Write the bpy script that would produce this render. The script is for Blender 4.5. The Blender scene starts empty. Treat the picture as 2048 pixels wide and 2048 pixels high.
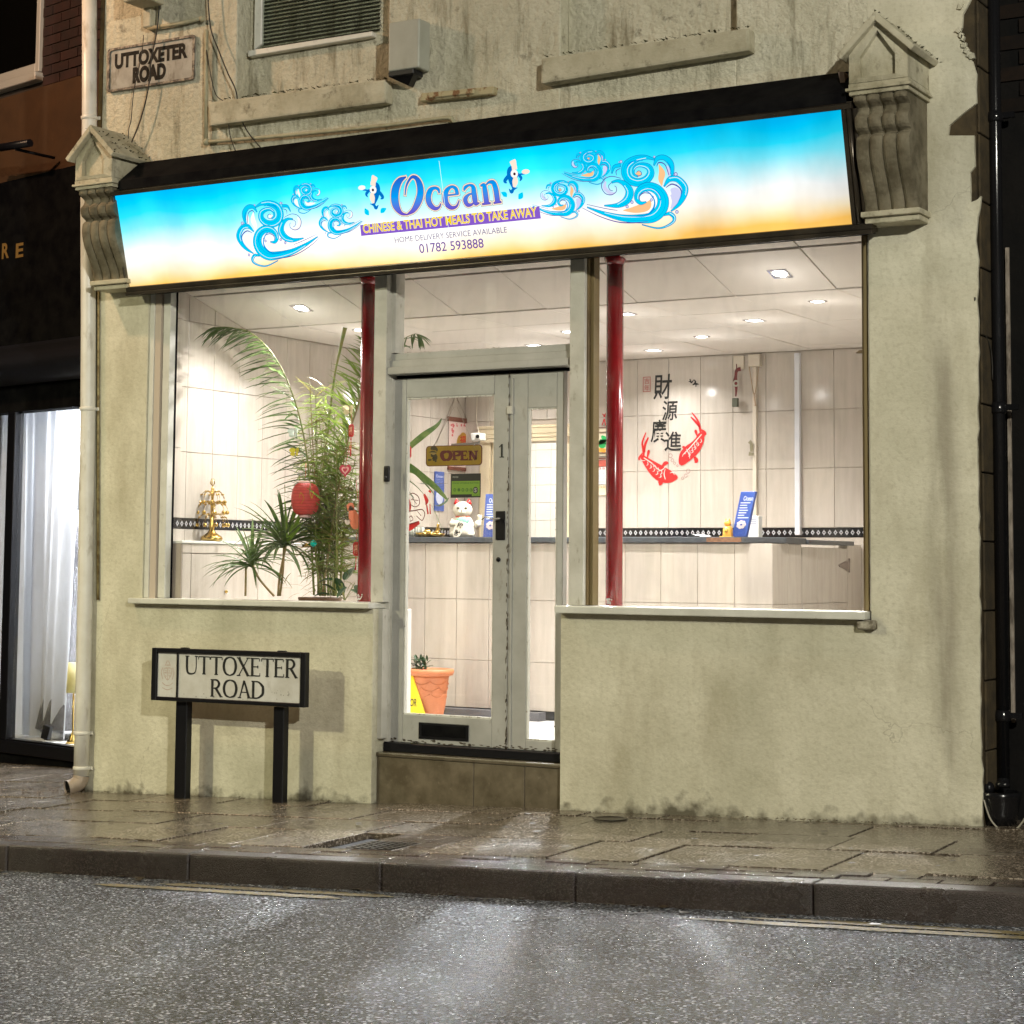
import bpy, bmesh, math, random
from mathutils import Vector, Matrix
random.seed(7)
R = math.radians
S = bpy.context.scene
COL = S.collection
# ------------------------------------------------------------------ camera
CAM = Vector((5.16, -8.93, 1.2835))
F, PPX, PPY = 3865.2, 1024.0, 812.9
def _axes(yaw, pitch, roll):
    f = Vector((-math.sin(yaw)*math.cos(pitch), math.cos(yaw)*math.cos(pitch), math.sin(pitch)))
    rt = Vector((math.cos(yaw), math.sin(yaw), 0)); dn = f.cross(rt)
    c, s = math.cos(roll), math.sin(roll)
    return c*rt+s*dn, -s*rt+c*dn, f
AX, AY, AF = _axes(0.53377, 0.081455, -0.0079866)
cd = bpy.data.cameras.new('camera'); cam = bpy.data.objects.new('camera', cd); COL.objects.link(cam)
m = Matrix.Identity(4)
for i, v in enumerate((AX, -AY, -AF)):
    for j in range(3): m[j][i] = v[j]
m.translation = CAM
cam.matrix_world = m
cd.sensor_width = 36; cd.lens = F/2048*36; cd.shift_y = -(1024-PPY)/2048
cd.clip_start = 0.1; cd.clip_end = 500
S.camera = cam
# ------------------------------------------------------------------ world, exposure
W = bpy.data.worlds.new('World'); S.world = W; W.use_nodes = True
wn = W.node_tree
sky = wn.nodes.new('ShaderNodeTexSky'); sky.sky_type = 'NISHITA'; sky.sun_disc = False
sky.sun_elevation = R(-4); sky.sun_rotation = R(200)
wn.links.new(sky.outputs[0], wn.nodes['Background'].inputs[0]); wn.nodes['Background'].inputs[1].default_value = 0.05
S.view_settings.view_transform = 'Standard'; S.view_settings.look = 'None'
S.view_settings.exposure = 0.0; S.view_settings.gamma = 1.0
S.view_settings.use_curve_mapping = False
try:
    S.cycles.use_denoising = True; S.cycles.denoiser = 'OPENIMAGEDENOISE'
    S.cycles.max_bounces = 8; S.cycles.diffuse_bounces = 4; S.cycles.glossy_bounces = 4
    S.cycles.transparent_max_bounces = 24; S.cycles.transmission_bounces = 4
    S.cycles.sample_clamp_indirect = 4; S.cycles.caustics_reflective = False; S.cycles.caustics_refractive = False
except Exception: pass
def point_light(name, loc, power, color, r=.1):
    l = bpy.data.lights.new(name, 'POINT'); l.energy = power; l.color = color; l.shadow_soft_size = r
    o = bpy.data.objects.new(name, l); o.location = loc; COL.objects.link(o); return o
def spot_light(name, loc, aim, power, color, deg, blend=.5, r=.03):
    l = bpy.data.lights.new(name, 'SPOT'); l.energy = power; l.color = color; l.spot_size = R(deg); l.spot_blend = blend; l.shadow_soft_size = r
    o = bpy.data.objects.new(name, l); o.location = loc; o.rotation_euler = (Vector(aim)-Vector(loc)).to_track_quat('-Z', 'Y').to_euler(); COL.objects.link(o); return o
def area_light(name, loc, power, color, size, rot=(0, 0, 0), spread=180, shape='DISK', size_y=None):
    l = bpy.data.lights.new(name, 'AREA'); l.energy = power; l.color = color; l.shape = shape; l.size = size
    if size_y: l.size_y = size_y
    l.spread = R(spread)
    o = bpy.data.objects.new(name, l); o.location = loc; o.rotation_euler = rot; COL.objects.link(o); return o
# street lamps (outside the frame; their posts are built further down)
LAMPS = [((9.6, -10.0, 6.0), 4900, (1.0, .96, .84)), ((-4.3, -5.5, 4.2), 430, (1.0, .93, .60)), ((-7.2, -8.0, 7.8), 260, (1.0, .94, .66))]
for k, (p, e, c) in enumerate(LAMPS):
    if k == 0: point_light('street_lamp_light', (p[0], p[1], p[2]-.16), e, c, .09)
    else: area_light('street_lamp_light', (p[0], p[1], p[2]-.02), e, c, .24)       # flat cut-off lanterns: light goes down, little sideways
point_light('wall_lamp_light', (-4.6, -1.7, 5.75), 330, (1.0, .62, .38), .08)
DOWN_W = 13.0
# ------------------------------------------------------------------ pixel -> place helpers (photo measured, 2048 px)
def ray(px, py): return AX*(px-PPX)+AY*(py-PPY)+AF*F
def at(px, py, Y=0.0):
    d = ray(px, py); return CAM+d*((Y-CAM.y)/d.y)
def atx(px, py, X):
    d = ray(px, py); return CAM+d*((X-CAM.x)/d.x)
def atz(px, py, Z):
    d = ray(px, py); return CAM+d*((Z-CAM.z)/d.z)
class PF:                                    # a flat thing's own plane: origin, two axes, normal
    def __init__(s, o, U, V): s.o = Vector(o); s.U = Vector(U).normalized(); s.V = Vector(V).normalized(); s.N = s.U.cross(s.V).normalized()
    def at(s, px, py, n=0.0):
        d = ray(px, py); o = s.o+s.N*n; t = (o-CAM).dot(s.N)/d.dot(s.N); p = CAM+d*t-s.o
        return (p.dot(s.U), p.dot(s.V))
    def pt(s, u, v, n=0.0): return s.o+s.U*u+s.V*v+s.N*n
# ------------------------------------------------------------------ materials
MATS = {}
def mat(name, col, rough=.6, metal=0., col2=None, scale=8., stretch=(1, 1, 1), mix=.5, bump=0., bscale=60., bdist=.002,
        spec=.5, rand=0., grime=None, coat=0., sheen=0., detail=6, contrast=(.35, .65), rough2=None, subs=0., trans=0.):
    if name in MATS: return MATS[name]
    M = bpy.data.materials.new(name); M.use_nodes = True; t = M.node_tree; n = t.nodes; L = t.links
    b = n['Principled BSDF']
    b.inputs['Roughness'].default_value = rough; b.inputs['Metallic'].default_value = metal
    b.inputs['Specular IOR Level'].default_value = spec
    if coat: b.inputs['Coat Weight'].default_value = coat; b.inputs['Coat Roughness'].default_value = .08
    if sheen: b.inputs['Sheen Weight'].default_value = sheen
    if subs: b.inputs['Subsurface Weight'].default_value = subs; b.inputs['Subsurface Scale'].default_value = .02
    g = n.new('ShaderNodeNewGeometry'); mp = n.new('ShaderNodeMapping'); L.new(g.outputs['Position'], mp.inputs[0])
    mp.inputs['Scale'].default_value = stretch
    base = None
    def rgb(c): r_ = n.new('ShaderNodeRGB'); r_.outputs[0].default_value = (*c, 1); return r_.outputs[0]
    cur = rgb(col)
    if col2:
        nz = n.new('ShaderNodeTexNoise'); nz.inputs['Scale'].default_value = scale; nz.inputs['Detail'].default_value = detail; nz.inputs['Roughness'].default_value = .6
        L.new(mp.outputs[0], nz.inputs[0])
        cr = n.new('ShaderNodeMapRange'); cr.inputs[1].default_value = contrast[0]; cr.inputs[2].default_value = contrast[1]
        L.new(nz.outputs['Fac'], cr.inputs[0])
        mx = n.new('ShaderNodeMix'); mx.data_type = 'RGBA'; L.new(cr.outputs[0], mx.inputs[0]); L.new(cur, mx.inputs[6]); L.new(rgb(col2), mx.inputs[7])
        cur = mx.outputs[2]
        if rough2 is not None:
            rr = n.new('ShaderNodeMapRange'); rr.inputs[3].default_value = rough; rr.inputs[4].default_value = rough2
            L.new(cr.outputs[0], rr.inputs[0]); L.new(rr.outputs[0], b.inputs['Roughness'])
    if rand:
        oi = n.new('ShaderNodeObjectInfo'); h = n.new('ShaderNodeHueSaturation')
        a = n.new('ShaderNodeMapRange'); a.inputs[3].default_value = 1-rand; a.inputs[4].default_value = 1+rand
        L.new(oi.outputs['Random'], a.inputs[0]); L.new(a.outputs[0], h.inputs['Value']); L.new(cur, h.inputs['Color']); cur = h.outputs[0]
    if grime:                                  # dirt patches with a shape of their own
        for (gc, gs, gst, lo, hi, amt) in grime:
            m2 = n.new('ShaderNodeMapping'); L.new(g.outputs['Position'], m2.inputs[0]); m2.inputs['Scale'].default_value = gst
            z = n.new('ShaderNodeTexNoise'); z.inputs['Scale'].default_value = gs; z.inputs['Detail'].default_value = 9; z.inputs['Roughness'].default_value = .65
            L.new(m2.outputs[0], z.inputs[0])
            c2 = n.new('ShaderNodeMapRange'); c2.inputs[1].default_value = lo; c2.inputs[2].default_value = hi; c2.inputs[4].default_value = amt
            L.new(z.outputs['Fac'], c2.inputs[0])
            mx = n.new('ShaderNodeMix'); mx.data_type = 'RGBA'; L.new(c2.outputs[0], mx.inputs[0]); L.new(cur, mx.inputs[6]); L.new(rgb(gc), mx.inputs[7]); cur = mx.outputs[2]
    L.new(cur, b.inputs['Base Color'])
    if trans:
        tr = n.new('ShaderNodeBsdfTranslucent'); ms = n.new('ShaderNodeMixShader'); ms.inputs[0].default_value = trans
        L.new(cur, tr.inputs[0]); L.new(b.outputs[0], ms.inputs[1]); L.new(tr.outputs[0], ms.inputs[2]); L.new(ms.outputs[0], n['Material Output'].inputs[0])
    if bump:
        z = n.new('ShaderNodeTexNoise'); z.inputs['Scale'].default_value = bscale; z.inputs['Detail'].default_value = 7; z.inputs['Roughness'].default_value = .62
        L.new(g.outputs['Position'], z.inputs[0])
        bp = n.new('ShaderNodeBump'); bp.inputs['Strength'].default_value = bump; bp.inputs['Distance'].default_value = bdist
        L.new(z.outputs['Fac'], bp.inputs['Height']); L.new(bp.outputs[0], b.inputs['Normal'])
    MATS[name] = M
    return M
def emit(name, col, strength=1.):
    if name in MATS: return MATS[name]
    M = bpy.data.materials.new(name); M.use_nodes = True; t = M.node_tree
    t.nodes.remove(t.nodes['Principled BSDF']); e = t.nodes.new('ShaderNodeEmission')
    e.inputs[0].default_value = (*col, 1); e.inputs[1].default_value = strength
    t.links.new(e.outputs[0], t.nodes['Material Output'].inputs[0]); MATS[name] = M; return M
def glass(name, tint=(1, 1, 1), rough=.0, ior=1.45, extra=0.):
    if name in MATS: return MATS[name]
    M = bpy.data.materials.new(name); M.use_nodes = True; t = M.node_tree; n = t.nodes; L = t.links
    n.remove(n['Principled BSDF'])
    tr = n.new('ShaderNodeBsdfTransparent'); tr.inputs[0].default_value = (*tint, 1)
    gl = n.new('ShaderNodeBsdfGlossy'); gl.inputs['Roughness'].default_value = rough
    g = n.new('ShaderNodeNewGeometry'); dt = n.new('ShaderNodeVectorMath'); dt.operation = 'DOT_PRODUCT'; L.new(g.outputs['Normal'], dt.inputs[0]); L.new(g.outputs['Incoming'], dt.inputs[1])
    def ma(op, a, b): x = n.new('ShaderNodeMath'); x.operation = op; [L.new(q, x.inputs[k]) if not isinstance(q, float) else setattr(x.inputs[k], 'default_value', q) for k, q in enumerate((a, b))]; return x.outputs[0]
    ab = ma('ABSOLUTE', dt.outputs['Value'], 0.); fr = ma('POWER', ma('SUBTRACT', 1., ab), 5.); fr = ma('ADD', ma('MULTIPLY', fr, .9), .035+extra)   # Schlick's reflectance of one face
    mx = n.new('ShaderNodeMixShader'); L.new(fr, mx.inputs[0])
    L.new(tr.outputs[0], mx.inputs[1]); L.new(gl.outputs[0], mx.inputs[2]); L.new(mx.outputs[0], n['Material Output'].inputs[0])
    if name == 'window_glass':                  # a thin film of dirt and wiped smears
        df = n.new('ShaderNodeBsdfDiffuse'); df.inputs[0].default_value = (.7, .68, .62, 1); mp = n.new('ShaderNodeMapping'); mp.inputs['Scale'].default_value = (1.3, 1, .6); mp.inputs['Rotation'].default_value = (0, .6, 0)
        z = n.new('ShaderNodeTexNoise'); z.inputs['Scale'].default_value = 5.; z.inputs['Detail'].default_value = 9; z.inputs['Distortion'].default_value = 1.2; L.new(g.outputs['Position'], mp.inputs[0]); L.new(mp.outputs[0], z.inputs[0])
        r_ = n.new('ShaderNodeMapRange'); r_.inputs[1].default_value = .45; r_.inputs[2].default_value = .8; r_.inputs[3].default_value = .003; r_.inputs[4].default_value = .05; L.new(z.outputs['Fac'], r_.inputs[0])
        m3 = n.new('ShaderNodeMixShader'); L.new(r_.outputs[0], m3.inputs[0]); L.new(mx.outputs[0], m3.inputs[1]); L.new(df.outputs[0], m3.inputs[2]); L.new(m3.outputs[0], n['Material Output'].inputs[0])
    MATS[name] = M; return M

DIRT = (.075, .062, .035)
GRN = (.12, .12, .05)
def plaster_mat(name, top):
    M = mat(name, (.66, .635, .50), .82, col2=(.53, .51, .385), scale=2.6, mix=.5, bump=.45 if not top else 1., bscale=34 if not top else 22, bdist=.014 if not top else .026,
            grime=[((.30, .265, .165), 3.0, (1, 1, .35), .50, .74, .6), ((.22, .21, .13), 1.1, (1.2, 1, .5), .52, .76, .32), ((.34, .31, .21), 38., (1, 1, 1), .5, .75, .5)] +
                  ([(DIRT, 9., (1, 1, 1), .60, .72, .75), ((.13, .11, .055), 5., (2.2, 1, .35), .53, .70, .75), ((.15, .13, .07), 60., (1, 1, 1), .58, .72, .6)] if top else [((.2, .17, .1), 30., (1, 1, .5), .66, .8, .4)]))
    t = M.node_tree; n = t.nodes; L = t.links
    b = n['Principled BSDF']; cur = b.inputs['Base Color'].links[0].from_socket
    # damp, mossy splash band that follows the pavement line
    g = n.new('ShaderNodeNewGeometry'); s = n.new('ShaderNodeSeparateXYZ'); L.new(g.outputs['Position'], s.inputs[0])
    a = n.new('ShaderNodeMath'); a.operation = 'MULTIPLY_ADD'; L.new(s.outputs[0], a.inputs[0]); a.inputs[1].default_value = -.0362; L.new(s.outputs[2], a.inputs[2])
    z = n.new('ShaderNodeTexNoise'); z.inputs['Scale'].default_value = 14; z.inputs['Detail'].default_value = 8; L.new(g.outputs['Position'], z.inputs[0])
    c = n.new('ShaderNodeMath'); c.operation = 'MULTIPLY_ADD'; L.new(z.outputs['Fac'], c.inputs[0]); c.inputs[1].default_value = -.24; L.new(a.outputs[0], c.inputs[2])
    r = n.new('ShaderNodeMapRange'); r.inputs[1].default_value = -.125; r.inputs[2].default_value = -.045; r.inputs[3].default_value = .9; r.inputs[4].default_value = 0
    L.new(c.outputs[0], r.inputs[0])
    lo_ = n.new('ShaderNodeTexNoise'); lo_.inputs['Scale'].default_value = 1.7; lo_.inputs['Detail'].default_value = 3; L.new(g.outputs['Position'], lo_.inputs[0])
    c2 = n.new('ShaderNodeMath'); c2.operation = 'MULTIPLY_ADD'; L.new(lo_.outputs['Fac'], c2.inputs[0]); c2.inputs[1].default_value = -.26; L.new(c.outputs[0], c2.inputs[2]); c3 = n.new('ShaderNodeMath'); c3.operation = 'ADD'; L.new(c2.outputs[0], c3.inputs[0]); c3.inputs[1].default_value = .158; L.new(c3.outputs[0], r.inputs[0])
    # run-off streak down the right pier
    rs_ = n.new('ShaderNodeTexNoise'); rs_.inputs['Scale'].default_value = 3.; rs_.inputs['Detail'].default_value = 7; ms_ = n.new('ShaderNodeMapping'); ms_.inputs['Scale'].default_value = (3, 1, .5); L.new(g.outputs['Position'], ms_.inputs[0]); L.new(ms_.outputs[0], rs_.inputs[0])
    dx = n.new('ShaderNodeMath'); dx.operation = 'SUBTRACT'; L.new(s.outputs[0], dx.inputs[0]); dx.inputs[1].default_value = 2.265; da = n.new('ShaderNodeMath'); da.operation = 'ABSOLUTE'; L.new(dx.outputs[0], da.inputs[0])
    d2 = n.new('ShaderNodeMapRange'); d2.inputs[1].default_value = .02; d2.inputs[2].default_value = .11; d2.inputs[3].default_value = .75; d2.inputs[4].default_value = 0; L.new(da.outputs[0], d2.inputs[0])
    n2 = n.new('ShaderNodeMapRange'); n2.inputs[1].default_value = .35; n2.inputs[2].default_value = .6; L.new(rs_.outputs['Fac'], n2.inputs[0])
    zt_ = n.new('ShaderNodeMapRange'); zt_.inputs[1].default_value = 2.9; zt_.inputs[2].default_value = 2.2; L.new(s.outputs[2], zt_.inputs[0])
    p1 = n.new('ShaderNodeMath'); p1.operation = 'MULTIPLY'; L.new(d2.outputs[0], p1.inputs[0]); L.new(n2.outputs[0], p1.inputs[1]); p2 = n.new('ShaderNodeMath'); p2.operation = 'MULTIPLY'; L.new(p1.outputs[0], p2.inputs[0]); L.new(zt_.outputs[0], p2.inputs[1])
    m0 = n.new('ShaderNodeMix'); m0.data_type = 'RGBA'; L.new(p2.outputs[0], m0.inputs[0]); L.new(cur, m0.inputs[6]); m0.inputs[7].default_value = (.27, .245, .18, 1); cur = m0.outputs[2]
    mx = n.new('ShaderNodeMix'); mx.data_type = 'RGBA'; L.new(r.outputs[0], mx.inputs[0]); L.new(cur, mx.inputs[6]); mx.inputs[7].default_value = (.07, .06, .035, 1)
    L.new(mx.outputs[2], b.inputs['Base Color'])
    # hairline cracks
    vo = n.new('ShaderNodeTexVoronoi'); vo.feature = 'DISTANCE_TO_EDGE'; vo.inputs['Scale'].default_value = 1.1
    nd = n.new('ShaderNodeTexNoise'); nd.inputs['Scale'].default_value = 5; nd.inputs['Detail'].default_value = 5
    L.new(g.outputs['Position'], nd.inputs[0]); vm = n.new('ShaderNodeVectorMath'); vm.operation = 'MULTIPLY_ADD'; vm.inputs[1].default_value = (.3, .3, .3)
    L.new(nd.outputs['Color'], vm.inputs[0]); L.new(g.outputs['Position'], vm.inputs[2]); L.new(vm.outputs[0], vo.inputs[0])
    r2 = n.new('ShaderNodeMapRange'); r2.inputs[1].default_value = 0.; r2.inputs[2].default_value = .0035; r2.inputs[3].default_value = .4; r2.inputs[4].default_value = 0.
    L.new(vo.outputs['Distance'], r2.inputs[0])
    nm = n.new('ShaderNodeTexNoise'); nm.inputs['Scale'].default_value = .9; L.new(g.outputs['Position'], nm.inputs[0])
    r3 = n.new('ShaderNodeMapRange'); r3.inputs[1].default_value = .58; r3.inputs[2].default_value = .66; L.new(nm.outputs['Fac'], r3.inputs[0])
    mu = n.new('ShaderNodeMath'); mu.operation = 'MULTIPLY'; L.new(r2.outputs[0], mu.inputs[0]); L.new(r3.outputs[0], mu.inputs[1])
    m3 = n.new('ShaderNodeMix'); m3.data_type = 'RGBA'; L.new(mu.outputs[0], m3.inputs[0]); L.new(mx.outputs[2], m3.inputs[6]); m3.inputs[7].default_value = (.12, .10, .06, 1)
    L.new(m3.outputs[2], b.inputs['Base Color'])
    return M
PL = plaster_mat('masonry_paint_low', False); PU = plaster_mat('masonry_paint_high', True)
STONE = mat('painted_stone', (.54, .51, .385), .8, col2=(.40, .37, .26), scale=5, bump=.8, bscale=30, bdist=.01,
            grime=[(DIRT, 12., (1, 1, 1), .55, .72, .8), ((.16, .145, .075), 4., (1, 1, .5), .5, .7, .6)])
OLDPAINT = mat('old_cream_gloss', (.60, .59, .53), .45, col2=(.48, .47, .41), scale=6, bump=.35, bscale=40, bdist=.004,
               grime=[((.22, .19, .13), 22., (1, 1, .5), .60, .72, .75), ((.05, .045, .035), 60., (1, 1, 1), .70, .76, .8)])
DOORP = mat('door_paint', (.42, .42, .395), .4, col2=(.34, .34, .315), scale=5, bump=.3, bscale=30, bdist=.004,
            grime=[((.22, .2, .15), 18., (1, 1, .5), .60, .75, .6), ((.7, .68, .6), 70., (1, 1, 1), .72, .76, .6)])
SILLP = mat('sill_paint', (.66, .66, .60), .35, col2=(.56, .56, .5), scale=7, bump=.2, bscale=50, grime=[((.25, .24, .2), 20., (1, 1, 1), .6, .75, .5)])
BROWNF = mat('dark_timber', (.10, .065, .03), .5, col2=(.22, .16, .07), scale=14, stretch=(1, 1, .2), bump=.3)
BLACKP = mat('black_paint', (.003, .003, .004), .8, spec=.04, col2=(.009, .009, .009), scale=9, bump=.2, bscale=50)
BLACKM = mat('black_metal', (.006, .006, .008), .35, spec=.3)
SIGNFR = mat('sign_trim', (.045, .038, .03), .3, metal=.6, col2=(.09, .075, .055), scale=5, bump=.1)
REDC = mat('red_gloss', (.26, .006, .010), .22, col2=(.20, .004, .008), scale=10, bump=.12, bscale=30, coat=.4)
WHITEP = mat('white_plastic', (.72, .72, .68), .4)
GREYP = mat('pale_grey_plastic', (.40, .41, .35), .5, col2=(.34, .345, .29), scale=5, grime=[((.2, .18, .12), 8., (1, 1, .3), .55, .75, .5)])
PIPEW = mat('pipe_paint', (.74, .73, .68), .4, col2=(.64, .62, .55), scale=6, grime=[((.2, .15, .07), 12., (1, 1, .3), .56, .7, .6)], bump=.2)
TILE = mat('wall_tile_glaze', (.57, .52, .46), .16, col2=(.49, .44, .38), scale=4, stretch=(6, 6, .5), detail=5, contrast=(.38, .72), rand=.035, spec=.5)
GROUT = mat('grout', (.50, .43, .355), .9)
BORD = mat('border_black', (.012, .012, .014), .15)
BORDW = mat('border_white', (.42, .42, .44), .3)
CEIL = mat('ceiling_tile_board', (.78, .73, .67), .85, col2=(.74, .69, .63), scale=3, bump=.25, bscale=150, bdist=.001, rand=.02)
GRID = mat('ceiling_void', (.05, .04, .035), .9)
KTILE = mat('kitchen_tile', (.82, .80, .74), .2, rand=.02)
FLOORM = mat('shop_floor', (.74, .73, .71), .3, col2=(.66, .65, .63), scale=6)
BRASS = mat('polished_brass', (.75, .52, .16), .2, metal=1., col2=(.55, .36, .10), scale=30)
CHROME = mat('chrome', (.6, .6, .62), .2, metal=1.)
TERRA = mat('terracotta_plastic', (.58, .20, .08), .5, col2=(.50, .17, .07), scale=8)
YEL = mat('yellow_plastic', (.80, .66, .02), .4)
GREENL = mat('palm_leaf', (.13, .22, .035), .42, col2=(.22, .28, .06), scale=12, rand=.1, trans=.35)
GREEND = mat('dark_leaf', (.02, .065, .02), .3, col2=(.03, .09, .03), scale=10, trans=.12)
GREENS = mat('strap_leaf', (.055, .12, .03), .38, col2=(.14, .20, .06), scale=20, trans=.25)
STEM = mat('dry_stem', (.30, .20, .09), .6, col2=(.16, .14, .05), scale=30)
STEMG = mat('green_stem', (.12, .19, .03), .45, col2=(.22, .20, .06), scale=25)
RED = mat('red_paper', (.62, .02, .02), .45, col2=(.50, .015, .015), scale=20)
PINKL = mat('lantern_silk', (.90, .20, .18), .5, col2=(.80, .13, .12), scale=18, trans=.6)
GOLD = mat('gold_foil', (.72, .46, .08), .3, metal=.7)
WHITE = mat('white_print', (.80, .80, .78), .45)
BLACK = mat('black_print', (.012, .012, .012), .5)
REDV = mat('red_vinyl', (.60, .012, .014), .4)
BLUE = mat('blue_card', (.035, .07, .30), .3, col2=(.06, .12, .42), scale=6)
CREAMP = mat('cream_paper', (.78, .70, .52), .6)
PINKP = mat('pink_paper', (.76, .60, .55), .6)
ORANGE = mat('orange_plastic', (.80, .30, .03), .4, col2=(.85, .42, .06), scale=30)
GREENP = mat('green_print', (.02, .42, .10), .5)
SIGNPL = mat('sign_enamel', (.62, .62, .60), .35, col2=(.50, .49, .45), scale=7, grime=[((.25, .23, .18), 14., (1, 1, .5), .58, .75, .5)])
IRONS = mat('old_iron_sign', (.33, .335, .30), .55, col2=(.22, .22, .19), scale=9, bump=.5, bscale=50, grime=[(DIRT, 16., (1, 1, .4), .52, .7, .8)])
STONED = mat('shaded_weathered_stone', (.21, .185, .125), .85, col2=(.10, .085, .05), scale=6, bump=.8, bscale=30, bdist=.01, grime=[(DIRT, 12., (1, 1, 1), .5, .7, .8)])  # darker copy of the stone: scroll shade put into the colour, plus dirt
RUST = mat('rusty_steel', (.42, .37, .22), .7, col2=(.20, .10, .04), scale=26, contrast=(.5, .62), bump=.8, bscale=60, bdist=.006)
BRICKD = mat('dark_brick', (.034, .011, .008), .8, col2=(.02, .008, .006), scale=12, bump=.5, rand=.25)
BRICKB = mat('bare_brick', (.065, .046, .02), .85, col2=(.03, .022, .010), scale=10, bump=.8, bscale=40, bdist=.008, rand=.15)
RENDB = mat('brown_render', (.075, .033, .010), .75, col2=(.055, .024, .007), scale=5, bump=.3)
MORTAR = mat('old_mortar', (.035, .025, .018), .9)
CURT = mat('sheer_curtain', (.80, .82, .86), .8, trans=.5)
SEQ = mat('sequin_cloth', (.45, .45, .47), .25, metal=.85, col2=(.12, .11, .11), scale=130, contrast=(.4, .6), bump=1., bscale=160, bdist=.01)
CABLE = mat('cable', (.02, .017, .012), .6)
GLASS = glass('window_glass')
SIGNGL = glass('sign_glazing')

# ------------------------------------------------------------------ mesh helpers
def wloc(o):
    v = Vector((0, 0, 0))
    while o is not None: v = v+o.location; o = o.parent
    return v
def clean(name): return name
class MB:
    def __init__(s): s.v = []; s.f = []; s.mi = []; s.cur = 0; s.sm = []
        
    def mark(s, smooth=False):
        while len(s.mi) < len(s.f): s.mi.append(s.cur); s.sm.append(smooth)
    def box(s, x0, x1, y0, y1, z0, z1, M=None):
        b = len(s.v); P = [(x, y, z) for z in (z0, z1) for y in (y0, y1) for x in (x0, x1)]
        if M: P = [tuple(M @ Vector(p)) for p in P]
        s.v += P
        s.f += [(b, b+2, b+3, b+1), (b+4, b+5, b+7, b+6), (b, b+1, b+5, b+4), (b+2, b+6, b+7, b+3), (b, b+4, b+6, b+2), (b+1, b+3, b+7, b+5)]; s.mark(); return s
    def cbox(s, c, d, ax=None):               # box by centre, half sizes, axes
        ax = ax or (Vector((1, 0, 0)), Vector((0, 1, 0)), Vector((0, 0, 1))); c = Vector(c); b = len(s.v)
        for k in (-1, 1):
            for j in (-1, 1):
                for i in (-1, 1): s.v.append(tuple(c+ax[0]*d[0]*i+ax[1]*d[1]*j+ax[2]*d[2]*k))
        s.f += [(b, b+2, b+3, b+1), (b+4, b+5, b+7, b+6), (b, b+1, b+5, b+4), (b+2, b+6, b+7, b+3), (b, b+4, b+6, b+2), (b+1, b+3, b+7, b+5)]; s.mark(); return s
    def poly(s, pts):
        b = len(s.v); s.v += [tuple(p) for p in pts]; s.f.append(tuple(range(b, b+len(pts)))); s.mark(); return s
    def prism(s, pts, d):                     # polygon points extruded by vector d
        d = Vector(d); n = len(pts); b = len(s.v); s.v += [tuple(Vector(p)) for p in pts]+[tuple(Vector(p)+d) for p in pts]
        s.f.append(tuple(range(b, b+n))[::-1]); s.f.append(tuple(range(b+n, b+2*n)))
        for i in range(n): j = (i+1) % n; s.f.append((b+i, b+j, b+n+j, b+n+i))
        s.mark(); return s
    def tube(s, pts, r, n=8, cap=True):
        pts = [Vector(p) for p in pts]; rs = r if isinstance(r, (list, tuple)) else [r]*len(pts); b0 = len(s.v); prev = None
        for i, p in enumerate(pts):
            t = (pts[min(i+1, len(pts)-1)]-pts[max(i-1, 0)])
            if t.length < 1e-9: t = Vector((0, 0, 1))
            t.normalize()
            if prev is None: a = t.orthogonal().normalized()
            else: a = (prev-t*prev.dot(t)); a = a.normalized() if a.length > 1e-6 else t.orthogonal().normalized()
            prev = a; c = t.cross(a)
            for k in range(n): th = 2*math.pi*k/n; s.v.append(tuple(p+(a*math.cos(th)+c*math.sin(th))*rs[i]))
        for i in range(len(pts)-1):
            for k in range(n): j = (k+1) % n; s.f.append((b0+i*n+k, b0+i*n+j, b0+(i+1)*n+j, b0+(i+1)*n+k))
        s.mark(True)
        if cap: s.f.append(tuple(range(b0, b0+n))[::-1]); e = b0+(len(pts)-1)*n; s.f.append(tuple(range(e, e+n))); s.mark()
        return s
    def lathe(s, prof, c, n=20, ax=None):     # prof [(r,z)...] round axis at c
        c = Vector(c); b0 = len(s.v); A = ax or (Vector((1, 0, 0)), Vector((0, 1, 0)), Vector((0, 0, 1)))
        for r, z in prof:
            for k in range(n): th = 2*math.pi*k/n; s.v.append(tuple(c+A[0]*r*math.cos(th)+A[1]*r*math.sin(th)+A[2]*z))
        for i in range(len(prof)-1):
            for k in range(n): j = (k+1) % n; s.f.append((b0+i*n+k, b0+i*n+j, b0+(i+1)*n+j, b0+(i+1)*n+k))
        s.mark(True); s.f.append(tuple(range(b0, b0+n))[::-1]); e = b0+(len(prof)-1)*n; s.f.append(tuple(range(e, e+n))); s.mark(); return s
    def ball(s, c, r, n=12, sc=(1, 1, 1)):
        prof = [(max(1e-4, r*math.sin(math.pi*i/8)), -r*math.cos(math.pi*i/8)) for i in range(9)]
        return s.lathe(prof, c, n, (Vector((sc[0], 0, 0)), Vector((0, sc[1], 0)), Vector((0, 0, sc[2]))))
    def strip(s, L_, R_):
        b = len(s.v); n = len(L_)
        for a, c in zip(L_, R_): s.v += [tuple(a), tuple(c)]
        for i in range(n-1): s.f.append((b+2*i, b+2*i+1, b+2*i+3, b+2*i+2))
        s.mark(); return s
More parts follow.
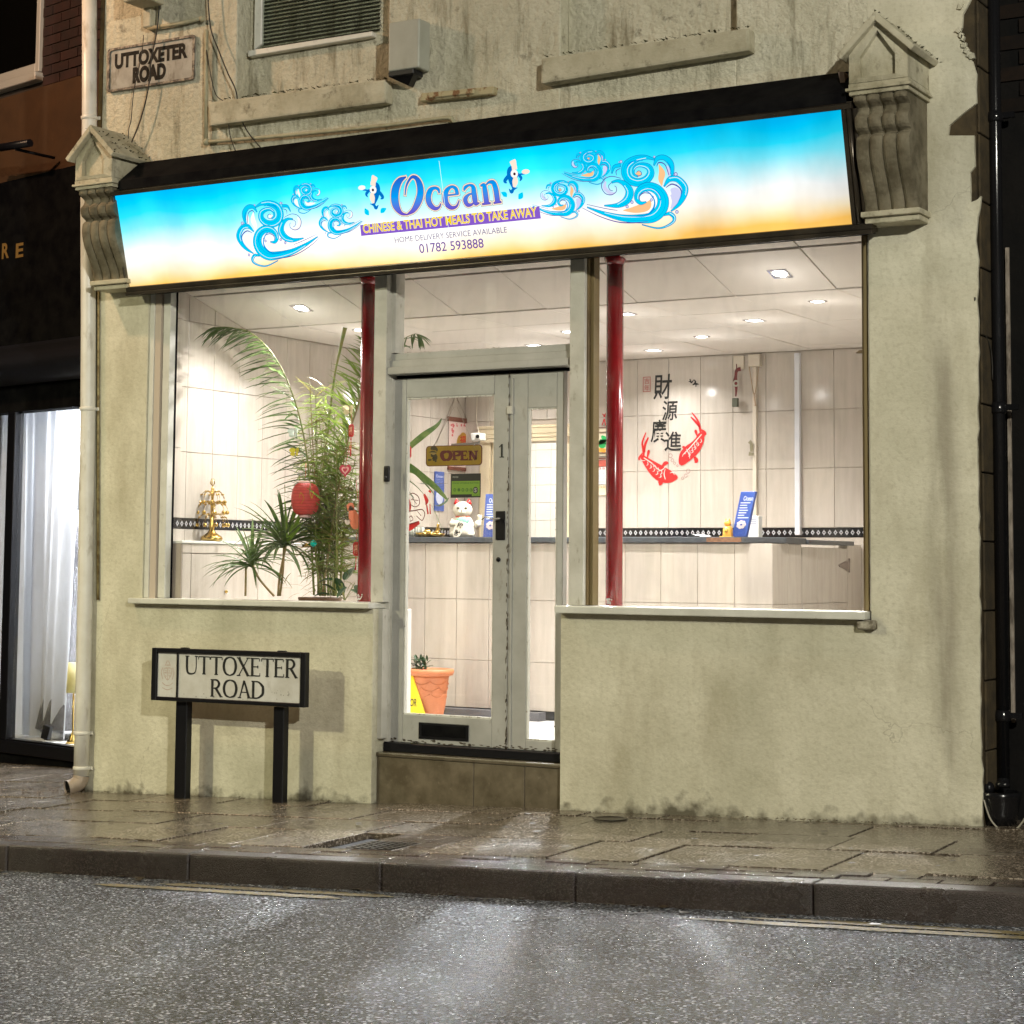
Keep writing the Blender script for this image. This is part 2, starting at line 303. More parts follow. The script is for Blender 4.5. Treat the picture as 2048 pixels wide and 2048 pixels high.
    def build(s, name, mats, parent=None, bevel=0, smooth=False, label=None, kind=None, seg=1):
        me = bpy.data.meshes.new(name); V = [Vector(p) for p in s.v]
        lo = Vector([min(p[i] for p in V) for i in range(3)]); hi = Vector([max(p[i] for p in V) for i in range(3)]); c = (lo+hi)/2
        if parent is None: c = Vector((c.x, c.y, lo.z))
        me.from_pydata([tuple(p-c) for p in V], [], s.f)
        mats = mats if isinstance(mats, (list, tuple)) else [mats]
        for q in mats: me.materials.append(q)
        if len(mats) > 1: me.polygons.foreach_set('material_index', s.mi)
        if bevel:
            bm = bmesh.new(); bm.from_mesh(me); bmesh.ops.recalc_face_normals(bm, faces=bm.faces)
            ed = [e for e in bm.edges if len(e.link_faces) == 2 and e.calc_face_angle(0) > .6]
            bmesh.ops.bevel(bm, geom=ed, offset=bevel, segments=seg, profile=.6, affect='EDGES', clamp_overlap=True); bm.to_mesh(me); bm.free()
        elif any(s.sm) or smooth:
            me.polygons.foreach_set('use_smooth', [True]*len(me.polygons) if smooth else s.sm)
        me.update()
        o = bpy.data.objects.new(name, me); COL.objects.link(o)
        if parent is not None: o.parent = parent; o.location = c-wloc(parent)
        else: o.location = c
        if label: o['label'] = label
        if kind: o['kind'] = kind
        return o
def tag(o, label, cat, group=None):
    o['label'] = label; o['category'] = cat
    if group: o['group'] = group
    return o
def thing(name, label, cat, loc=(0, 0, 0), group=None):
    o = bpy.data.objects.new(name, None); o.empty_display_size = .1; COL.objects.link(o); o.location = loc; return tag(o, label, cat, group)
def struct(name, loc=(0, 0, 0)):
    o = bpy.data.objects.new(name, None); o.empty_display_size = .1; COL.objects.link(o); o.location = loc; o['kind'] = 'structure'; return o
def inst(src, loc, parent, name=None, sc=None, rot=None):       # a further alike piece, same mesh
    o = src.copy(); COL.objects.link(o); o.parent = parent; o.location = Vector(loc)-wloc(parent)
    if sc: o.scale = sc
    if rot: o.rotation_euler = rot
    return o
def smooth_pts(pts, k=6):
    P = [Vector(p) for p in pts]; out = []
    for i in range(len(P)-1):
        p0 = P[max(i-1, 0)]; p1 = P[i]; p2 = P[i+1]; p3 = P[min(i+2, len(P)-1)]
        for j in range(k):
            t = j/k; out.append(.5*((2*p1)+(p2-p0)*t+(2*p0-5*p1+4*p2-p3)*t*t+(3*p1-p0-3*p2+p3)*t*t*t))
    out.append(P[-1]); return out
def ribbon(mb, pf, pts, n, k=6, extra=0., minw=.0):             # pts [(u,v,w)] on the plane pf at height n
    P = smooth_pts([(u, v, w) for u, v, w in pts], k); L_, R_ = [], []
    for i, p in enumerate(P):
        a = P[max(i-1, 0)]; b = P[min(i+1, len(P)-1)]; d = Vector((b.x-a.x, b.y-a.y)); d = d.normalized() if d.length > 1e-9 else Vector((1, 0))
        w = max(abs(p.z)/2+extra, minw); q = Vector((-d.y, d.x))*w
        e = Vector((0, 0))
        if extra and i == 0: e = -d*extra
        if extra and i == len(P)-1: e = d*extra
        L_.append(pf.pt(p.x+q.x+e.x, p.y+q.y+e.y, n)); R_.append(pf.pt(p.x-q.x+e.x, p.y-q.y+e.y, n))
    mb.strip(L_, R_)
def disc(mb, pf, u, v, r, n, k=14, ry=None): mb.poly([pf.pt(u+r*math.cos(2*math.pi*i/k), v+(ry or r)*math.sin(2*math.pi*i/k), n) for i in range(k)])
def ring(mb, pf, u, v, r, w, n, k=16):
    for i in range(k):
        a, b = 2*math.pi*i/k, 2*math.pi*(i+1)/k
        mb.poly([pf.pt(u+q*math.cos(t), v+q*math.sin(t), n) for q, t in ((r, a), (r+w, a), (r+w, b), (r, b))])
_tc = {}
def text_geo(body, off=0.):
    key = (body, off)
    if key in _tc: return _tc[key]
    c = bpy.data.curves.new('t', 'FONT'); c.body = body; c.offset = off; c.resolution_u = 4
    o = bpy.data.objects.new('t', c); COL.objects.link(o); me = bpy.data.meshes.new_from_object(o)
    V = [(v.co.x, v.co.y) for v in me.vertices]; Fc = [tuple(p.vertices) for p in me.polygons]
    bpy.data.objects.remove(o); bpy.data.curves.remove(c); bpy.data.meshes.remove(me)
    _tc[key] = (V, Fc); return V, Fc
def text(mb, pf, body, u0, v0, u1, v1, n, off=0., skew=0.):     # fits the text's own box into u0..u1, v0..v1
    V0, _ = text_geo(body, 0.); V, Fc = text_geo(body, off)
    if not V0: return
    x0 = min(p[0] for p in V0); x1 = max(p[0] for p in V0); y0 = min(p[1] for p in V0); y1 = max(p[1] for p in V0)
    b = len(mb.v)
    for x, y in V:
        a = (x-x0)/(x1-x0); c = (y-y0)/max(1e-6, y1-y0)
        mb.v.append(tuple(pf.pt(u0+(u1-u0)*a+skew*c, v0+(v1-v0)*c, n)))
    for f in Fc: mb.f.append(tuple(b+i for i in f))
    mb.mark()
def text_px(mb, pf, body, pl, pr, h, n, off=0., skew=0., vo=0.):  # baseline from photo pixel pl to pr, cap height h metres
    u0, v0 = pf.at(*pl); u1, v1 = pf.at(*pr); s2 = (v1-v0)
    text(mb, pf, body, u0, (v0+v1)/2+vo, u1, (v0+v1)/2+h+vo, n, off, skew)
WALLF = lambda y: PF((0, y, 0), (1, 0, 0), (0, 0, 1))           # facing the street; normal -y
def GZ(x): return .0362*x
# ------------------------------------------------------------------ ground
def wet_ground(name, c1, c2, chip, s_chip, rough_wet, rough_dry, bumpd, wet_lo=.42, wet_hi=.6, fleck=None, rand=0., stren=1., lo=.55, tilt=0.):
    M = bpy.data.materials.new(name); M.use_nodes = True; t = M.node_tree; n = t.nodes; L = t.links; b = n['Principled BSDF']
    g = n.new('ShaderNodeNewGeometry'); pos = g.outputs['Position']
    def mix(f, a, c):
        x = n.new('ShaderNodeMix'); x.data_type = 'RGBA'
        L.new(f, x.inputs[0])
        for k, q in ((6, a), (7, c)):
            if isinstance(q, tuple): x.inputs[k].default_value = (*q, 1)
            else: L.new(q, x.inputs[k])
        return x.outputs[2]
    def noise(sc, det=6, ro=.6):
        z = n.new('ShaderNodeTexNoise'); z.inputs['Scale'].default_value = sc; z.inputs['Detail'].default_value = det; z.inputs['Roughness'].default_value = ro; L.new(pos, z.inputs[0]); return z.outputs['Fac']
    def rng(f, a, c, x=0., y=1.):
        z = n.new('ShaderNodeMapRange'); z.inputs[1].default_value = a; z.inputs[2].default_value = c; z.inputs[3].default_value = x; z.inputs[4].default_value = y; L.new(f, z.inputs[0]); return z.outputs[0]
    cur = mix(rng(noise(2.3, 5), .35, .65), c1, c2)
    vo = n.new('ShaderNodeTexVoronoi'); vo.inputs['Scale'].default_value = s_chip; L.new(pos, vo.inputs[0])
    sp = n.new('ShaderNodeSeparateColor'); L.new(vo.outputs['Color'], sp.inputs[0])
    cur = mix(rng(sp.outputs[0], lo, 1.0, 0, .9), cur, chip)
    if fleck: cur = mix(rng(sp.outputs[1], .9, .96, 0, .8), cur, fleck)
    if rand:
        oi = n.new('ShaderNodeObjectInfo'); h = n.new('ShaderNodeHueSaturation'); L.new(rng(oi.outputs['Random'], 0, 1, 1-rand, 1+rand), h.inputs['Value']); L.new(cur, h.inputs['Color']); cur = h.outputs[0]
    L.new(cur, b.inputs['Base Color'])
    wet = rng(noise(1.3, 7, .62), wet_lo, wet_hi)
    L.new(rng(wet, 0, 1, rough_dry, rough_wet), b.inputs['Roughness']); b.inputs['Specular IOR Level'].default_value = .6
    # stones stand proud of the binder; each is a little tilted
    if tilt:
        sb = n.new('ShaderNodeVectorMath'); sb.operation = 'SUBTRACT'; L.new(vo.outputs['Color'], sb.inputs[0]); sb.inputs[1].default_value = (.5, .5, .5)
        z2 = n.new('ShaderNodeTexNoise'); z2.inputs['Scale'].default_value = s_chip*.9; z2.inputs['Detail'].default_value = 3; L.new(pos, z2.inputs[0]); s2 = n.new('ShaderNodeVectorMath'); s2.operation = 'SUBTRACT'; L.new(z2.outputs['Color'], s2.inputs[0]); s2.inputs[1].default_value = (.5, .5, .5)
        ad = n.new('ShaderNodeVectorMath'); ad.operation = 'ADD'; L.new(sb.outputs[0], ad.inputs[0]); L.new(s2.outputs[0], ad.inputs[1])
        ml = n.new('ShaderNodeVectorMath'); ml.operation = 'MULTIPLY_ADD'; L.new(ad.outputs[0], ml.inputs[0]); ml.inputs[1].default_value = (tilt, tilt, 0); L.new(g.outputs['Normal'], ml.inputs[2])
        nm = n.new('ShaderNodeVectorMath'); nm.operation = 'NORMALIZE'; L.new(ml.outputs[0], nm.inputs[0])
    m1 = n.new('ShaderNodeMath'); m1.operation = 'MULTIPLY_ADD'; L.new(vo.outputs['Distance'], m1.inputs[0]); m1.inputs[1].default_value = -1.0; L.new(sp.outputs[2], m1.inputs[2])
    m2 = n.new('ShaderNodeMath'); m2.operation = 'MULTIPLY_ADD'; L.new(noise(s_chip*1.7, 4, .7), m2.inputs[0]); m2.inputs[1].default_value = .9; L.new(m1.outputs[0], m2.inputs[2])
    bp = n.new('ShaderNodeBump'); bp.inputs['Distance'].default_value = bumpd; bp.inputs['Strength'].default_value = stren
    L.new(m2.outputs[0], bp.inputs['Height']); L.new(bp.outputs[0], b.inputs['Normal'])
    if tilt: L.new(nm.outputs[0], bp.inputs['Normal'])
    return M
ASPH = wet_ground('wet_asphalt', (.016, .018, .023), (.038, .042, .050), (.25, .275, .325), 118., .14, .22, .0035, .3, .7, fleck=(.75, .77, .82), lo=.40, tilt=.40)
FLAG = wet_ground('wet_flagstone', (.085, .066, .047), (.05, .039, .027), (.36, .31, .25), 120., .07, .30, .0012, .36, .62, rand=.2, stren=.7, lo=.5, tilt=.10)
PAVER = wet_ground('wet_paver', (.055, .042, .034), (.04, .03, .026), (.14, .11, .09), 130., .08, .28, .0012, .35, .6, rand=.25, tilt=.10)
KERB = wet_ground('kerb_granite', (.036, .025, .021), (.022, .016, .014), (.062, .048, .042), 190., .14, .38, .0018, rand=.1, tilt=.16)
IRON = mat('cast_iron', (.03, .026, .022), .35, col2=(.05, .04, .03), scale=30, metal=.5, bump=.3)
ROADY = mat('worn_yellow_line', (.20, .155, .045), .4, col2=(.07, .065, .055), scale=46, contrast=(.45, .6), bump=1., bscale=110, bdist=.006)
UL = math.tan(R(3.4))
KA = R(3.32); KE = Vector((math.cos(KA), math.sin(KA), 0)); KN = Vector((-math.sin(KA), math.cos(KA), 0)); KO = Vector((0, -2.05, 0))
def kp(s, t, dz=0.): p = KO+KE*s+KN*t; p.z = GZ(p.x)+dz; return p
TZ = Vector((0, 0, 1))
SX = Vector((math.cos(KA), math.sin(KA), .0362*math.cos(KA))).normalized()
def slab(mb, s0, s1, t0, t1, top, th, tilt=0.):
    a = [kp(s0, t0, top+tilt), kp(s1, t0, top-tilt), kp(s1, t1, top-tilt*.5), kp(s0, t1, top+tilt*.5)]
    b = len(mb.v); mb.v += [tuple(p) for p in a]+[tuple(p-Vector((0, 0, th))) for p in a]
    mb.f += [(b, b+1, b+2, b+3), (b+7, b+6, b+5, b+4), (b, b+4, b+5, b+1), (b+1, b+5, b+6, b+2), (b+2, b+6, b+7, b+3), (b+3, b+7, b+4, b)]; mb.mark()
# the road: one sheet out to the far end of the street, on the street's own slope
mb = MB()
def gsheet(x0, x1, y0f, y1f, dz, nx=1):
    mb.poly([(x0, y0f(x0), GZ(x0)+dz), (x1, y0f(x1), GZ(x1)+dz), (x1, y1f(x1), GZ(x1)+dz), (x0, y1f(x0), GZ(x0)+dz)])
kline = lambda x: -2.05+math.tan(KA)*x
gsheet(-60, 60, lambda x: -60, lambda x: kline(x)+.02, -.122)
mb.build('road', ASPH, kind='structure')
# bedding below the footway
mb = MB(); gsheet(-60, 60, lambda x: kline(x)+.05, lambda x: 12., -.034)
PAVE = mb.build('pavement', mat('footway_bedding', (.008, .006, .005), .8), kind='structure')
# opposite footway so that the street lamps stand on something
mb = MB(); mb.box(-30, 30, -16., -9.4, -.5, 0.); o = mb.build('opposite_pavement', FLAG, kind='structure'); o.rotation_euler = (0, -math.atan(.0362), 0); o.location.z = -.55
# kerb stones
mb = None
KSJ = [-6.2, -5.3, -4.4, -3.48, -2.52, -1.61, -.555, .45, 1.36, 2.36, 3.28, 4.2, 5.1, 6.0, 6.92, 7.83, 8.75]
for i in range(len(KSJ)-1):
    mb = MB(); slab(mb, KSJ[i]+.002, KSJ[i+1]-.002, 0., .14, random.uniform(-.002, .002), .30)
    mb.build('kerb_stone', KERB, PAVE, bevel=.016, seg=3, smooth=False)
# brick pavers behind the kerb, two courses
for r in range(2):
    t0 = .143+.101*r; s = -6.0+(.1 if r else 0)
    while s < 7.6:
        mb = MB(); slab(mb, s+.004, s+.196, t0+.004, t0+.097, random.uniform(-.004, .002)-.001, .035, random.uniform(-.002, .002)); mb.build('brick_paver', PAVER, PAVE, bevel=.003); s += .2
# flagstones: rows by distance from the kerb
rows = [(.348, .935, .41, .085, -6.0), (.938, 1.385, .62, .30, -6.1), (1.388, 1.83, .62, .0, -6.0), (1.833, 2.2, .6, .2, -6.0), (2.2, 2.65, .6, .1, -6.2), (2.65, 3.1, .6, .4, -6.2), (3.1, 3.55, .6, .0, -6.3), (3.55, 4., .6, .3, -6.3)]
for ri, (t0, t1, wd, off, s0) in enumerate(rows):
    s = s0+off
    while s < (7.6 if ri < 4 else -3.2):
        w_ = wd*(random.choice((1, 1, 1, .75, 1.25)) if ri in (1, 2, 3) else 1)
        mid = s+w_/2
        if ri == 0 and -0.02 < mid < .42: s += w_; continue
        mb = MB(); slab(mb, s+.006, s+w_-.006, t0+.005, t1-.005, random.uniform(-.005, .003), .035, random.uniform(-.003, .003)); mb.build('flagstone', FLAG, PAVE, bevel=.0025); s += w_
# patch of small setts and a stop-tap cover let into the front row
s0 = -.02
for i in range(3):
    for j in range(4):
        if i < 2 and j < 2: continue
        mb = MB(); a = .02+i*.135; b_ = .352+j*.146; slab(mb, a+.004, a+.131, b_+.004, b_+.142, random.uniform(-.005, .001), .02, .001); mb.build('small_sett', PAVER, PAVE, bevel=.004)
mb = MB(); slab(mb, .024, .286, .36, .64, -.002, .02); cv = mb.build('access_cover', IRON, None, bevel=.003)
cv['kind'] = 'structure'
mb = MB()
for i in range(6):
    for j in range(6): slab(mb, .038+i*.041, .066+i*.041, .376+j*.043, .405+j*.043, .002, .006)
mb.build('tread_stud', IRON, cv, kind='stuff')
p = kp(.74, 1.72, .004); mb = MB(); mb.lathe([(.0, 0), (.085, 0), (.09, .004), (.072, .006), (.07, .003), (0.001, .003)][::-1], p-Vector((0, 0, .002)), 24)
tag(mb.build('stop_tap_cover', IRON), 'small round iron cover set in the pavement beside the doorstep', 'cover')
# double yellow lines, worn to fragments
mb = MB()
for (a, b_, t) in ((-.9, .42, -.235), (-.62, .60, -.13), (1.9, 6., -.235), (2.1, 6., -.14)):
    n_ = 26; L_, R_ = [], []
    for i in range(n_+1):
        s = a+(b_-a)*i/n_; j = random.uniform(-.006, .006); e = min(1, i/2., (n_-i)/2.) if True else 1
        L_.append(kp(s, t+.036*e+j, -.118)); R_.append(kp(s, t-.030*e+j, -.118))
    mb.strip(L_, R_)
mb.build('yellow_lines', ROADY, kind='structure')
mb = MB(); P = smooth_pts([kp(1.12, -.62, 0), kp(1.38, -.45, 0), kp(1.6, -.27, 0), kp(1.8, -.12, 0)], 8)
mb.strip([p+Vector((random.uniform(-.01, 0), 0, -.1165)) for p in P], [p+Vector((random.uniform(.006, .016), .0, -.1165)) for p in P]); mb.build('road_crack', mat('crack_tar', (.012, .012, .012), .5), kind='structure')
# gum spots, leaves in the channel, tar seam
mb = MB(); rnd = random.Random(31)
for i in range(90):
    s_, t_ = rnd.uniform(-4, 3.6), rnd.uniform(.36, 1.9); r_ = rnd.uniform(.008, .02); q = rnd.uniform(0, 3)
    mb.poly([kp(s_+r_*rnd.uniform(.8, 1.1)*math.cos(q+k*.9), t_+r_*math.sin(q+k*.9), .0085) for k in range(7)])
mb.build('gum_spots', mat('old_gum', (.045, .04, .035), .6), kind='stuff')
mb = MB()
for i in range(150):
    s_, t_ = rnd.uniform(-3.5, 3.6), -abs(rnd.gauss(0, .05))-.01; r_ = rnd.choice((.005, .008, .016, .026)); q = rnd.uniform(0, 3)
    mb.poly([kp(s_+r_*math.cos(q+k), t_+.6*r_*math.sin(q+k), -.116+rnd.uniform(0, .006)) for k in (0, .8, 2.1, 3.1, 4.3)])
mb.build('gutter_leaves', mat('wet_leaves', (.06, .04, .018), .4, col2=(.02, .016, .01), scale=40), kind='stuff')
# grit and leaf litter along the foot of the wall
mb = MB()
for i in range(420):
    x = random.choice((random.uniform(-3.1, -1.0), random.uniform(.2, 2.45), random.uniform(1.2, 2.3), random.uniform(-3.6, -3.0))); y = -abs(random.gauss(0, .03))-.006
    z = GZ(x)+.004; r_ = random.uniform(.003, .011); a = random.uniform(0, 6.3)
    mb.poly([(x+r_*math.cos(a+q), y+r_*math.sin(a+q)*.7, z+random.uniform(0, .006)) for q in (0, 2.1, 4.2)])
mb.build('wall_foot_litter', mat('litter', (.10, .065, .03), .8, col2=(.03, .022, .012), scale=60), kind='stuff')
# ------------------------------------------------------------------ the shop building (outside)
SHOP = thing('takeaway_building', 'cream painted two storey shop building with lit takeaway windows', 'building', (-.35, 0, 0))
ZS = 2.955
xl = -3.115
def plate(x0, x1, z0, z1, mt=PL, y0=0., y1=.22, name='render_wall', bev=.006):
    mb = MB()
    mb.v += [(x0, y0, z0 if z0 is not None else GZ(x0)-.03), (x1, y0, z0 if z0 is not None else GZ(x1)-.03), (x1, y0, z1), (x0, y0, z1)]
    b = [(p[0], y1, p[2]) for p in mb.v]; mb.v += b
    mb.f += [(0, 1, 2, 3), (7, 6, 5, 4), (0, 4, 5, 1), (1, 5, 6, 2), (2, 6, 7, 3), (3, 7, 4, 0)]; mb.mark()
    return mb.build(name, mt, SHOP, bevel=bev)
plate(.192, 1.8995, None, 1.03, y0=.0185, bev=0)
mb = MB(); mb.prism([(xl, 0, GZ(xl)-.03), (-1.003, 0, GZ(-1.)-.03), (-1.003, 0, 1.03), (-2.692, 0, 1.03), (-2.692, 0, 3.46), (xl, 0, 3.46)], (0, .22, 0)); mb.build('render_wall', PL, SHOP, bevel=.006, seg=2)
# right pier with its torn plaster edge
z0 = 0
edge = [(1966, 1660), (1961, 1400), (1958, 1100), (1955, 900), (1957, 640), (1953, 600), (1957, 520), (1951, 480), (1962, 392), (1953, 400), (1941, 405), (1940, 345), (1950, 332), (1948, 271), (1896, 271), (1899, 250), (1924, 228), (1953, 206), (1953, 148), (1945, 122), (1933, 112), (1936, 95), (1924, 84), (1913, 62), (1924, 55), (1926, 28), (1941, 0), (1948, -40)]
pts = []
for k, e_ in enumerate(edge):
    q = at(*e_); pts.append(q)
    if k < len(edge)-1:
        q2 = at(*edge[k+1]); d = (q2-q).length; nseg = int(d/.05)
        for j in range(1, nseg): pts.append(q.lerp(q2, j/nseg)+Vector((random.uniform(-.005, .005), 0, 0)))
pts.append(Vector((pts[-1].x, 0, 6.4)))
zt = pts[-1].z
mb = MB(); mb.prism([(.192, 0, GZ(.192)-.03)]+[tuple(p) for p in pts]+[(1.9, 0, zt), (1.9, 0, 1.03), (.192, 0, 1.03)], (0, .018, 0)); mb.build('render_wall', PL, SHOP)
plate(1.90, 2.432, None, zt, BRICKB, .0185, .24, 'brick_core', 0)
# upper wall with window recesses
zU, zL = 6.4, 5.25
rl0, rl1, rb = -2.05, -.955, 4.005                             # left window recess
rr0, rr1, rrb = .167, 1.196, 3.99                              # right blind window recess
plate(xl, rl0, 3.462, zU, PU); plate(rl0, rl1, 3.462, rb, PU); plate(rl0, rl1, zL, zU, PU); plate(rr0, rr1, zL, zU, PU); plate(rl1, rr0, 3.462, zU, PU); plate(rr0, rr1, 3.462, rrb, PU); plate(rr1, 1.90, 3.462, zU, PU)
plate(-2.69, 1.897, 2.96, 3.46, BLACKP, .02, .22, 'fascia_backing', 0)
plate(rl0, rl1, rb, zL, PU, .12, .2); plate(rr0, rr1, rrb, zL, PU, .085, .2)
for o_ in ():
    pass
# raised corner strip of the right pier
# brick courses visible on the return face at the corner
for k in range(14):
    z = GZ(2.4)+.02+k*.325
    mb = MB(); mb.box(2.433, 2.446, .03+random.uniform(0, .01), .235, z+.004, z+.321); mb.build('quoin_stone', BRICKB, SHOP, bevel=.004)
# broken plaster scraps
mb = MB()
for (px, py) in ((1925, 75), (1932, 100), (1921, 70), (1938, 108), (1928, 90), (1944, 112), (1917, 60), (1920, 12)):
    p = at(px, py, -.012); a = random.uniform(0, 3)
    mb.prism([p+Vector((.014*math.cos(a+q)*random.uniform(.6, 1.5), 0, .018*math.sin(a+q))) for q in (0, 1.7, 3., 4.6)], (0, .02, 0))
mb.build('loose_plaster', PU, SHOP, kind='stuff')
# window sills, upper floor
def stone_bar(name, px, Y, d, bev=.014):
    q = [at(a, b, Y) for a, b in px]; mb = MB(); mb.prism([tuple(p) for p in q], (0, d, 0)); return mb.build(name, STONE, SHOP, bevel=bev, seg=2)
stone_bar('upper_sill', [(418, 252), (772, 205), (771, 158), (416, 204)], -.075, .0745)
stone_bar('upper_sill', [(1081, 168), (1498, 101), (1497, 55), (1082, 116)], -.085, .0845)
# moss along the top of the upper sills
mb = MB()
for i in range(260):
    a = random.random(); s_ = random.choice((0, 1)); p = at(418+353*a, 203-46*a, -.04) if s_ == 0 else at(1084+412*a, 114-60*a, -.05)
    r_ = random.choice((.002,.003,.004,.009))*random.uniform(.6,1.3); q = random.uniform(0, 3)
    mb.poly([(p.x+r_*math.cos(q+t), p.y+random.uniform(-.03, .03), p.z+.003+r_*.6*math.sin(q+t)) for t in (0, 2.1, 4.2)])
mb.build('sill_moss', mat('moss', (.07, .075, .02), .9, col2=(.04, .035, .015), scale=50), SHOP, kind='stuff')
# upper-left window: frame, glass, blind
UW = MB(); Y = .085
pl_ = [at(507, 101, Y), at(522, 88, Y)]; pl_ = [Vector((pl_[0].x, Y, zL-.01)), Vector((pl_[1].x, Y, zL-.01)), pl_[1], pl_[0]]
UW.prism([tuple(p) for p in pl_], (0, .03, 0)); UW.prism([tuple(p) for p in (at(495, 113, Y-.02), at(744, 72, Y-.02), at(744, 62, Y-.02), at(495, 101, Y-.02))], (0, .05, 0))
wf = UW.build('window', SILLP, SHOP, bevel=.004)
mb = MB(); q = [at(515, 101, .10), at(760, 62, .10)]; mb.poly([q[0], q[1], Vector((q[1].x, .1, zL-.01)), Vector((q[0].x, .1, zL-.01))]); mb.build('pane', glass('upper_pane', (.75, .8, .75)), wf)
BL = mat('blind_slat', (.055, .052, .05), .5, col2=(.035, .034, .033), scale=9)
zb = at(520, 97, .112).z; x0 = at(523, 90, .112).x; x1 = at(760, 62, .112).x
sl0 = None
for k in range(44):
    if sl0 is None:
        mb = MB(); mb.cbox((0, 0, 0), ((x1-x0)/2, .0095, .0008), (Vector((1, 0, 0)), Vector((0, math.cos(.7), math.sin(.7))), Vector((0, -math.sin(.7), math.cos(.7)))))
        sl0 = mb.build('blind_slat', BL, wf); sl0.location = Vector(((x0+x1)/2, .1135, zb))-wloc(wf); src = sl0
    else: inst(src, ((x0+x1)/2, .1135, zb+k*.0235), wf)
# steel beam end, alarm box, conduit, fixings
mb = MB(); q = [at(839, 203, -.05), at(985, 188, -.05), at(988, 172, -.05), at(842, 186, -.05)]; mb.prism([tuple(p) for p in q], (0, .0495, 0))
q = [at(856, 186, -.05), at(950, 177, -.05), at(950, 188, -.05), at(856, 198, -.05)]; mb.prism([tuple(p) for p in q], (0, -.012, 0))
tag(mb.build('steel_beam', RUST, None, bevel=.005), 'short rusty painted steel channel fixed to the wall below the alarm box', 'steel beam')
AB = thing('alarm_box', 'pale grey bell box with black lens under it, between the two upper windows', 'alarm box', at(800, 160, 0))
xa0, xa1 = at(776, 100, -.12).x, at(838, 95, -.12).x; za0, za1 = at(800, 140, -.12).z, at(800, 42, -.12).z
mb = MB(); mb.box(xa0, xa1, -.12, -.004, za0, za1); mb.build('cover', GREYP, AB, bevel=.012, seg=3)
mb = MB(); mb.box(xa0+.005, xa1-.035, -.123, -.02, za0-.030, za0-.001); mb.build('strobe_lens', BLACKM, AB, bevel=.003)
mb = MB(); mb.prism([(xa0+.01, -.11, za0-.031), (xa1-.04, -.11, za0-.031), ((xa0+xa1)/2-.012, -.05, za0-.075)], (0, .05, 0)); mb.build('siren_hood', BLACKM, AB)
mb = MB()
mb.tube([at(413, 60, -.03), at(412, 284, -.03)], .0125, 8); mb.tube([at(296, 57, -.03), at(360, 47, -.03), at(404, 36, -.03)], .0125, 8)
mb.tube(smooth_pts([at(413, 284, -.03), at(560, 272, -.03), at(760, 252, -.03), at(888, 236, -.03), at(905, 240, -.03), at(912, 252, -.02)], 5), .0115, 8)
mb.ball(at(413, 284, -.03), .022); mb.ball(at(404, 38, -.03), .018)
tag(mb.build('conduit_pipe', mat('painted_conduit', (.42, .40, .27), .6, col2=(.3, .28, .18), scale=20), None), 'thin painted conduit running down and then along above the fascia', 'conduit')
CB = [([(415, -20), (421, 55), (437, 100), (455, 145), (472, 182), (478, 225), (492, 258), (512, 285), (532, 306)], .0042, 'thin black cable drooping beside the upper left window'),
      ([(321, -20), (314, 60), (303, 115), (297, 175), (281, 240), (262, 288), (244, 340), (238, 372)], .0042, 'black cable hanging across the old upper street nameplate'),
      ([(287, 70), (283, 110), (268, 180), (262, 240), (257, 262), (257, 300)], .0028, 'thin greenish wire running down left of the old nameplate'),
      ([(413, 100), (421, 148), (432, 190), (452, 210), (460, 270), (474, 310)], .003, 'short thin wire beside the conduit under the left window')]
for c_, r_, lb in CB: mb = MB(); mb.tube(smooth_pts([at(a, b, -.05) for a, b in c_], 4), r_, 6); tag(mb.build('cable', CABLE), lb, 'cable')
# bracket that pokes in at the very top, above the old nameplate
mb = MB(); mb.box(at(250, 0, -.2).x, at(296, 0, -.2).x, -.22, -.05, at(270, 2, -.2).z, at(270, -60, -.2).z); mb.box(at(290, 0, -.03).x, at(306, 0, -.03).x, -.05, -.0, at(300, 55, -.03).z, at(300, -60, -.03).z)
tag(mb.build('bracket_box', STONE, None, bevel=.006), 'stained cream box on a bracket at the very top above the old nameplate', 'bracket')
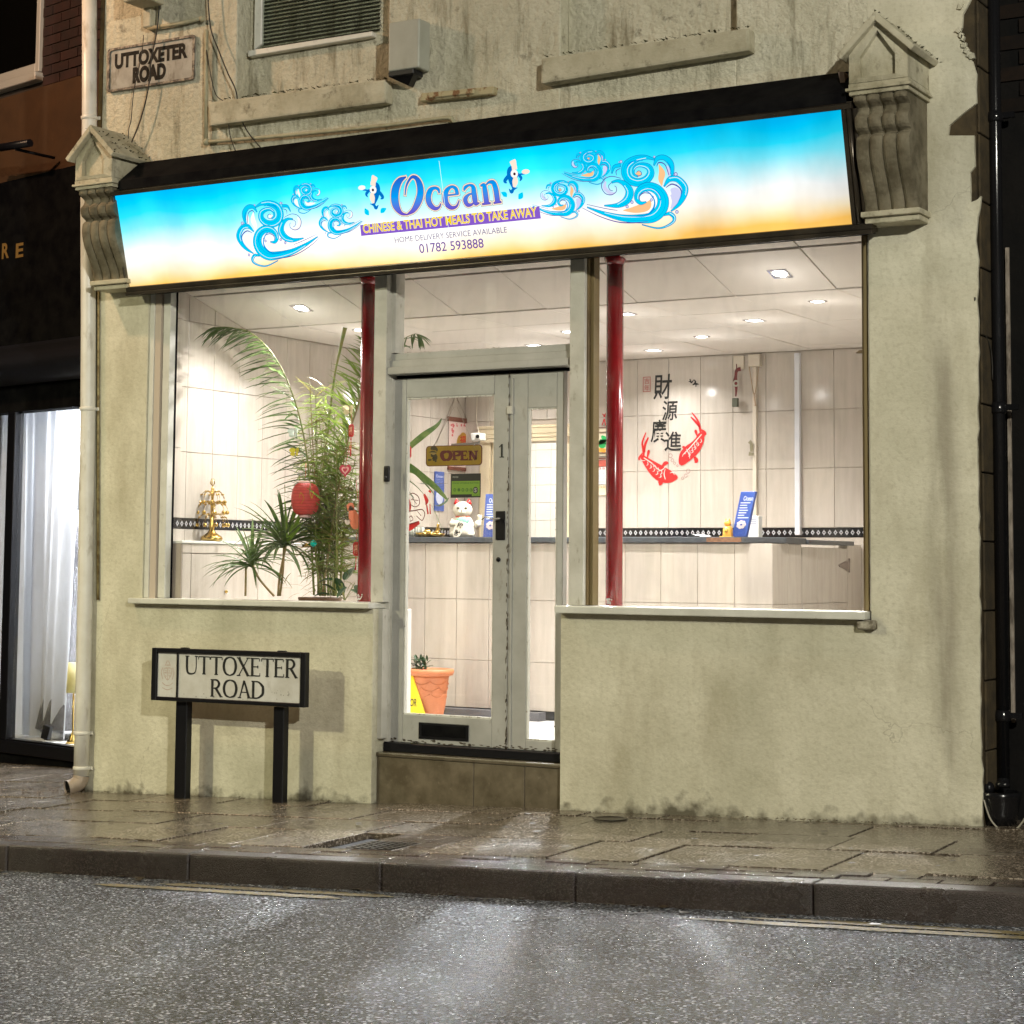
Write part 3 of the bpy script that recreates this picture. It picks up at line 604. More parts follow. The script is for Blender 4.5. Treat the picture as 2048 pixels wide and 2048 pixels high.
# ------------------------------------------------------------------ corbels
def corbel(cx, lb):
    T = thing('corbel', lb, 'corbel', (cx, 0, 2.93), 'carved corbels at the ends of the shop fascia')
    hw = .135
    # console: four reeds following an S profile
    prof = [(-.300, 3.52), (-.300, 3.495), (-.255, 3.47), (-.262, 3.44), (-.285, 3.415), (-.275, 3.37), (-.235, 3.345), (-.262, 3.325), (-.268, 3.27), (-.25, 3.2), (-.205, 3.12), (-.165, 3.05), (-.15, 3.01), (-.148, 2.985)]
    P = smooth_pts([(y, z, 0) for y, z in prof], 3)
    for k in range(4):
        w_ = 2*hw/4; x0 = cx-hw+k*w_; mb = MB(); n_ = 5
        cols = []
        for i in range(n_+1):
            a = i/n_; bul = .012*math.sin(math.pi*a)**.6 if 0 < a < 1 else 0
            cols.append([(x0+.003+(w_-.006)*a, p.x-bul+.006, p.y) for p in P])
        for a, b in zip(cols[:-1], cols[1:]): mb.strip(a, b)
        for cc in (cols[0], cols[-1]):
            mb.poly(cc+[(cc[0][0], -.0, cc[-1][2]), (cc[0][0], -.0, cc[0][2])])
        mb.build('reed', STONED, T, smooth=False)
    mb = MB(); core = [(cx-hw+.004, p.x+.014, p.y) for p in P]; mb.prism(core+[(cx-hw+.004, .0, 2.985), (cx-hw+.004, .0, 3.52)], (2*hw-.008, 0, 0)); mb.build('console_core', STONE, T)
    mb = MB()
    for (e, z0, z1, y) in ((.0, 2.93, 2.958, -.145), (.012, 2.958, 2.986, -.17)): mb.box(cx-hw-e, cx+hw+e, y, 0, z0, z1)
    mb.build('base_moulding', STONE, T, bevel=.006, seg=2)
    mb = MB()
    for (e, z0, z1, y) in ((.012, 3.522, 3.542, -.315), (.026, 3.542, 3.556, -.33), (.014, 3.556, 3.578, -.318)): mb.box(cx-hw-e, cx+hw+e, y, -.0, z0, z1)
    mb.build('cap_moulding', STONE, T, bevel=.004, seg=2)
    g = [(-.145, 3.579), (.145, 3.579), (.145, 3.715), (0, 3.885), (-.145, 3.715)]
    mb = MB(); mb.prism([(cx+x, -.295, z) for x, z in g], (0, .295, 0)); mb.build('gable_block', STONE, T, bevel=.004)
    # raised rim round the sunk panel
    mb = MB(); g2 = [(.6*x, 3.60+(z-3.579)*.72) for x, z in g]
    for i in range(5):
        j = (i+1) % 5; a, b, c_, d = g[i], g[j], g2[j], g2[i]
        mb.prism([(cx+a[0], -.318, a[1]), (cx+b[0], -.318, b[1]), (cx+c_[0], -.326, c_[1]), (cx+d[0], -.326, d[1])], (0, .03, 0))
    mb.build('panel_rim', STONE, T)
    for s in (-1, 1):
        mb = MB(); a = Vector((0, 3.905)); b = Vector((s*.195, 3.715)); d = (b-a).normalized(); nn = Vector((-d.y, d.x))*(.016 if s > 0 else -.016)
        q = [a, b, b-nn*1.9, a-Vector((0, .045))]
        mb.prism([(cx+p.x, -.36, p.y) for p in q], (0, .36, 0)); mb.build('roof_slope', STONE, T, bevel=.004)
    mb = MB()
    for i in range(130):
        s = random.choice((-1, 1)); a = random.random(); y = -random.uniform(.0, .36); x = s*.205*a; z = 3.905-.2*a+.003; r_ = random.uniform(.004, .012); q = random.uniform(0, 3)
        mb.poly([(cx+x+r_*math.cos(q+t), y+r_*math.sin(q+t), z+random.uniform(0, .01)) for t in (0, 2.1, 4.2)])
    mb.build('moss_growth', MATS['moss'], T, kind='stuff')
    return T
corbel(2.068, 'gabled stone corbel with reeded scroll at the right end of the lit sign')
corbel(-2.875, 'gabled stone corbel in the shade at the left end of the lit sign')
# ------------------------------------------------------------------ black roof strip over the sign
mb = MB(); x0, x1 = -2.70, 1.895
prof = [(-.285, 3.50), (-.285, 3.555), (-.10, 3.70), (-.02, 3.705), (-.02, 3.50)]
mb.prism([(x0, y, z) for y, z in prof], (x1-x0, 0, 0)); tag(mb.build('fascia_canopy', BLACKP), 'black felted canopy strip running above the whole lit sign', 'canopy')
mb = MB(); n_ = 90; L_, R_ = [], []
for i in range(n_+1):
    x = x0+(x1-x0)*i/n_; L_.append((x, -.004, 3.712+random.uniform(-.006, .008))); R_.append((x, -.03, 3.700))
mb.strip(L_, R_); mb.build('mortar_fillet', PU, SHOP)
mb = MB(); q = [at(1676, 142, -.2), at(1688, 144, -.2), at(1692, 184, -.2), at(1684, 186, -.2)]; mb.prism([tuple(p) for p in q], (0, .05, 0)); tag(mb.build('lead_flashing', mat('lead', (.16, .12, .10), .5)), 'small folded lead flashing at the right end of the canopy by the corbel', 'flashing')
# ------------------------------------------------------------------ the lit sign
SG = thing('lit_shop_sign', 'long backlit blue and sand coloured shop sign lettered Ocean above the windows', 'shop sign', (-.43, -.12, 2.93))
SP = PF((-2.75, -.12, 2.940), (1, 0, 0), (0, -.14, .533))
SW, SH = 4.617, .551
def signmat():
    M = bpy.data.materials.new('backlit_print'); M.use_nodes = True; t = M.node_tree; n = t.nodes; L = t.links
    n.remove(n['Principled BSDF']); e = n.new('ShaderNodeEmission'); L.new(e.outputs[0], n['Material Output'].inputs[0])
    tc = n.new('ShaderNodeTexCoord'); s = n.new('ShaderNodeSeparateXYZ'); L.new(tc.outputs['Object'], s.inputs[0])
    def ma(op, a, b=None, c=None):
        x = n.new('ShaderNodeMath'); x.operation = op
        for k, q in enumerate((a, b, c)):
            if q is None: continue
            if isinstance(q, (int, float)): x.inputs[k].default_value = q
            else: L.new(q, x.inputs[k])
        return x.outputs[0]
    def noise(sc, st):
        m_ = n.new('ShaderNodeMapping'); m_.inputs['Scale'].default_value = st; L.new(tc.outputs['Object'], m_.inputs[0]); z = n.new('ShaderNodeTexNoise'); z.inputs['Scale'].default_value = sc; z.inputs['Detail'].default_value = 4; L.new(m_.outputs[0], z.inputs[0]); return z.outputs['Fac']
    v = ma('MULTIPLY_ADD', s.outputs[2], 1/.533, .5)
    v = ma('ADD', v, ma('MULTIPLY', ma('SUBTRACT', noise(1.6, (1, 1, 1.5)), .5), .34))
    u = ma('MULTIPLY_ADD', s.outputs[0], 1/SW, .5)
    # the sand colour climbs at both ends and to the right
    v = ma('SUBTRACT', v, ma('MULTIPLY', ma('POWER', u, 3.), .045))
    r = n.new('ShaderNodeValToRGB'); el = r.color_ramp.elements; el[0].position = 0.0; el[0].color = (1., .56, .12, 1); el[1].position = 1.; el[1].color = (.0, .50, .95, 1)
    for p, c in ((.05, (1., .68, .28)), (.13, (1., .84, .56)), (.24, (1., .95, .85)), (.36, (.95, .98, .96)), (.50, (.58, .92, .98)), (.64, (.20, .84, 1.)), (.78, (.02, .74, 1.)), (.92, (.0, .60, .98))):
        q = el.new(p); q.color = (*c, 1)
    L.new(v, r.inputs[0]); L.new(r.outputs[0], e.inputs[0])
    # tubes: bright left of the middle, weaker to the right
    b = ma('SUBTRACT', 1.10, ma('MULTIPLY', ma('POWER', ma('ABSOLUTE', ma('SUBTRACT', u, .34)), 1.3), .55))
    b = ma('ADD', b, ma('MULTIPLY', ma('SUBTRACT', noise(2.2, (1.3, 1, .6)), .5), .75))
    L.new(ma('MULTIPLY', b, 1.18), e.inputs[1]); return M
mb = MB(); b = []
for dn in (0, -.004):
    for u, v in ((0, 0), (SW, 0), (SW, SH), (0, SH)): b.append(tuple(SP.pt(u, v, dn)))
mb.v = b; mb.f = [(0, 1, 2, 3), (7, 6, 5, 4), (0, 4, 5, 1), (1, 5, 6, 2), (2, 6, 7, 3), (3, 7, 4, 0)]; mb.mark(); face = mb.build('sign_face', signmat(), SG)
def sbar(mb, u0, u1, v0, v1, n0, n1):
    b = len(mb.v)
    for nn in (n0, n1):
        for u, v in ((u0, v0), (u1, v0), (u1, v1), (u0, v1)): mb.v.append(tuple(SP.pt(u, v, nn)))
    mb.f += [(b+3, b+2, b+1, b), (b+4, b+5, b+6, b+7), (b, b+1, b+5, b+4), (b+1, b+2, b+6, b+5), (b+2, b+3, b+7, b+6), (b+3, b, b+4, b+7)]; mb.mark()
mb = MB(); sbar(mb, -.012, SW+.055, SH+.001, SH+.026, -.05, .028); sbar(mb, -.012, SW+.055, SH+.0265, SH+.036, -.05, .014); mb.build('frame_bar', SIGNFR, SG, bevel=.004, seg=2)
mb = MB(); sbar(mb, -.012, SW+.10, -.030, -.001, -.05, .018); sbar(mb, -.012, SW+.10, -.052, -.0305, -.06, .03); mb.build('frame_bar', SIGNFR, SG, bevel=.004, seg=2)
mb = MB(); sbar(mb, -.012, -.001, -.0005, SH+.0005, -.05, .02); mb.build('frame_bar', SIGNFR, SG, bevel=.003)
mb = MB(); sbar(mb, SW+.001, SW+.022, -.0005, SH+.0005, -.05, .024); mb.tube([SP.pt(SW+.034, 0, .012), SP.pt(SW+.034, SH, .012)], .013, 10); mb.tube([SP.pt(SW+.060, -.03, .0), SP.pt(SW+.060, SH, .0)], .012, 10); sbar(mb, SW+.0225, SW+.075, -.001, SH, -.06, .0); mb.build('frame_bar', SIGNFR, SG)
mb = MB(); mb.prism([(-2.755, -.085, 2.905), (-2.755, -.095, 2.932), (-2.755, -.235, 3.475), (-2.755, -.235, 3.498), (-2.755, .02, 3.498), (-2.755, .02, 2.905)], (4.69, 0, 0)); mb.build('box_body', BLACKP, SG)
CY, CYD, CYL, OUT, OUTP, PEACH, LIL = emit('ink_cyan', (.0, .66, .98), 1.0), emit('ink_blue', (.0, .40, .92), .9), emit('ink_pale_cyan', (.30, .84, 1.), 1.), emit('ink_outline', (.012, .17, .58), .8), emit('ink_purple', (.14, .075, .46), .8), emit('ink_peach', (1., .58, .28), 1.), emit('ink_lilac', (.66, .68, .95), 1.)
IW = emit('ink_white', (1., .95, .92), 1.05); IY = emit('ink_yellow', (1., .72, .0), 1.); IP = emit('ink_violet', (.30, .13, .72), .85); IG = emit('ink_grey', (.26, .22, .42), .8); IC = emit('ink_cream', (1., .80, .66), 1.05)
zr = lambda x, y: (1060+x/5.682, 280+y/5.682)
zl = lambda x, y: (450+x/6.44, 350+y/6.44)
zo = lambda x, y: (700+x/4.83, 310+y/4.83)
c0 = SP.at(*zr(1230, 370)); ppm = 1/((SP.at(*zr(1330, 370))[0]-c0[0])/100)       # zoomed px per metre of sign
WV = dict(
 band=[[(1425, 225, 8), (1320, 195, 34), (1205, 215, 62), (1110, 280, 86), (1088, 370, 92), (1130, 450, 86), (1225, 483, 78), (1320, 455, 78), (1372, 385, 76), (1355, 315, 62), (1290, 285, 44), (1220, 290, 30), (1180, 330, 24), (1180, 385, 18), (1225, 412, 12)],
       [(655, 765, 6), (850, 835, 34), (1050, 885, 62), (1250, 895, 84), (1400, 875, 104), (1492, 790, 122), (1515, 680, 122), (1465, 580, 104), (1370, 530, 86), (1275, 550, 76), (1222, 610, 60), (1218, 675, 46), (1262, 717, 30), (1320, 705, 8)],
       [(850, 745, 6), (1000, 742, 44), (1100, 685, 76), (1135, 590, 84), (1085, 505, 54), (1005, 465, 26), (935, 480, 14)],
       [(1412, 285, 8), (1450, 210, 38), (1530, 200, 46), (1600, 260, 56), (1620, 350, 36), (1615, 420, 12)],
       [(1528, 525, 8), (1590, 445, 46), (1680, 445, 58), (1760, 530, 64), (1758, 620, 54), (1700, 725, 34), (1610, 805, 8)],
       [(1530, 855, 8), (1590, 835, 32), (1640, 875, 34), (1630, 930, 22), (1540, 985, 12), (1440, 1000, 8), (1280, 962, 3)],
       [(935, 375, 6), (960, 305, 26), (1030, 285, 30)]],
 dark=[[(1105, 330, 4), (1130, 265, 16), (1210, 235, 10), (1290, 232, 4)], [(1060, 860, 4), (1300, 860, 18), (1400, 790, 22), (1420, 690, 16), (1360, 600, 12), (1290, 575, 4)], [(1480, 720, 3), (1485, 640, 10), (1420, 560, 8), (1330, 545, 3)], [(1660, 500, 4), (1720, 560, 16), (1720, 640, 14), (1670, 740, 4)], [(1560, 240, 3), (1600, 310, 12), (1600, 390, 4)]],
 line=[[(1040, 435, 5), (930, 412, 6), (845, 450, 7), (818, 530, 7), (860, 605, 7), (930, 622, 7), (985, 585, 6), (985, 535, 5), (965, 520, 4)], [(935, 480, 5), (898, 520, 6), (915, 565, 6), (950, 578, 4)], [(1225, 412, 5), (1270, 395, 6), (1265, 360, 6), (1235, 350, 5), (1215, 370, 4)], [(1255, 690, 4), (1250, 640, 8), (1300, 600, 8), (1380, 610, 5)], [(990, 400, 4), (985, 350, 8), (1035, 320, 4)], [(1550, 540, 5), (1620, 500, 12), (1700, 540, 8), (1730, 610, 4)], [(1445, 300, 4), (1470, 255, 10), (1540, 280, 8), (1585, 400, 5)],
       [(600, 770, 3), (800, 868, 7), (1000, 930, 9), (1180, 940, 9), (1350, 925, 3)], [(650, 730, 3), (850, 775, 6), (1000, 800, 4)]],
 fill=[[(1465, 275, 8), (1500, 370, 70), (1490, 450, 60), (1500, 520, 10)], [(1060, 800, 6), (1200, 790, 70), (1330, 750, 90), (1370, 680, 10)], [(1200, 385, 10), (1235, 385, 60), (1265, 385, 10)]],
 pale=[[(1560, 290, 8), (1575, 350, 40), (1585, 430, 8)], [(1600, 560, 20), (1650, 600, 120), (1650, 700, 80), (1600, 780, 10)], [(860, 470, 20), (850, 540, 44), (910, 600, 36), (970, 600, 8)]],
 dots=[(1662, 388, 20), (1040, 245, 17), (1418, 190, 12), (1675, 815, 18), (1110, 755, 17), (1165, 705, 17), (1385, 680, 16), (1400, 645, 12), (1018, 250, 8)])
ART = {k: MB() for k in ('fill', 'pale', 'white', 'crease', 'halo', 'outline', 'band', 'dark', 'line')}
def wave(center, sc, mirror, rot=0.):
    pk, fk = ('pale', 'fill') if not mirror else ('white', 'white')
    cu, cv = center; ca, sa = math.cos(rot), math.sin(rot)
    def T(x, y):
        u, v = SP.at(*zr(x, y)); du, dv = (u-c0[0])*sc, (v-c0[1])*sc
        if mirror: du = -du
        return cu+du*ca-dv*sa, cv+du*sa+dv*ca
    k = max(3, int(6*min(1, sc*1.4))); n0 = wave.n; wave.n += .0
    for key, nn, ex in (('pale', .0010, 0), ('fill', .0014, 0)):
        for st in WV[key]: ribbon(ART[pk if key == 'pale' else fk], SP, [(*T(x, y), w*sc/ppm) for x, y, w in st], nn+n0, k)
    for i, st in enumerate(WV['band']):
        pts = [(*T(x, y), w*sc/ppm) for x, y, w in st]
        ribbon(ART['outline'], SP, pts, .0020+.0004*i, k, extra=5.*max(sc, .6)/ppm)
        ribbon(ART['band'], SP, pts, .0022+.0004*i, k)
        for off, key2, w2 in ((-.22, 'crease', 3.2), (.24, 'white', 5.)):
            q = []
            for j_, (a_, b_, w_) in enumerate(pts):
                p0_, p1_ = pts[max(j_-1, 0)], pts[min(j_+1, len(pts)-1)]; tx, ty = p1_[0]-p0_[0], p1_[1]-p0_[1]; l_ = math.hypot(tx, ty) or 1
                q.append((a_-ty/l_*w_*off, b_+tx/l_*w_*off, min(w_*.16, w2*max(sc, .6)/ppm)))
            if len(q) > 6: ribbon(ART[key2], SP, q[1:-2], .0023+.0004*i, k)
    for st in WV['dark']: ribbon(ART['dark'], SP, [(*T(x, y), w*sc/ppm) for x, y, w in st], .0056, k)
    for st in WV['line']: ribbon(ART['line'], SP, [(*T(x, y), (w+1.5)*max(sc, .62)/ppm) for x, y, w in st], .0058, k)
    for x, y, r_ in WV['dots']:
        u, v = T(x, y); r_ = r_*sc/ppm; disc(ART['pale'], SP, u, v, r_*.8, .0052, 10); ring(ART['line'], SP, u, v, r_*.75, max(r_*.3, .0012), .0060, 12)
wave.n = 0
wave(c0, 1., False)
wave(SP.at(*zr(340, 560)), .54, False, -.05)
wave(SP.at(*zr(665, 205)), .47, False, -.05)
wave(SP.at(*zl(590, 520)), .98, True)
wave(SP.at(*zl(1440, 470)), .50, True, .05)
wave(SP.at(*zl(1050, 190)), .44, True, .05)
for key, mt_, nm in (('fill', PEACH, 'wave_peach'), ('pale', LIL, 'wave_pale'), ('white', IW, 'wave_white'), ('crease', emit('ink_crease', (.0, .34, .80), .9), 'wave_crease'), ('outline', OUT, 'wave_outline'), ('band', CY, 'wave_band'), ('dark', CYD, 'wave_shade'), ('line', OUTP, 'wave_line')):
    ART[key].build(nm, mt_, SG, kind='stuff')
# the word Ocean
LT = [[(558, 575, 6), (500, 560, 26), (452, 490, 62), (438, 400, 70), (452, 310, 66), (490, 245, 44), (545, 212, 6)],
      [(538, 385, 5), (553, 290, 12), (600, 215, 18), (648, 225, 34), (680, 290, 54), (686, 370, 58), (665, 450, 56), (620, 530, 36), (558, 575, 6)],
      [(868, 365, 10), (858, 330, 22), (820, 318, 20), (780, 345, 40), (762, 410, 48), (778, 475, 44), (825, 515, 28), (865, 505, 14), (884, 470, 5)],
      [(925, 392, 9), (985, 384, 9), (1050, 376, 9)], [(1042, 378, 30), (1028, 325, 28), (985, 306, 18), (940, 345, 36), (926, 410, 46), (940, 470, 42), (985, 508, 28), (1035, 495, 14), (1060, 440, 5)],
      [(1108, 340, 10), (1120, 312, 22), (1160, 290, 14), (1195, 310, 34), (1204, 370, 42), (1214, 440, 42), (1222, 470, 26), (1254, 462, 6)], [(1200, 368, 5), (1150, 385, 16), (1120, 430, 36), (1140, 478, 30), (1180, 478, 16), (1208, 450, 5)],
      [(1268, 296, 10), (1300, 290, 28), (1308, 330, 40), (1318, 400, 42), (1326, 462, 42)], [(1285, 474, 12), (1362, 464, 12)],
      [(1318, 290, 5), (1350, 262, 18), (1390, 268, 36), (1412, 320, 42), (1424, 390, 42), (1432, 452, 42)], [(1396, 462, 12), (1466, 452, 12)]]
glow, rim, edge_, ink = MB(), MB(), MB(), MB()
so = 1/((SP.at(*zo(900, 400))[0]-SP.at(*zo(800, 400))[0])/100)
for i, st in enumerate(LT):
    P = [(*SP.at(*zo(x, y)), w/so) for x, y, w in st]
    ribbon(edge_, SP, P, .0061+i*1e-5, 6, extra=15/so); ribbon(rim, SP, P, .0063+i*1e-5, 6, extra=12/so); ribbon(glow, SP, P, .0066+i*1e-5, 6, extra=3.2/so); ribbon(ink, SP, P, .0069+i*1e-5, 6)
edge_.build('letter_shadow', emit('ink_shadow', (.20, .30, .16), .75), SG); rim.build('letter_rim', IC, SG); glow.build('letter_keyline', emit('ink_maroon', (.16, .05, .14), .8), SG)
def inkmat():
    M = bpy.data.materials.new('ink_letter_blue'); M.use_nodes = True; t = M.node_tree; n = t.nodes; n.remove(n['Principled BSDF']); e = n.new('ShaderNodeEmission'); tc = n.new('ShaderNodeTexCoord'); s = n.new('ShaderNodeSeparateXYZ'); r = n.new('ShaderNodeValToRGB'); mr = n.new('ShaderNodeMapRange')
    t.links.new(tc.outputs['Object'], s.inputs[0]); t.links.new(s.outputs[2], mr.inputs[0]); mr.inputs[1].default_value = -.11; mr.inputs[2].default_value = .11
    el = r.color_ramp.elements; el[0].color = (.18, .04, .60, 1); el[1].color = (.02, .09, .60, 1); q = el.new(.5); q.color = (.0, .36, .95, 1)
    t.links.new(mr.outputs[0], r.inputs[0]); t.links.new(r.outputs[0], e.inputs[0]); t.links.new(e.outputs[0], n['Material Output'].inputs[0]); return M
ink.build('letter_ink', inkmat(), SG)
# strap line and the smaller lettering
mb = MB(); q = [SP.at(*zo(115, 781)), SP.at(*zo(1850, 612)), SP.at(*zo(1835, 495)), SP.at(*zo(105, 676))]; mb.poly([SP.pt(u, v, .0070) for u, v in q]); mb.build('strap', IP, SG)
mb = MB(); text_px(mb, SP, 'CHINESE & THAI HOT MEALS TO TAKE AWAY', zo(140, 757), zo(1812, 587), .049, .0074, .034); mb.build('strap_outline', IW, SG)
mb = MB(); text_px(mb, SP, 'CHINESE & THAI HOT MEALS TO TAKE AWAY', zo(140, 757), zo(1812, 587), .049, .0078, .012); mb.build('strap_lettering', IY, SG)
mb = MB(); text_px(mb, SP, 'HOME DELIVERY SERVICE AVAILABLE', zo(443, 850), zo(1525, 745), .031, .0074); mb.build('small_lettering', IG, SG)
mb = MB(); text_px(mb, SP, '01782 593888', zo(682, 950), zo(1300, 890), .050, .0074, .006); mb.build('phone_number', emit('ink_number', (.20, .10, .48), .8), SG, kind='stuff')
mb = MB(); ribbon(mb, SP, [(*SP.at(*zo(868, 55)), .0025), (*SP.at(*zo(900, 300)), .003), (*SP.at(*zo(935, 560)), .003), (*SP.at(*zo(960, 705)), .0025)], .0082); mb.build('panel_joint', emit('joint_light', (.75, 1., .85), 1.1), SG)
# two little chef fish in print (plain generic ones)
def chef(sx, pts0, n0=.0064):
    f = lambda x, y: SP.at(*zo(pts0[0]+sx*x, pts0[1]+y)); w = lambda a: a/so
    B, Wt, C_, P_, K = MB(), MB(), MB(), MB(), MB()
    ribbon(B, SP, [(*f(-10, -70), w(40)), (*f(8, -40), w(96)), (*f(10, 10), w(100)), (*f(12, 60), w(66)), (*f(0, 120), w(34)), (*f(4, 160), w(12))], n0); ribbon(B, SP, [(*f(-40, 125), w(4)), (*f(0, 140), w(22)), (*f(20, 165), w(30)), (*f(44, 135), w(4))], n0); ribbon(B, SP, [(*f(40, 0), w(30)), (*f(84, 60), w(30)), (*f(62, 80), w(6))], n0); ribbon(B, SP, [(*f(-40, -10), w(22)), (*f(-74, 30), w(26)), (*f(-60, 62), w(6))], n0)
    ribbon(P_, SP, [(*f(-20, 20), w(30)), (*f(-16, 70), w(52)), (*f(-6, 120), w(20))], n0+.0003); disc(Wt, SP, *f(-8, -10), w(34), n0+.0002, 14); disc(K, SP, *f(-10, -8), w(12), n0+.0005, 10)
    ribbon(P_, SP, [(*f(-34, -72), w(30)), (*f(16, -64), w(40))], n0+.0002); ribbon(P_, SP, [(*f(-8, -80), w(46)), (*f(6, -130), w(60)), (*f(10, -142), w(40))], n0+.0003)
    disc(Wt if sx > 0 else P_, SP, *f(-118, -30), w(38), n0+.0002, 12, w(20)); ribbon(B, SP, [(*f(-110, -10), w(12)), (*f(-60, -4), w(14))], n0)
    ribbon(C_, SP, [(*f(-88, 170), w(8)), (*f(-70, 205), w(48)), (*f(-50, 235), w(10))], n0); ribbon(C_, SP, [(*f(66, 215), w(8)), (*f(84, 190), w(44)), (*f(118, 170), w(8))], n0)
    B.build('fish_body', emit('ink_fish', (.0, .20, .66), .9), SG, kind='stuff'); P_.build('fish_belly', IC, SG, kind='stuff'); Wt.build('fish_face', IW, SG, kind='stuff'); C_.build('fish_splash', CY, SG, kind='stuff'); K.build('fish_eye', emit('ink_dark', (.1, .02, .05), .6), SG)
chef(1, (238, 345)); chef(-1, (1585, 190))
# ------------------------------------------------------------------ shop front joinery
FR = thing('shopfront', 'old cream painted timber shopfront with two big windows and sills', 'shopfront', (-.4, .05, 1.0))
ZT = 3.02
def post(name, x0, x1, y0, y1, z0, z1, mt=OLDPAINT, bev=.004): mb = MB(); mb.box(x0, x1, y0, y1, z0, z1); return mb.build(name, mt, FR, bevel=bev, seg=2)
X = lambda px, Y, py=900: at(px, py, Y).x
# sills
mb = MB(); mb.box(-2.757, -1.0, -.055, .16, 1.031, 1.064); mb.build('window_sill', SILLP, FR, bevel=.006, seg=2)
mb = MB(); mb.box(.186, 1.888, -.065, .16, 1.031, 1.070); mb.build('window_sill', SILLP, FR, bevel=.006, seg=2)
mb = MB(); mb.box(1.84, 1.93, -.045, .06, .985, 1.030); mb.build('rotten_sill_end', mat('rotten_wood', (.10, .08, .05), .9, col2=(.45, .42, .33), scale=30), FR, bevel=.006)
# left window frame
post('frame_post', -2.691, -2.655, .012, .12, 1.065, ZT, SILLP); post('frame_post', -2.654, -2.60, .075, .15, 1.065, ZT, STONE); post('frame_post', -2.599, -2.545, .03, .098, 1.065, ZT, SILLP); post('frame_bead', -2.5445, -2.5425, .080, .097, 1.065, ZT, BLACKP, .001)
# middle left post with its bead
post('frame_post', X(745, .05), X(770, .05), .05, .20, 1.066, ZT); post('frame_post', -1.003+.0, -.972, .112, .2, .29, 2.33)
post('frame_post', X(745, .05)+.002, X(770, .05), .05, .20, .31, 1.029)
post('frame_bead', X(772, .10), X(788, .10), .10, .19, 2.47, ZT)
# middle right post
post('frame_post', X(1140, .04), X(1169, .04), .03, .20, 1.071, ZT); post('frame_post', X(1140, .04)+.02, .19, .06, .2, .29, 1.03); post('frame_bead', X(1170, .06), X(1175.5, .06), .06, .15, 1.071, ZT, BROWNF, .002); post('frame_bead', X(1176, .06), X(1182, .06), .085, .15, 1.071, ZT, mat('yellowed_wood', (.19, .145, .065), .5), .002)
# right post of right window
post('frame_post', X(1723, .05, 800), X(1729, .05, 800), .06, .16, 1.071, ZT, BROWNF); post('frame_bead', X(1729.5, .04, 800), X(1737, .04, 800), .03, .14, 1.071, ZT, mat('yellowed_wood', (.19, .145, .065), .5)); post('frame_post', X(1737.5, .01, 800), 1.902, .008, .12, 1.071, ZT)
# heads, above the sign bottom and out of sight from the street
post('window_head', -2.54, X(722, .05), .06, .16, 2.985, ZT+.03); post('window_head', X(1182, .06), X(1723, .05), .06, .16, 2.985, ZT+.03)
# panes
def pane(px0, px1, z0, z1, Y, par, name='pane'):
    mb = MB(); mb.box(px0, px1, Y, Y+.005, z0, z1); return mb.build(name, GLASS, par)
pane(-2.575, X(744, .05), 1.066, 2.984, .10, FR); pane(X(1182.5, .06), X(1722, .05, 800), 1.072, 2.984, .10, FR)
# ------------------------------------------------------------------ doorway: transom, door, side leaf, steps
DW = thing('shop_door', 'grey cream glazed door with narrow glazed side leaf, letter slot and number 1', 'door', (-.4, .14, .29))
D = .14
def dbox(name, px0, py0, px1, py1, y0=D, th=.045, mt=DOORP, par=None, bev=.004):
    a = at(px0, (py0+py1)/2, y0); b = at(px1, (py0+py1)/2, y0); za = at((px0+px1)/2, py0, y0).z; zb = at((px0+px1)/2, py1, y0).z
    mb = MB(); mb.box(a.x, b.x, y0, y0+th, zb, za); return mb.build(name, mt, par or DW, bevel=bev, seg=2)
zdt, zdb, zgt, zgb = 2.326, .290, 2.215, .445
xs = [at(784, 900, D).x, at(811.5, 900, D).x, at(988, 900, D).x, at(1018, 900, D).x, at(1055, 900, D).x, at(1113.5, 900, D).x, at(1127, 900, D).x]
def dpart(name, x0, x1, z0, z1, y0=D, y1=D+.045, mt=DOORP, bev=.004): mb = MB(); mb.box(x0, x1, y0, y1, z0, z1); return mb.build(name, mt, DW, bevel=bev, seg=2)
dpart('stile', xs[0], xs[1], zdb, zdt); dpart('stile', xs[2], xs[3]-.002, zdb, zdt); dpart('top_rail', xs[1]+.0005, xs[2]-.0005, zgt, zdt); dpart('bottom_rail', xs[1]+.0005, xs[2]-.0005, zdb, zgb)
zs_t = at(1085, 815, D).z; zs_b = at(1085, 1482, D).z
dpart('side_leaf_stile', xs[3]+.002, xs[4], zdb, zdt); dpart('side_leaf_stile', xs[5], xs[6], zdb, zdt); dpart('side_leaf_rail', xs[4]+.0005, xs[5]-.0005, zs_t, zdt); dpart('side_leaf_rail', xs[4]+.0005, xs[5]-.0005, zdb, zs_b)
for (a, b, c_, d_) in ((xs[1], xs[2], zgb, zgt), (xs[4], xs[5], zs_b, zs_t)):
    mb = MB(); mb.box(a, a+.007, D+.006, D+.03, c_, d_); mb.box(b-.007, b, D+.006, D+.03, c_, d_); mb.box(a+.0072, b-.0072, D+.006, D+.03, d_-.007, d_); mb.box(a+.0072, b-.0072, D+.006, D+.03, c_, c_+.007)
    mb.build('glazing_bead', SILLP, DW); mb = MB(); mb.box(a+.003, b-.003, D+.018, D+.022, c_+.003, d_-.003); mb.build('pane', GLASS, DW)
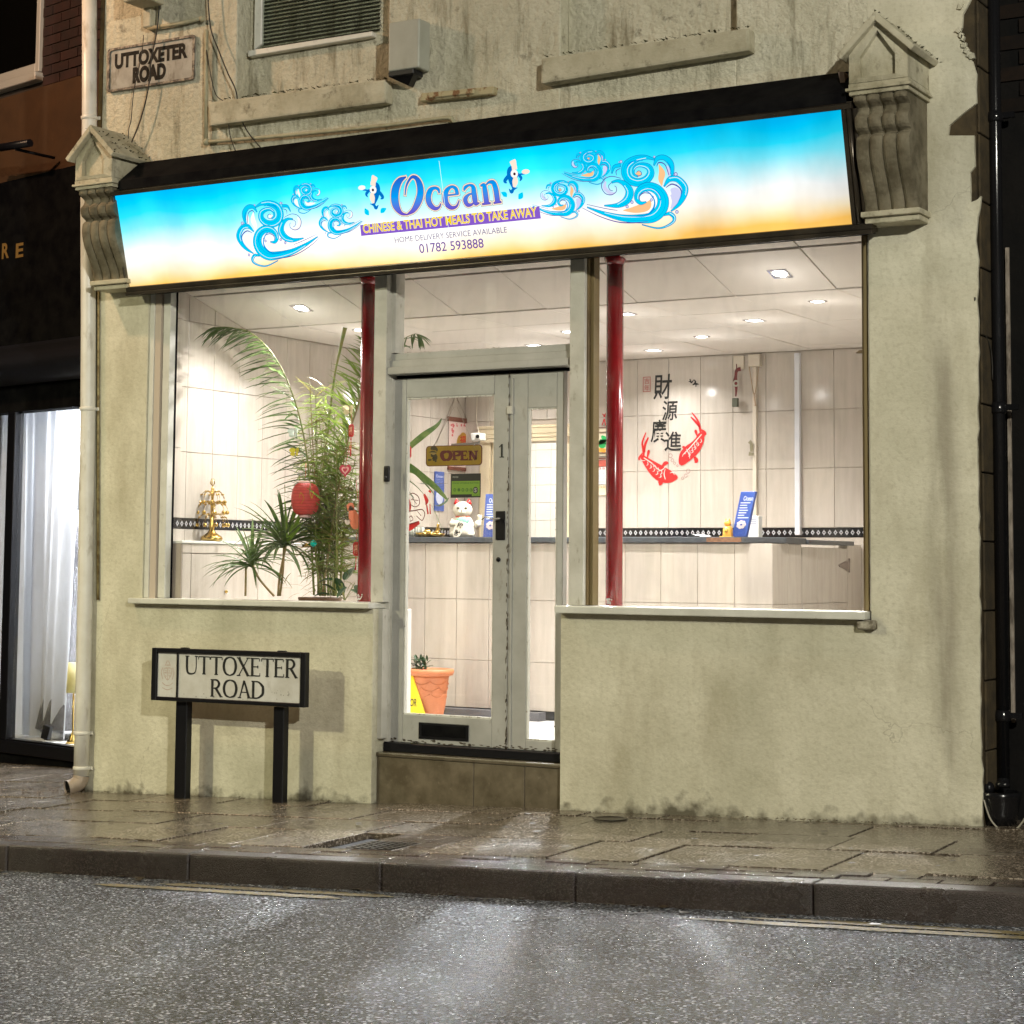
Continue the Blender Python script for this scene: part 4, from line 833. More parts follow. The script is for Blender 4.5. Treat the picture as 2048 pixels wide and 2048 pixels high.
# flaking putty along the beads
mb = MB()
for i in range(170):
    a, b, c_, d_ = random.choice(((xs[1], xs[2], zgb, zgt), (xs[4], xs[5], zs_b, zs_t))); e = random.choice('tblrb'); t_ = random.random()
    x, z = {'t': (a+(b-a)*t_, d_-.006), 'b': (a+(b-a)*t_, c_+.004), 'l': (a+.006, c_+(d_-c_)*t_), 'r': (b-.006, c_+(d_-c_)*t_)}[e]
    q = random.uniform(0, 3); r_ = random.uniform(.003, .008); mb.poly([(x+r_*math.cos(q+k), D+.004-random.uniform(0, .003), z+.7*r_*math.sin(q+k)) for k in (0, 1.9, 4.)])
mb.build('flaking_putty', mat('putty', (.20, .17, .12), .8, col2=(.6, .58, .5), scale=90), DW, kind='stuff')
dbox('meeting_bead', 1019.5, 756, 1024, 1498, D-.006, .0055, DOORP)
mb = MB(); rnd = random.Random(77)
for i in range(150):                                            # paint gone along the meeting stiles and the foot of the door
    if i < 90: z = zdb+(zdt-zdb)*rnd.random()**1.6; x = xs[3]+rnd.choice((-1, 1))*rnd.uniform(.001, .005); a_, b_ = .0035, .016
    else: x = rnd.uniform(xs[0]+.01, xs[6]-.01); z = zdb+abs(rnd.gauss(0, .01))+.003; a_, b_ = .016, .005
    q = rnd.uniform(0, 3); mb.poly([(x+a_*rnd.uniform(.5, 1.)*math.cos(q+k), D-.0008-(.006 if i < 90 else 0), z+b_*rnd.uniform(.5, 1.)*math.sin(q+k)) for k in (0, 1.2, 2.4, 3.6, 4.9)])
mb.build('worn_patch', mat('bare_dirty_wood', (.10, .075, .05), .85, col2=(.045, .035, .025), scale=80), DW, kind='stuff')
dbox('letter_plate', 837, 1447, 936, 1480, D-.008, .0075, BLACKM, bev=.003); dbox('letter_flap', 843, 1452, 930, 1474, D-.012, .0038, BLACKP, bev=.001)
dbox('handle_plate', 991, 1022, 1009, 1080, D-.008, .0075, BLACKM, bev=.003)
mb = MB(); mb.tube([at(998, 1037, D-.008), at(998, 1037, D-.04)], .006, 8); mb.tube(smooth_pts([at(1000, 1037, D-.045), at(985, 1038, D-.047), at(972, 1034, D-.045), at(964, 1040, D-.045)], 4), .0045, 8); mb.build('lever_handle', CHROME, DW)
mb = MB(); mb.lathe([(.001, 0), (.013, 0), (.013, .004), (.001, .004)], at(997, 1119, D-.001), 14, (Vector((1, 0, 0)), Vector((0, 0, 1)), Vector((0, -1, 0)))); mb.build('lock_cylinder', BLACKM, DW)
DF = PF((0, D, 0), (1, 0, 0), (0, 0, 1)); mb = MB(); u0, v0 = DF.at(1000, 915); u1, v1 = DF.at(1008, 888)
uc = (u0+u1)/2; ribbon(mb, DF, [(uc, v1, .012), (uc, v0, .012)], .0025, 1); ribbon(mb, DF, [(uc-.014, v0+.002, .005), (uc+.014, v0+.002, .005)], .003, 1); ribbon(mb, DF, [(uc-.018, v1-.018, .004), (uc, v1-.004, .008)], .003, 1); mb.build('house_number', BLACK, DW)
dbox('catch', 1013, 812, 1024, 828, D-.016, .015, OLDPAINT)
# transom bar, transom light
TR = thing('transom_light', 'clear glazed transom window over the shop door', 'window', (-.4, .1, 2.33))
mb = MB(); mb.box(X(773, .09), X(1141, .09), .06, .20, 2.345, 2.385); mb.box(X(773, .09), X(1141, .09), .085, .20, 2.3855, 2.425); mb.box(X(773, .09), X(1141, .09), .10, .20, 2.4255, 2.465); mb.build('transom_bar', DOORP, TR, bevel=.004, seg=2)
mb = MB(); mb.box(X(789, .1), X(1139, .1), .135, .14, 2.466, 3.0); mb.build('pane', GLASS, TR)
mb = MB()
for i in range(70):
    t_ = random.random(); x = X(789, .1)+(X(1137, .1)-X(789, .1))*t_; r_ = random.uniform(.003, .009); q = random.uniform(0, 3); mb.poly([(x+r_*math.cos(q+k), .128, 2.467+abs(.8*r_*math.sin(q+k))) for k in (0, 1.9, 4.)])
for (a, b, ln) in ((866, 517, .05), (873, 520, .03), (918, 512, .045), (925, 517, .02)):
    p = at(a, b-6, .12); mb.tube([p, p+Vector((random.uniform(-.01, .01), 0, -ln*.5))], .004, 5)
mb.build('old_putty', mat('putty', (.2, .17, .12), .8), TR, kind='stuff')
mb = MB(); mb.box(xs[0]-.02, xs[6]+.03, D+.02, .20, 2.328, 2.344); mb.build('door_head', BLACKP, FR, bevel=.002)
# doorstep: three riser slabs, threshold
ST = thing('doorstep', 'dark stone tiled step with black threshold under the shop door', 'step', (-.4, .05, 0))
sj = [-1.0, at(947, 1570, .045).x, at(1049, 1570, .045).x, .19]
STM = mat('step_tile', (.15, .125, .085), .35, col2=(.08, .065, .04), scale=9, bump=.5, bscale=60, rand=.15, grime=[((.26, .23, .17), 40., (1, 1, 1), .6, .75, .5)])
for i in range(3):
    mb = MB(); mb.box(sj[i]+.0015, sj[i+1]-.0015, .045, .07, -.06, .215); mb.build('riser_slab', STM, ST, bevel=.003)
mb = MB(); mb.box(-1.0, .19, .038, .142, .216, .238); mb.build('tread', STM, ST, bevel=.006, seg=2)
mb = MB(); mb.box(-.995, .19, .10, .20, .2385, .288); mb.build('threshold', BLACKM, ST, bevel=.004)
# doorbell
BL_ = thing('doorbell', 'small black doorbell push on the frame left of the door', 'doorbell', at(777, 948, .05))
mb = MB(); c = at(776, 948, .05); mb.box(c.x-.018, c.x+.018, .03, .049, c.z-.045, c.z+.045); mb.build('body', BLACKM, BL_, bevel=.009, seg=3); mb = MB(); mb.lathe([(.001, 0), (.009, 0), (.008, .004), (.001, .005)], (c.x, .0295, c.z-.018), 14, (Vector((1, 0, 0)), Vector((0, 0, 1)), Vector((0, -1, 0)))); mb.build('button', mat('dark_button', (.04, .04, .045), .2), BL_)
# red iron columns behind the glass
for (a, b, lb) in ((722, 750, 'red cast iron column behind the left window beside the doorpost'), (1213, 1246, 'red cast iron column standing inside the right window')):
    x0, x1 = at(a, 800, .26).x, at(b, 800, .26).x; cx = (x0+x1)/2
    T = thing('iron_column', lb, 'column', (cx, .26, .29), 'red iron columns behind the windows'); r_ = .046
    mb = MB(); mb.lathe([(r_, .29), (r_, 2.985)], (cx, .26, 0), 28); mb.build('shaft', REDC, T)
    mb = MB(); mb.lathe([(r_+.001, 2.90), (r_+.014, 2.93), (r_+.014, 2.96), (r_+.004, 2.965)], (cx, .26, 0), 28); mb.build('cap', REDC, T)
    mb = MB(); mb.lathe([(r_+.012, .29), (r_+.012, .36), (r_+.001, .38)], (cx, .26, 0), 28); mb.build('foot', REDC, T)
    mb = MB()
    for i in range(16): q = random.uniform(0, 3); x = cx+random.uniform(-.02, .012); z = 1.075+random.uniform(0, .03); mb.poly([(x+.006*math.cos(q+k), .26-math.sqrt(r_*r_-(x-cx)**2)-.003, z+.006*math.sin(q+k)) for k in (0, 2, 4)])
    mb.build('chipped_paint', WHITE, T, kind='stuff')
# ------------------------------------------------------------------ the room inside
FZ, XL, YB, XR = .285, -2.60, 3.50, 2.10
fl = MB(); fl.box(XL-.1, XR+.1, .145, 5.9, FZ-.05, FZ); fl.build('room_floor', FLOORM, kind='structure')
mb = MB(); mb.box(-2.2, -1.0, 1.86, 1.948, FZ, FZ+.055); tag(mb.build('skirting_board', mat('grey_skirting', (.10, .10, .11), .4)), 'dark grey skirting strip at the foot of the tiled counter', 'skirting')
TG = .0028
def tile_mesh(w, h, mt, th=.008, bev=.0012):
    me = bpy.data.meshes.new('tile'); bm = bmesh.new(); bmesh.ops.create_cube(bm, size=1.)
    for v in bm.verts: v.co = Vector((v.co.x*w, v.co.y*th, v.co.z*h))
    bmesh.ops.bevel(bm, geom=[e for e in bm.edges if all(v.co.y < 0 for v in e.verts)], offset=bev, segments=1, affect='EDGES')
    bm.to_mesh(me); bm.free(); me.materials.append(mt); return me
_tm = {}
def tile(parent, w, h, loc, rz=0., mt=TILE, name='wall_tile', th=.008):
    k = (round(w, 3), round(h, 3), mt.name, th)
    if k not in _tm: _tm[k] = tile_mesh(w-TG, h-TG, mt, th)
    o = bpy.data.objects.new(name, _tm[k]); COL.objects.link(o); o.parent = parent; o.location = Vector(loc)-wloc(parent); o.rotation_euler = (random.uniform(-.002, .002), 0, rz+random.uniform(-.002, .002)); return o
def slab_wall(name, x0, x1, y0, y1, z0, z1, mt=GROUT): mb = MB(); mb.box(x0, x1, y0, y1, z0, z1); return mb.build(name, mt, kind='structure')
ROWS = [(.675, 1.075), (1.075, 1.482), (1.549, 1.955), (1.955, 2.356), (2.356, 2.765)]
jx = at(1466, 900, YB).x
def border(parent, p0, p1, nrm):                # black strip with white diamonds
    p0, p1 = Vector(p0), Vector(p1); L_ = (p1-p0).length; u = (p1-p0).normalized(); mb = MB(); mb.cbox((p0+p1)/2+Vector((0, 0, .0335)), (L_/2, .004, .032), (u, Vector(nrm), Vector((0, 0, 1)))); mb.build('border_strip', BORD, parent)
    mb = MB(); pf = PF(p0+Vector(nrm)*.0045, u, (0, 0, 1)); s_ = pf.N.dot(Vector(nrm)); n_ = int(L_/.041)
    for i in range(n_):
        c = .02+i*.041
        for (r_, nn) in ((.014, .0004),): mb.poly([pf.pt(c, .0335+r_*1.35, nn*s_), pf.pt(c-r_, .0335, nn*s_), pf.pt(c, .0335-r_*1.35, nn*s_), pf.pt(c+r_, .0335, nn*s_)])
    mb.build('border_diamonds', BORDW, parent, kind='stuff')
    mb = MB()
    for i in range(n_):
        c = .02+i*.041; r_ = .0052; mb.poly([pf.pt(c, .0335+r_*1.35, .0009*s_), pf.pt(c-r_, .0335, .0009*s_), pf.pt(c, .0335-r_*1.35, .0009*s_), pf.pt(c+r_, .0335, .0009*s_)])
    mb.build('diamond_centres', BORD, parent, kind='stuff')
# back wall with the kitchen doorway
dx0, dx1, dz = -2.36, -1.74, 2.19
BW = slab_wall('back_wall', dx1, XR, YB+.009, YB+.13, FZ, 2.80); bwx = BW
mb = MB(); mb.box(XL, dx0, YB+.009, YB+.13, FZ, 2.80); mb.box(dx0, dx1, YB+.009, YB+.13, dz, 2.80); mb.build('back_wall_pier', GROUT, BW)
x = jx-.25*14
while x < XR:
    for z0, z1 in ROWS:
        a, b = max(x, XL), min(x+.25, XR)
        if z0 < dz-.05 and a < dx1 and b > dx0:
            if a < dx0 and dx0-a > .03: b = dx0
            elif b > dx1 and b-dx1 > .03: a = dx1
            else: continue
        if b-a < .03: continue
        zz0 = z0 if not (a < dx1 and b > dx0) else max(z0, dz)
        if a > -1.74 and z1 < 1.0 and a < .3: continue
        tile(BW, b-a, z1-zz0, ((a+b)/2, YB+.004, (zz0+z1)/2))
    x += .25
border(BW, (dx1, YB+.004, 1.482), (XR, YB+.004, 1.482), (0, -1, 0))
# left wall
LWL = slab_wall('left_wall', XL-.12, XL-.009, .02, YB+.12, FZ, 3.02)
y = .27
while y < YB-.02:
    for z0, z1 in ROWS+[(2.765, 2.93)]:
        if z0 > 2.7 and y > .6: continue
        b = min(y+.25, YB); tile(LWL, b-y, z1-z0, (XL-.004, (y+b)/2, (z0+z1)/2), R(90))
    y += .25
border(LWL, (XL-.004, YB, 1.482), (XL-.004, .19, 1.482), (1, 0, 0))
# small tiled pier behind the left window post
PR = slab_wall('window_pier', -2.72, -2.583, .108, .188, FZ, 3.0)
for z0, z1 in [(1.075, 1.482), (1.549, 1.975), (1.975, 2.376), (2.376, 2.765), (2.765, 2.96)]: tile(PR, .08, z1-z0, (-2.578, .148, (z0+z1)/2), R(90))
border(PR, (-2.578, .188, 1.482), (-2.578, .108, 1.482), (1, 0, 0))
for z0, z1 in ROWS+[(2.765, 2.95)]: tile(LWL, .08, z1-z0, (XL-.004, .23, (z0+z1)/2), R(90))
slab_wall('right_wall', XR+.009, XR+.12, .2, YB+.12, FZ, 3.02, mat('painted_wall', (.6, .56, .48), .7)); 
slab_wall('riser_lining', -2.59, -1.003, .222, .24, FZ, 1.03, mat('painted_wall', (.6, .56, .48), .7)); slab_wall('riser_lining', .195, XR, .222, .24, FZ, 1.03, MATS['painted_wall'])
slab_wall('pier_lining', 1.905, XR+.1, .245, .26, FZ, 3.0, MATS['painted_wall'])
# ceiling: flat grid, then a strip that rises to the window head
SL = .28; y1 = .84
CE = struct('room_ceiling', (0, 1.5, 2.77)); CT = {}
mb = MB(); mb.box(XL, XR, y1, YB+.02, 2.785, 2.80); v = [(XL, y1, 2.787), (XR, y1, 2.787), (XR, .06, 2.787+SL*(y1-.06)), (XL, .06, 2.787+SL*(y1-.06))]; mb.prism(v, (0, 0, .015)); mb.build('ceiling_void', GRID, CE)
def ctile(x0, x1, y0, y1_, dz=0., slope=False):
    k = (round(x1-x0, 3), round(y1_-y0, 3)); 
    if k not in CT:
        w, h = k; me = bpy.data.meshes.new('ceiling_tile'); bm = bmesh.new(); bmesh.ops.create_cube(bm, size=1.)
        for v in bm.verts: v.co = Vector((v.co.x*(w-.006), v.co.y*(h-.006), v.co.z*.012))
        bmesh.ops.bevel(bm, geom=[e for e in bm.edges if all(v.co.z < 0 for v in e.verts)], offset=.002, segments=1, affect='EDGES'); bm.to_mesh(me); bm.free(); me.materials.append(CEIL); CT[k] = me
    o = bpy.data.objects.new('ceiling_tile', CT[k]); COL.objects.link(o); o.parent = CE; yc = (y0+y1_)/2
    z = 2.776+(SL*(y1-yc) if slope else 0)+random.uniform(-.0015, .0015)
    o.location = Vector(((x0+x1)/2, yc, z))-wloc(CE); o.rotation_euler = (-math.atan(SL) if slope else random.uniform(-.003, .003), random.uniform(-.0035, .0035), 0)
cx = [XL, -2.18]+[-1.575+.598*i for i in range(6)]+[XR]
cy = [y1, 1.44, 2.06, 2.67, 3.28, YB]
for i in range(len(cx)-1):
    for j in range(len(cy)-1): ctile(cx[i], cx[i+1], cy[j], cy[j+1])
    ctile(cx[i], cx[i+1], .30, y1-.003, slope=True); ctile(cx[i], cx[i+1], .07, .297, slope=True)
# downlights
def downlight(x, y, slope=False, square=True, lb=''):
    z = 2.7695+(SL*(y1-y) if slope else 0)
    T = thing('downlight', lb, 'downlight', (x, y, z), 'recessed ceiling downlights'); T.rotation_euler = (-math.atan(SL) if slope else 0, 0, 0)
    def put(o, l): o.parent = T; o.location = l; return o
    mb = MB()
    if square:
        for (a, b, c_, d_) in ((-.055, .055, -.055, -.043), (-.055, .055, .043, .055), (-.055, -.043, -.0428, .0428), (.043, .055, -.0428, .0428)): mb.box(a, b, c_, d_, -.005, 0)
    else:
        n_ = 24
        for i in range(n_):
            a, b = 2*math.pi*i/n_, 2*math.pi*(i+1)/n_; mb.poly([(q*math.cos(t), q*math.sin(t), -.005 if q < .05 else -.001) for q, t in ((.043, a), (.043, b), (.056, b), (.056, a))])
    o = mb.build('trim_ring', CHROME, None); put(o, (0, 0, -.005 if square else -.005))
    mb = MB(); mb.lathe([(.001, -.004), (.03, -.0035), (.04, 0), (.041, .004)], (0, 0, 0), 20); o = mb.build('lamp', emit('lamp_white', (1., .97, .92), 14.), None); put(o, (0, 0, -.006))
    a = area_light('downlight_light', (0, 0, 0), DOWN_W*(1.6 if abs(x+.053) < .01 else 5. if abs(x+.781) < .01 else 2.4 if y < .6 and x < 0 else 1.7 if x > 1.1 and y > 1. else .9), (1., .965, .92), .07, spread=138); a.parent = T; a.location = (0, 0, -.014)
    g_ = point_light('added_ceiling_fill', (0, 0, 0), DOWN_W*.10, (1., .965, .92), .02); g_.parent = T; g_.location = (0, 0, -.22)  # added fill light hung below each fitting to lift the ceiling
DL = [(1.156, 1.208, 'downlight', 1), (.506, 1.825, '', 1), (-.136, 2.45, '', 1), (-.767, 3.02, '', 1), (-.053, 1.20, '', 1), (-.781, 1.825, '', 1), (-1.353, 2.39, '', 1), (-1.945, 2.91, '', 0), (-1.93, 1.15, '', 0)]
dlb = ['round bright downlight nearest the right end of the right window', 'downlight with chrome trim left of the round one at far right', 'downlight in the middle of the right window row', 'downlight furthest back above the painted carp wall', 'downlight partly behind the red column of the right window', 'downlight at the right edge of the transom light', 'downlight low in the transom light, the right of two', 'downlight lowest in the transom light, near the left wall', 'bright downlight behind the palm tips beside the left column']
for k, (x, y, _, sq) in enumerate(DL): downlight(x, y, False, k in (1, 3, 4, 6), dlb[k])
downlight(-1.965, .57, True, True, 'bright square downlight in the sloped ceiling strip of the left window'); downlight(1.19, .585, True, True, 'bright square downlight in the sloped ceiling strip of the right window')
# three of the gimbal lamps are tilted towards the street and throw their beams through the glass
spot_light('gimbal_beam', (-.781, 1.825, 2.745), (.62, -1.35, 0), 900, (.86, .93, 1.), 36, .5)
spot_light('gimbal_beam', (1.156, 1.208, 2.745), (1.7, -1.75, .05), 420, (1., .97, .92), 62, .7)
spot_light('gimbal_beam', (-1.93, 1.15, 2.745), (-1.2, -1.9, -.05), 190, (1., .97, .92), 56, .7)
# counter
CF, CTOP, CXR = 1.95, 1.425, .566
CN = thing('service_counter', 'tiled service counter with dark grey worktop running across the shop', 'counter', (-1., 2.1, FZ))
mb = MB(); mb.box(XL+.002, CXR-.009, CF+.009, 2.41, FZ+.06, CTOP-.004); mb.build('carcass', GROUT, CN)
mb = MB(); mb.box(XL+.002, CXR-.06, CF+.06, 2.40, FZ, FZ+.059); mb.build('plinth', MATS['grey_skirting'], CN)
crow = [(FZ+.06, .655), (.655, 1.052), (1.052, CTOP-.004)]
x = CXR-.25*13
while x < CXR-.01:
    a = max(x, XL+.004)
    for z0, z1 in crow:
        if x+.25-a > .03: tile(CN, x+.25-a, z1-z0, ((a+x+.25)/2, CF+.004, (z0+z1)/2))
    x += .25
for y0, y1_ in ((CF+.009, 2.20), (2.20, 2.41)):
    for z0, z1 in crow: tile(CN, y1_-y0, z1-z0, (CXR-.004, (y0+y1_)/2, (z0+z1)/2), R(90))
TOPM = mat('dark_laminate', (.075, .085, .095), .3, col2=(.055, .06, .07), scale=30, bump=.1); 
mb = MB(); pts = [(XL+.003, CF-.035), (CXR-.18, CF-.035), (CXR+.03, CF+.14), (CXR+.03, 2.42), (XL+.003, 2.42)]; mb.prism([(x, y, CTOP) for x, y in pts], (0, 0, .035)); mb.build('worktop', TOPM, CN, bevel=.005, seg=2)
mb = MB(); mb.box(CXR-.42, CXR-.19, CF-.0385, CF-.0355, CTOP+.004, CTOP+.031); mb.build('worn_edge', mat('chipboard', (.26, .13, .07), .9, col2=(.14, .07, .04), scale=60), CN)
# hinged flap and gate at the right end of the counter
FLP = thing('counter_gate', 'tiled counter gate with hinge plate under a lifted grey flap, at right', 'gate', (CXR, 2.8, FZ))
mb = MB(); mb.cbox((CXR-.03, 2.83, CTOP+.012), (.07, .40, .014), (Vector((1, 0, 0)), Vector((0, 1, -.0)).normalized(), Vector((0, 0, 1)))); mb.build('flap', TOPM, FLP, bevel=.003)
mb = MB(); mb.box(CXR-.06, CXR-.009, 2.425, 3.20, .36, 1.405); mb.build('gate_core', GROUT, FLP)
yy = [2.425, 2.68, 2.93, 3.20]
for i in range(3):
    for z0, z1 in ((.36, .655), (.655, 1.052), (1.052, 1.405)): tile(FLP, yy[i+1]-yy[i], z1-z0, (CXR-.004, (yy[i]+yy[i+1])/2, (z0+z1)/2), R(90))
pf = PF((CXR+.001, 0, 0), (0, 1, 0), (0, 0, 1)); mb = MB()
q = [pf.at(1677, 1130), pf.at(1690, 1123), pf.at(1695, 1123), pf.at(1695, 1143), pf.at(1690, 1139), pf.at(1679, 1134)]; mb.prism([pf.pt(u, v, .0) for u, v in q], (.004, 0, 0)); a, b = pf.at(1697, 1117), pf.at(1697, 1145); mb.tube([pf.pt(a[0], a[1], .006), pf.pt(b[0], b[1], .006)], .006, 8); mb.build('hinge', mat('old_hinge', (.25, .2, .17), .4, metal=.6), FLP)
mb = MB(); mb.box(.50, .56, 3.22, 3.48, FZ, 1.43); tag(mb.build('gate_post', TILE), 'narrow tiled post between the counter gate and the back wall', 'post')
# kitchen beyond the doorway
slab_wall('kitchen_floor', -4.6, -.8, YB+.13, 6.4, FZ-.04, FZ-.001, mat('kitchen_floor_tile', (.3, .29, .28), .5))
KW = slab_wall('kitchen_wall', -4.6, -.8, 5.609, 5.7, FZ, 2.8, GROUT); slab_wall('kitchen_ceiling', -4.6, -.8, YB+.13, 5.7, 2.8, 2.85, CEIL); slab_wall('kitchen_side_wall', -.9, -.8, YB+.13, 5.6, FZ, 2.8, KTILE); slab_wall('kitchen_side_wall', -4.7, -4.6, YB+.13, 5.6, FZ, 2.8, KTILE)
k0 = at(1071, 1000, 5.6).x
for i in range(-12, 6):
    for j in range(11): tile(KW, .152, .152, (k0+.152*i+.076, 5.604, 1.36+.152*(j-3)+.076), mt=KTILE)
area_light('kitchen_light', (-2.6, 4.5, 2.75), 60, (1., .96, .88), .9, shape='RECTANGLE', size_y=.2)
mb = MB(); mb.box(-3.2, -2., 4.4, 4.6, 2.76, 2.799); tag(mb.build('kitchen_light_fitting', emit('tube_light', (1., .97, .9), 6.)), 'bright strip light fitting on the kitchen ceiling behind the doorway', 'light')
DFM = thing('kitchen_doorway', 'cream timber architrave round the doorway into the bright kitchen', 'door frame', (-2.05, YB, FZ)); CRT = mat('cream_gloss', (.68, .58, .40), .35, col2=(.62, .52, .35), scale=8)
mb = MB(); mb.box(dx0-.09, dx0-.001, YB-.03, YB+.0, FZ, dz+.10); mb.build('jamb', CRT, DFM, bevel=.006, seg=2); mb = MB(); mb.box(dx1+.001, dx1+.07, YB-.03, YB+.0, FZ, dz+.10); mb.build('jamb', CRT, DFM, bevel=.006, seg=2)
for (e, z0, z1) in ((.10, dz+.101, dz+.125), (.085, dz+.06, dz+.10), (.09, dz+.03, dz+.059), (.07, dz, dz+.029)): mb = MB(); mb.box(dx0-e, dx1+e-.01, YB-.034-e*.25, YB, z0, z1); mb.build('head_moulding', CRT, DFM, bevel=.003)
mb = MB(); mb.box(dx0, dx0+.03, YB+.001, YB+.12, FZ, dz); mb.build('lining', CRT, DFM)
# white strip curtain hooked aside in the doorway
mb = MB(); L_, R_ = [], []
for i in range(20): a = i/19.; x = dx0+.04+.13*a; y = YB+.06+.02*math.sin(i*1.9); L_.append((x, y, dz)); R_.append((x, y, FZ+.6))
mb.strip(L_, R_); tag(mb.build('door_curtain', mat('cream_curtain', (.80, .78, .74), .8, trans=.4)), 'pale curtain drawn to the left side of the kitchen doorway', 'curtain')
# trunking and boxes on the back wall
BWF = WALLF(YB-.002)
def bwbox(px0, py0, px1, py1, d, name, lb, cat, mt=WHITEP, bev=.003):
    a = at(px0, py0, YB-d); b = at(px1, py1, YB-d); mb = MB(); mb.box(a.x, b.x, YB-d, YB-.0005, min(a.z, b.z), max(a.z, b.z)); o = mb.build(name, mt, None, bevel=bev); return tag(o, lb, cat)
CRP = mat('cream_plastic', (.66, .60, .50), .4)
bwbox(1504.5, 734, 1513, 1046, .025, 'cable_trunking', 'thin cream trunking dropping from the junction box to the counter end', 'trunking', CRP)
bwbox(1588, 706, 1600, 1070, .035, 'cable_trunking', 'wider pale bluish white trunking on the wall right of the junction box', 'trunking', mat('cool_white_plastic', (.74, .76, .82), .35))
JB = bwbox(1496, 709, 1519, 732, .05, 'junction_box', 'square cream junction box at the top of the back wall', 'junction box', CRP)
bwbox(1466, 712, 1488, 738, .012, 'blank_plate', 'flat cream blanking plate left of the junction box under the ceiling', 'plate', CRP)
mb = MB(); mb.prism([at(1711, 706, 3.2), at(1719, 700, 3.2), at(1724, 700, 3.2), at(1724, 706, 3.2)], (0, .03, 0)); tag(mb.build('wooden_sign_corner', BROWNF), 'dark wooden corner of something hung at the top right of the window', 'wall sign')
mb = MB()
for (a, b) in (((1498, 733), (1507, 788)), ((1518, 733), (1510, 788))): mb.tube([at(*a, YB-.06), at(*b, YB-.06)], .0035, 5)
mb.tube(smooth_pts([at(1508, 786, YB-.06), at(1509, 796, YB-.06), at(1511, 812, YB-.06)], 3), [.005]*6+[.009], 6)
tag(mb.build('tape_loop', mat('beige_tape', (.45, .33, .22), .6)), 'beige tape loop hanging from the junction box with a small weight', 'tape')
# hanging charm
CH = thing('hanging_charm', 'red knotted lucky charm with a small metal box, hung left of the junction box', 'charm', at(1473, 740, YB-.03)); PC = WALLF(YB-.03)
DR = mat('dark_red_cord', (.20, .012, .012), .5, col2=(.06, .01, .01), scale=60)
mb = MB(); ribbon(mb, PC, [(*PC.at(1482, 738), .03), (*PC.at(1474, 741), .025), (*PC.at(1472, 752), .022), (*PC.at(1471, 765), .035), (*PC.at(1473, 776), .02), (*PC.at(1472, 793), .012)], .004); mb.build('cord', DR, CH)
mb = MB(); ring(mb, PC, *PC.at(1473, 767), .012, .012, .01); mb.build('jade_ring', mat('jade', (.5, .5, .42), .3), CH); a = PC.at(1467, 797); b = PC.at(1478, 814)
mb = MB(); mb.box(a[0], b[0], YB-.06, YB-.03, b[1], a[1]); mb.build('charm_box', mat('dull_tin', (.12, .13, .10), .3, metal=.5), CH, bevel=.003); mb = MB(); mb.tube([PC.pt(*PC.at(1473, 728)), PC.pt(*PC.at(1473, 740))], .003, 5); mb.build('string', DR, CH)
mb = MB(); 
for (a, b) in (((1502, 883), (1508, 889)), ((1507, 889), (1506, 904)), ((1501, 908), (1511, 909))): ribbon(mb, BWF, [(*BWF.at(*a), .03), (*BWF.at(*b), .016)], .03)
tag(mb.build('wall_hook', mat('cast_hook', (.30, .27, .18), .4, metal=.4)), 'small metal hook on the thin trunking halfway down the wall', 'hook')
# wall art: characters and two carp
WA = thing('wall_decal', 'wall sticker of four black Chinese characters above two red carp', 'wall sticker', at(1330, 960, YB-.003)); AF_ = WALLF(YB-.0015)
za = lambda x, y: (1150+x/5.52, 680+y/5.52)
for ch, (x0, y0, x1, y1_), sk in (('財', (868, 375, 1062, 655), .008), ('源', (962, 668, 1125, 888), .008), ('廣', (838, 880, 1000, 1130), .008), ('進', (990, 1010, 1168, 1225), .006)):
    a = AF_.at(*za(x0, y1_)); b = AF_.at(*za(x1, y0)); mb = MB(); text(mb, AF_, ch, a[0], a[1], b[0], b[1], .002, .012, sk); mb.build('character', BLACK, WA)
mb = MB()
for st in ([(1270, 430, 14), (1285, 470, 22), (1315, 440, 10), (1330, 470, 26), (1300, 500, 10)], [(1300, 490, 8), (1340, 485, 24), (1370, 490, 6)], [(1340, 480, 8), (1335, 515, 18)], [(1255, 460, 8), (1285, 455, 20)]): ribbon(mb, AF_, [(*AF_.at(*za(x, y)), w*.00052) for x, y, w in st], .002)
mb.build('small_glyph', BLACK, WA)
a = AF_.at(*za(752, 575)); b = AF_.at(*za(835, 405)); mb = MB(); w_ = .004
for (u0, v0, u1, v1) in ((a[0], a[1], b[0], a[1]+w_), (a[0], b[1]-w_, b[0], b[1]), (a[0], a[1]+w_, a[0]+w_, b[1]-w_), (b[0]-w_, a[1]+w_, b[0], b[1]-w_)): mb.poly([AF_.pt(u0, v0, .002), AF_.pt(u1, v0, .002), AF_.pt(u1, v1, .002), AF_.pt(u0, v1, .002)])
text(mb, AF_, '吉', a[0]+.010, (a[1]+b[1])/2+.004, b[0]-.008, b[1]-.010, .0022, .0); text(mb, AF_, '年', a[0]+.010, a[1]+.008, b[0]-.008, (a[1]+b[1])/2-.004, .0022, .0); mb.build('seal', mat('seal_red', (.38, .05, .05), .5), WA)
kpm = abs(AF_.at(*za(900, 900))[0]-AF_.at(*za(1000, 900))[0])/100
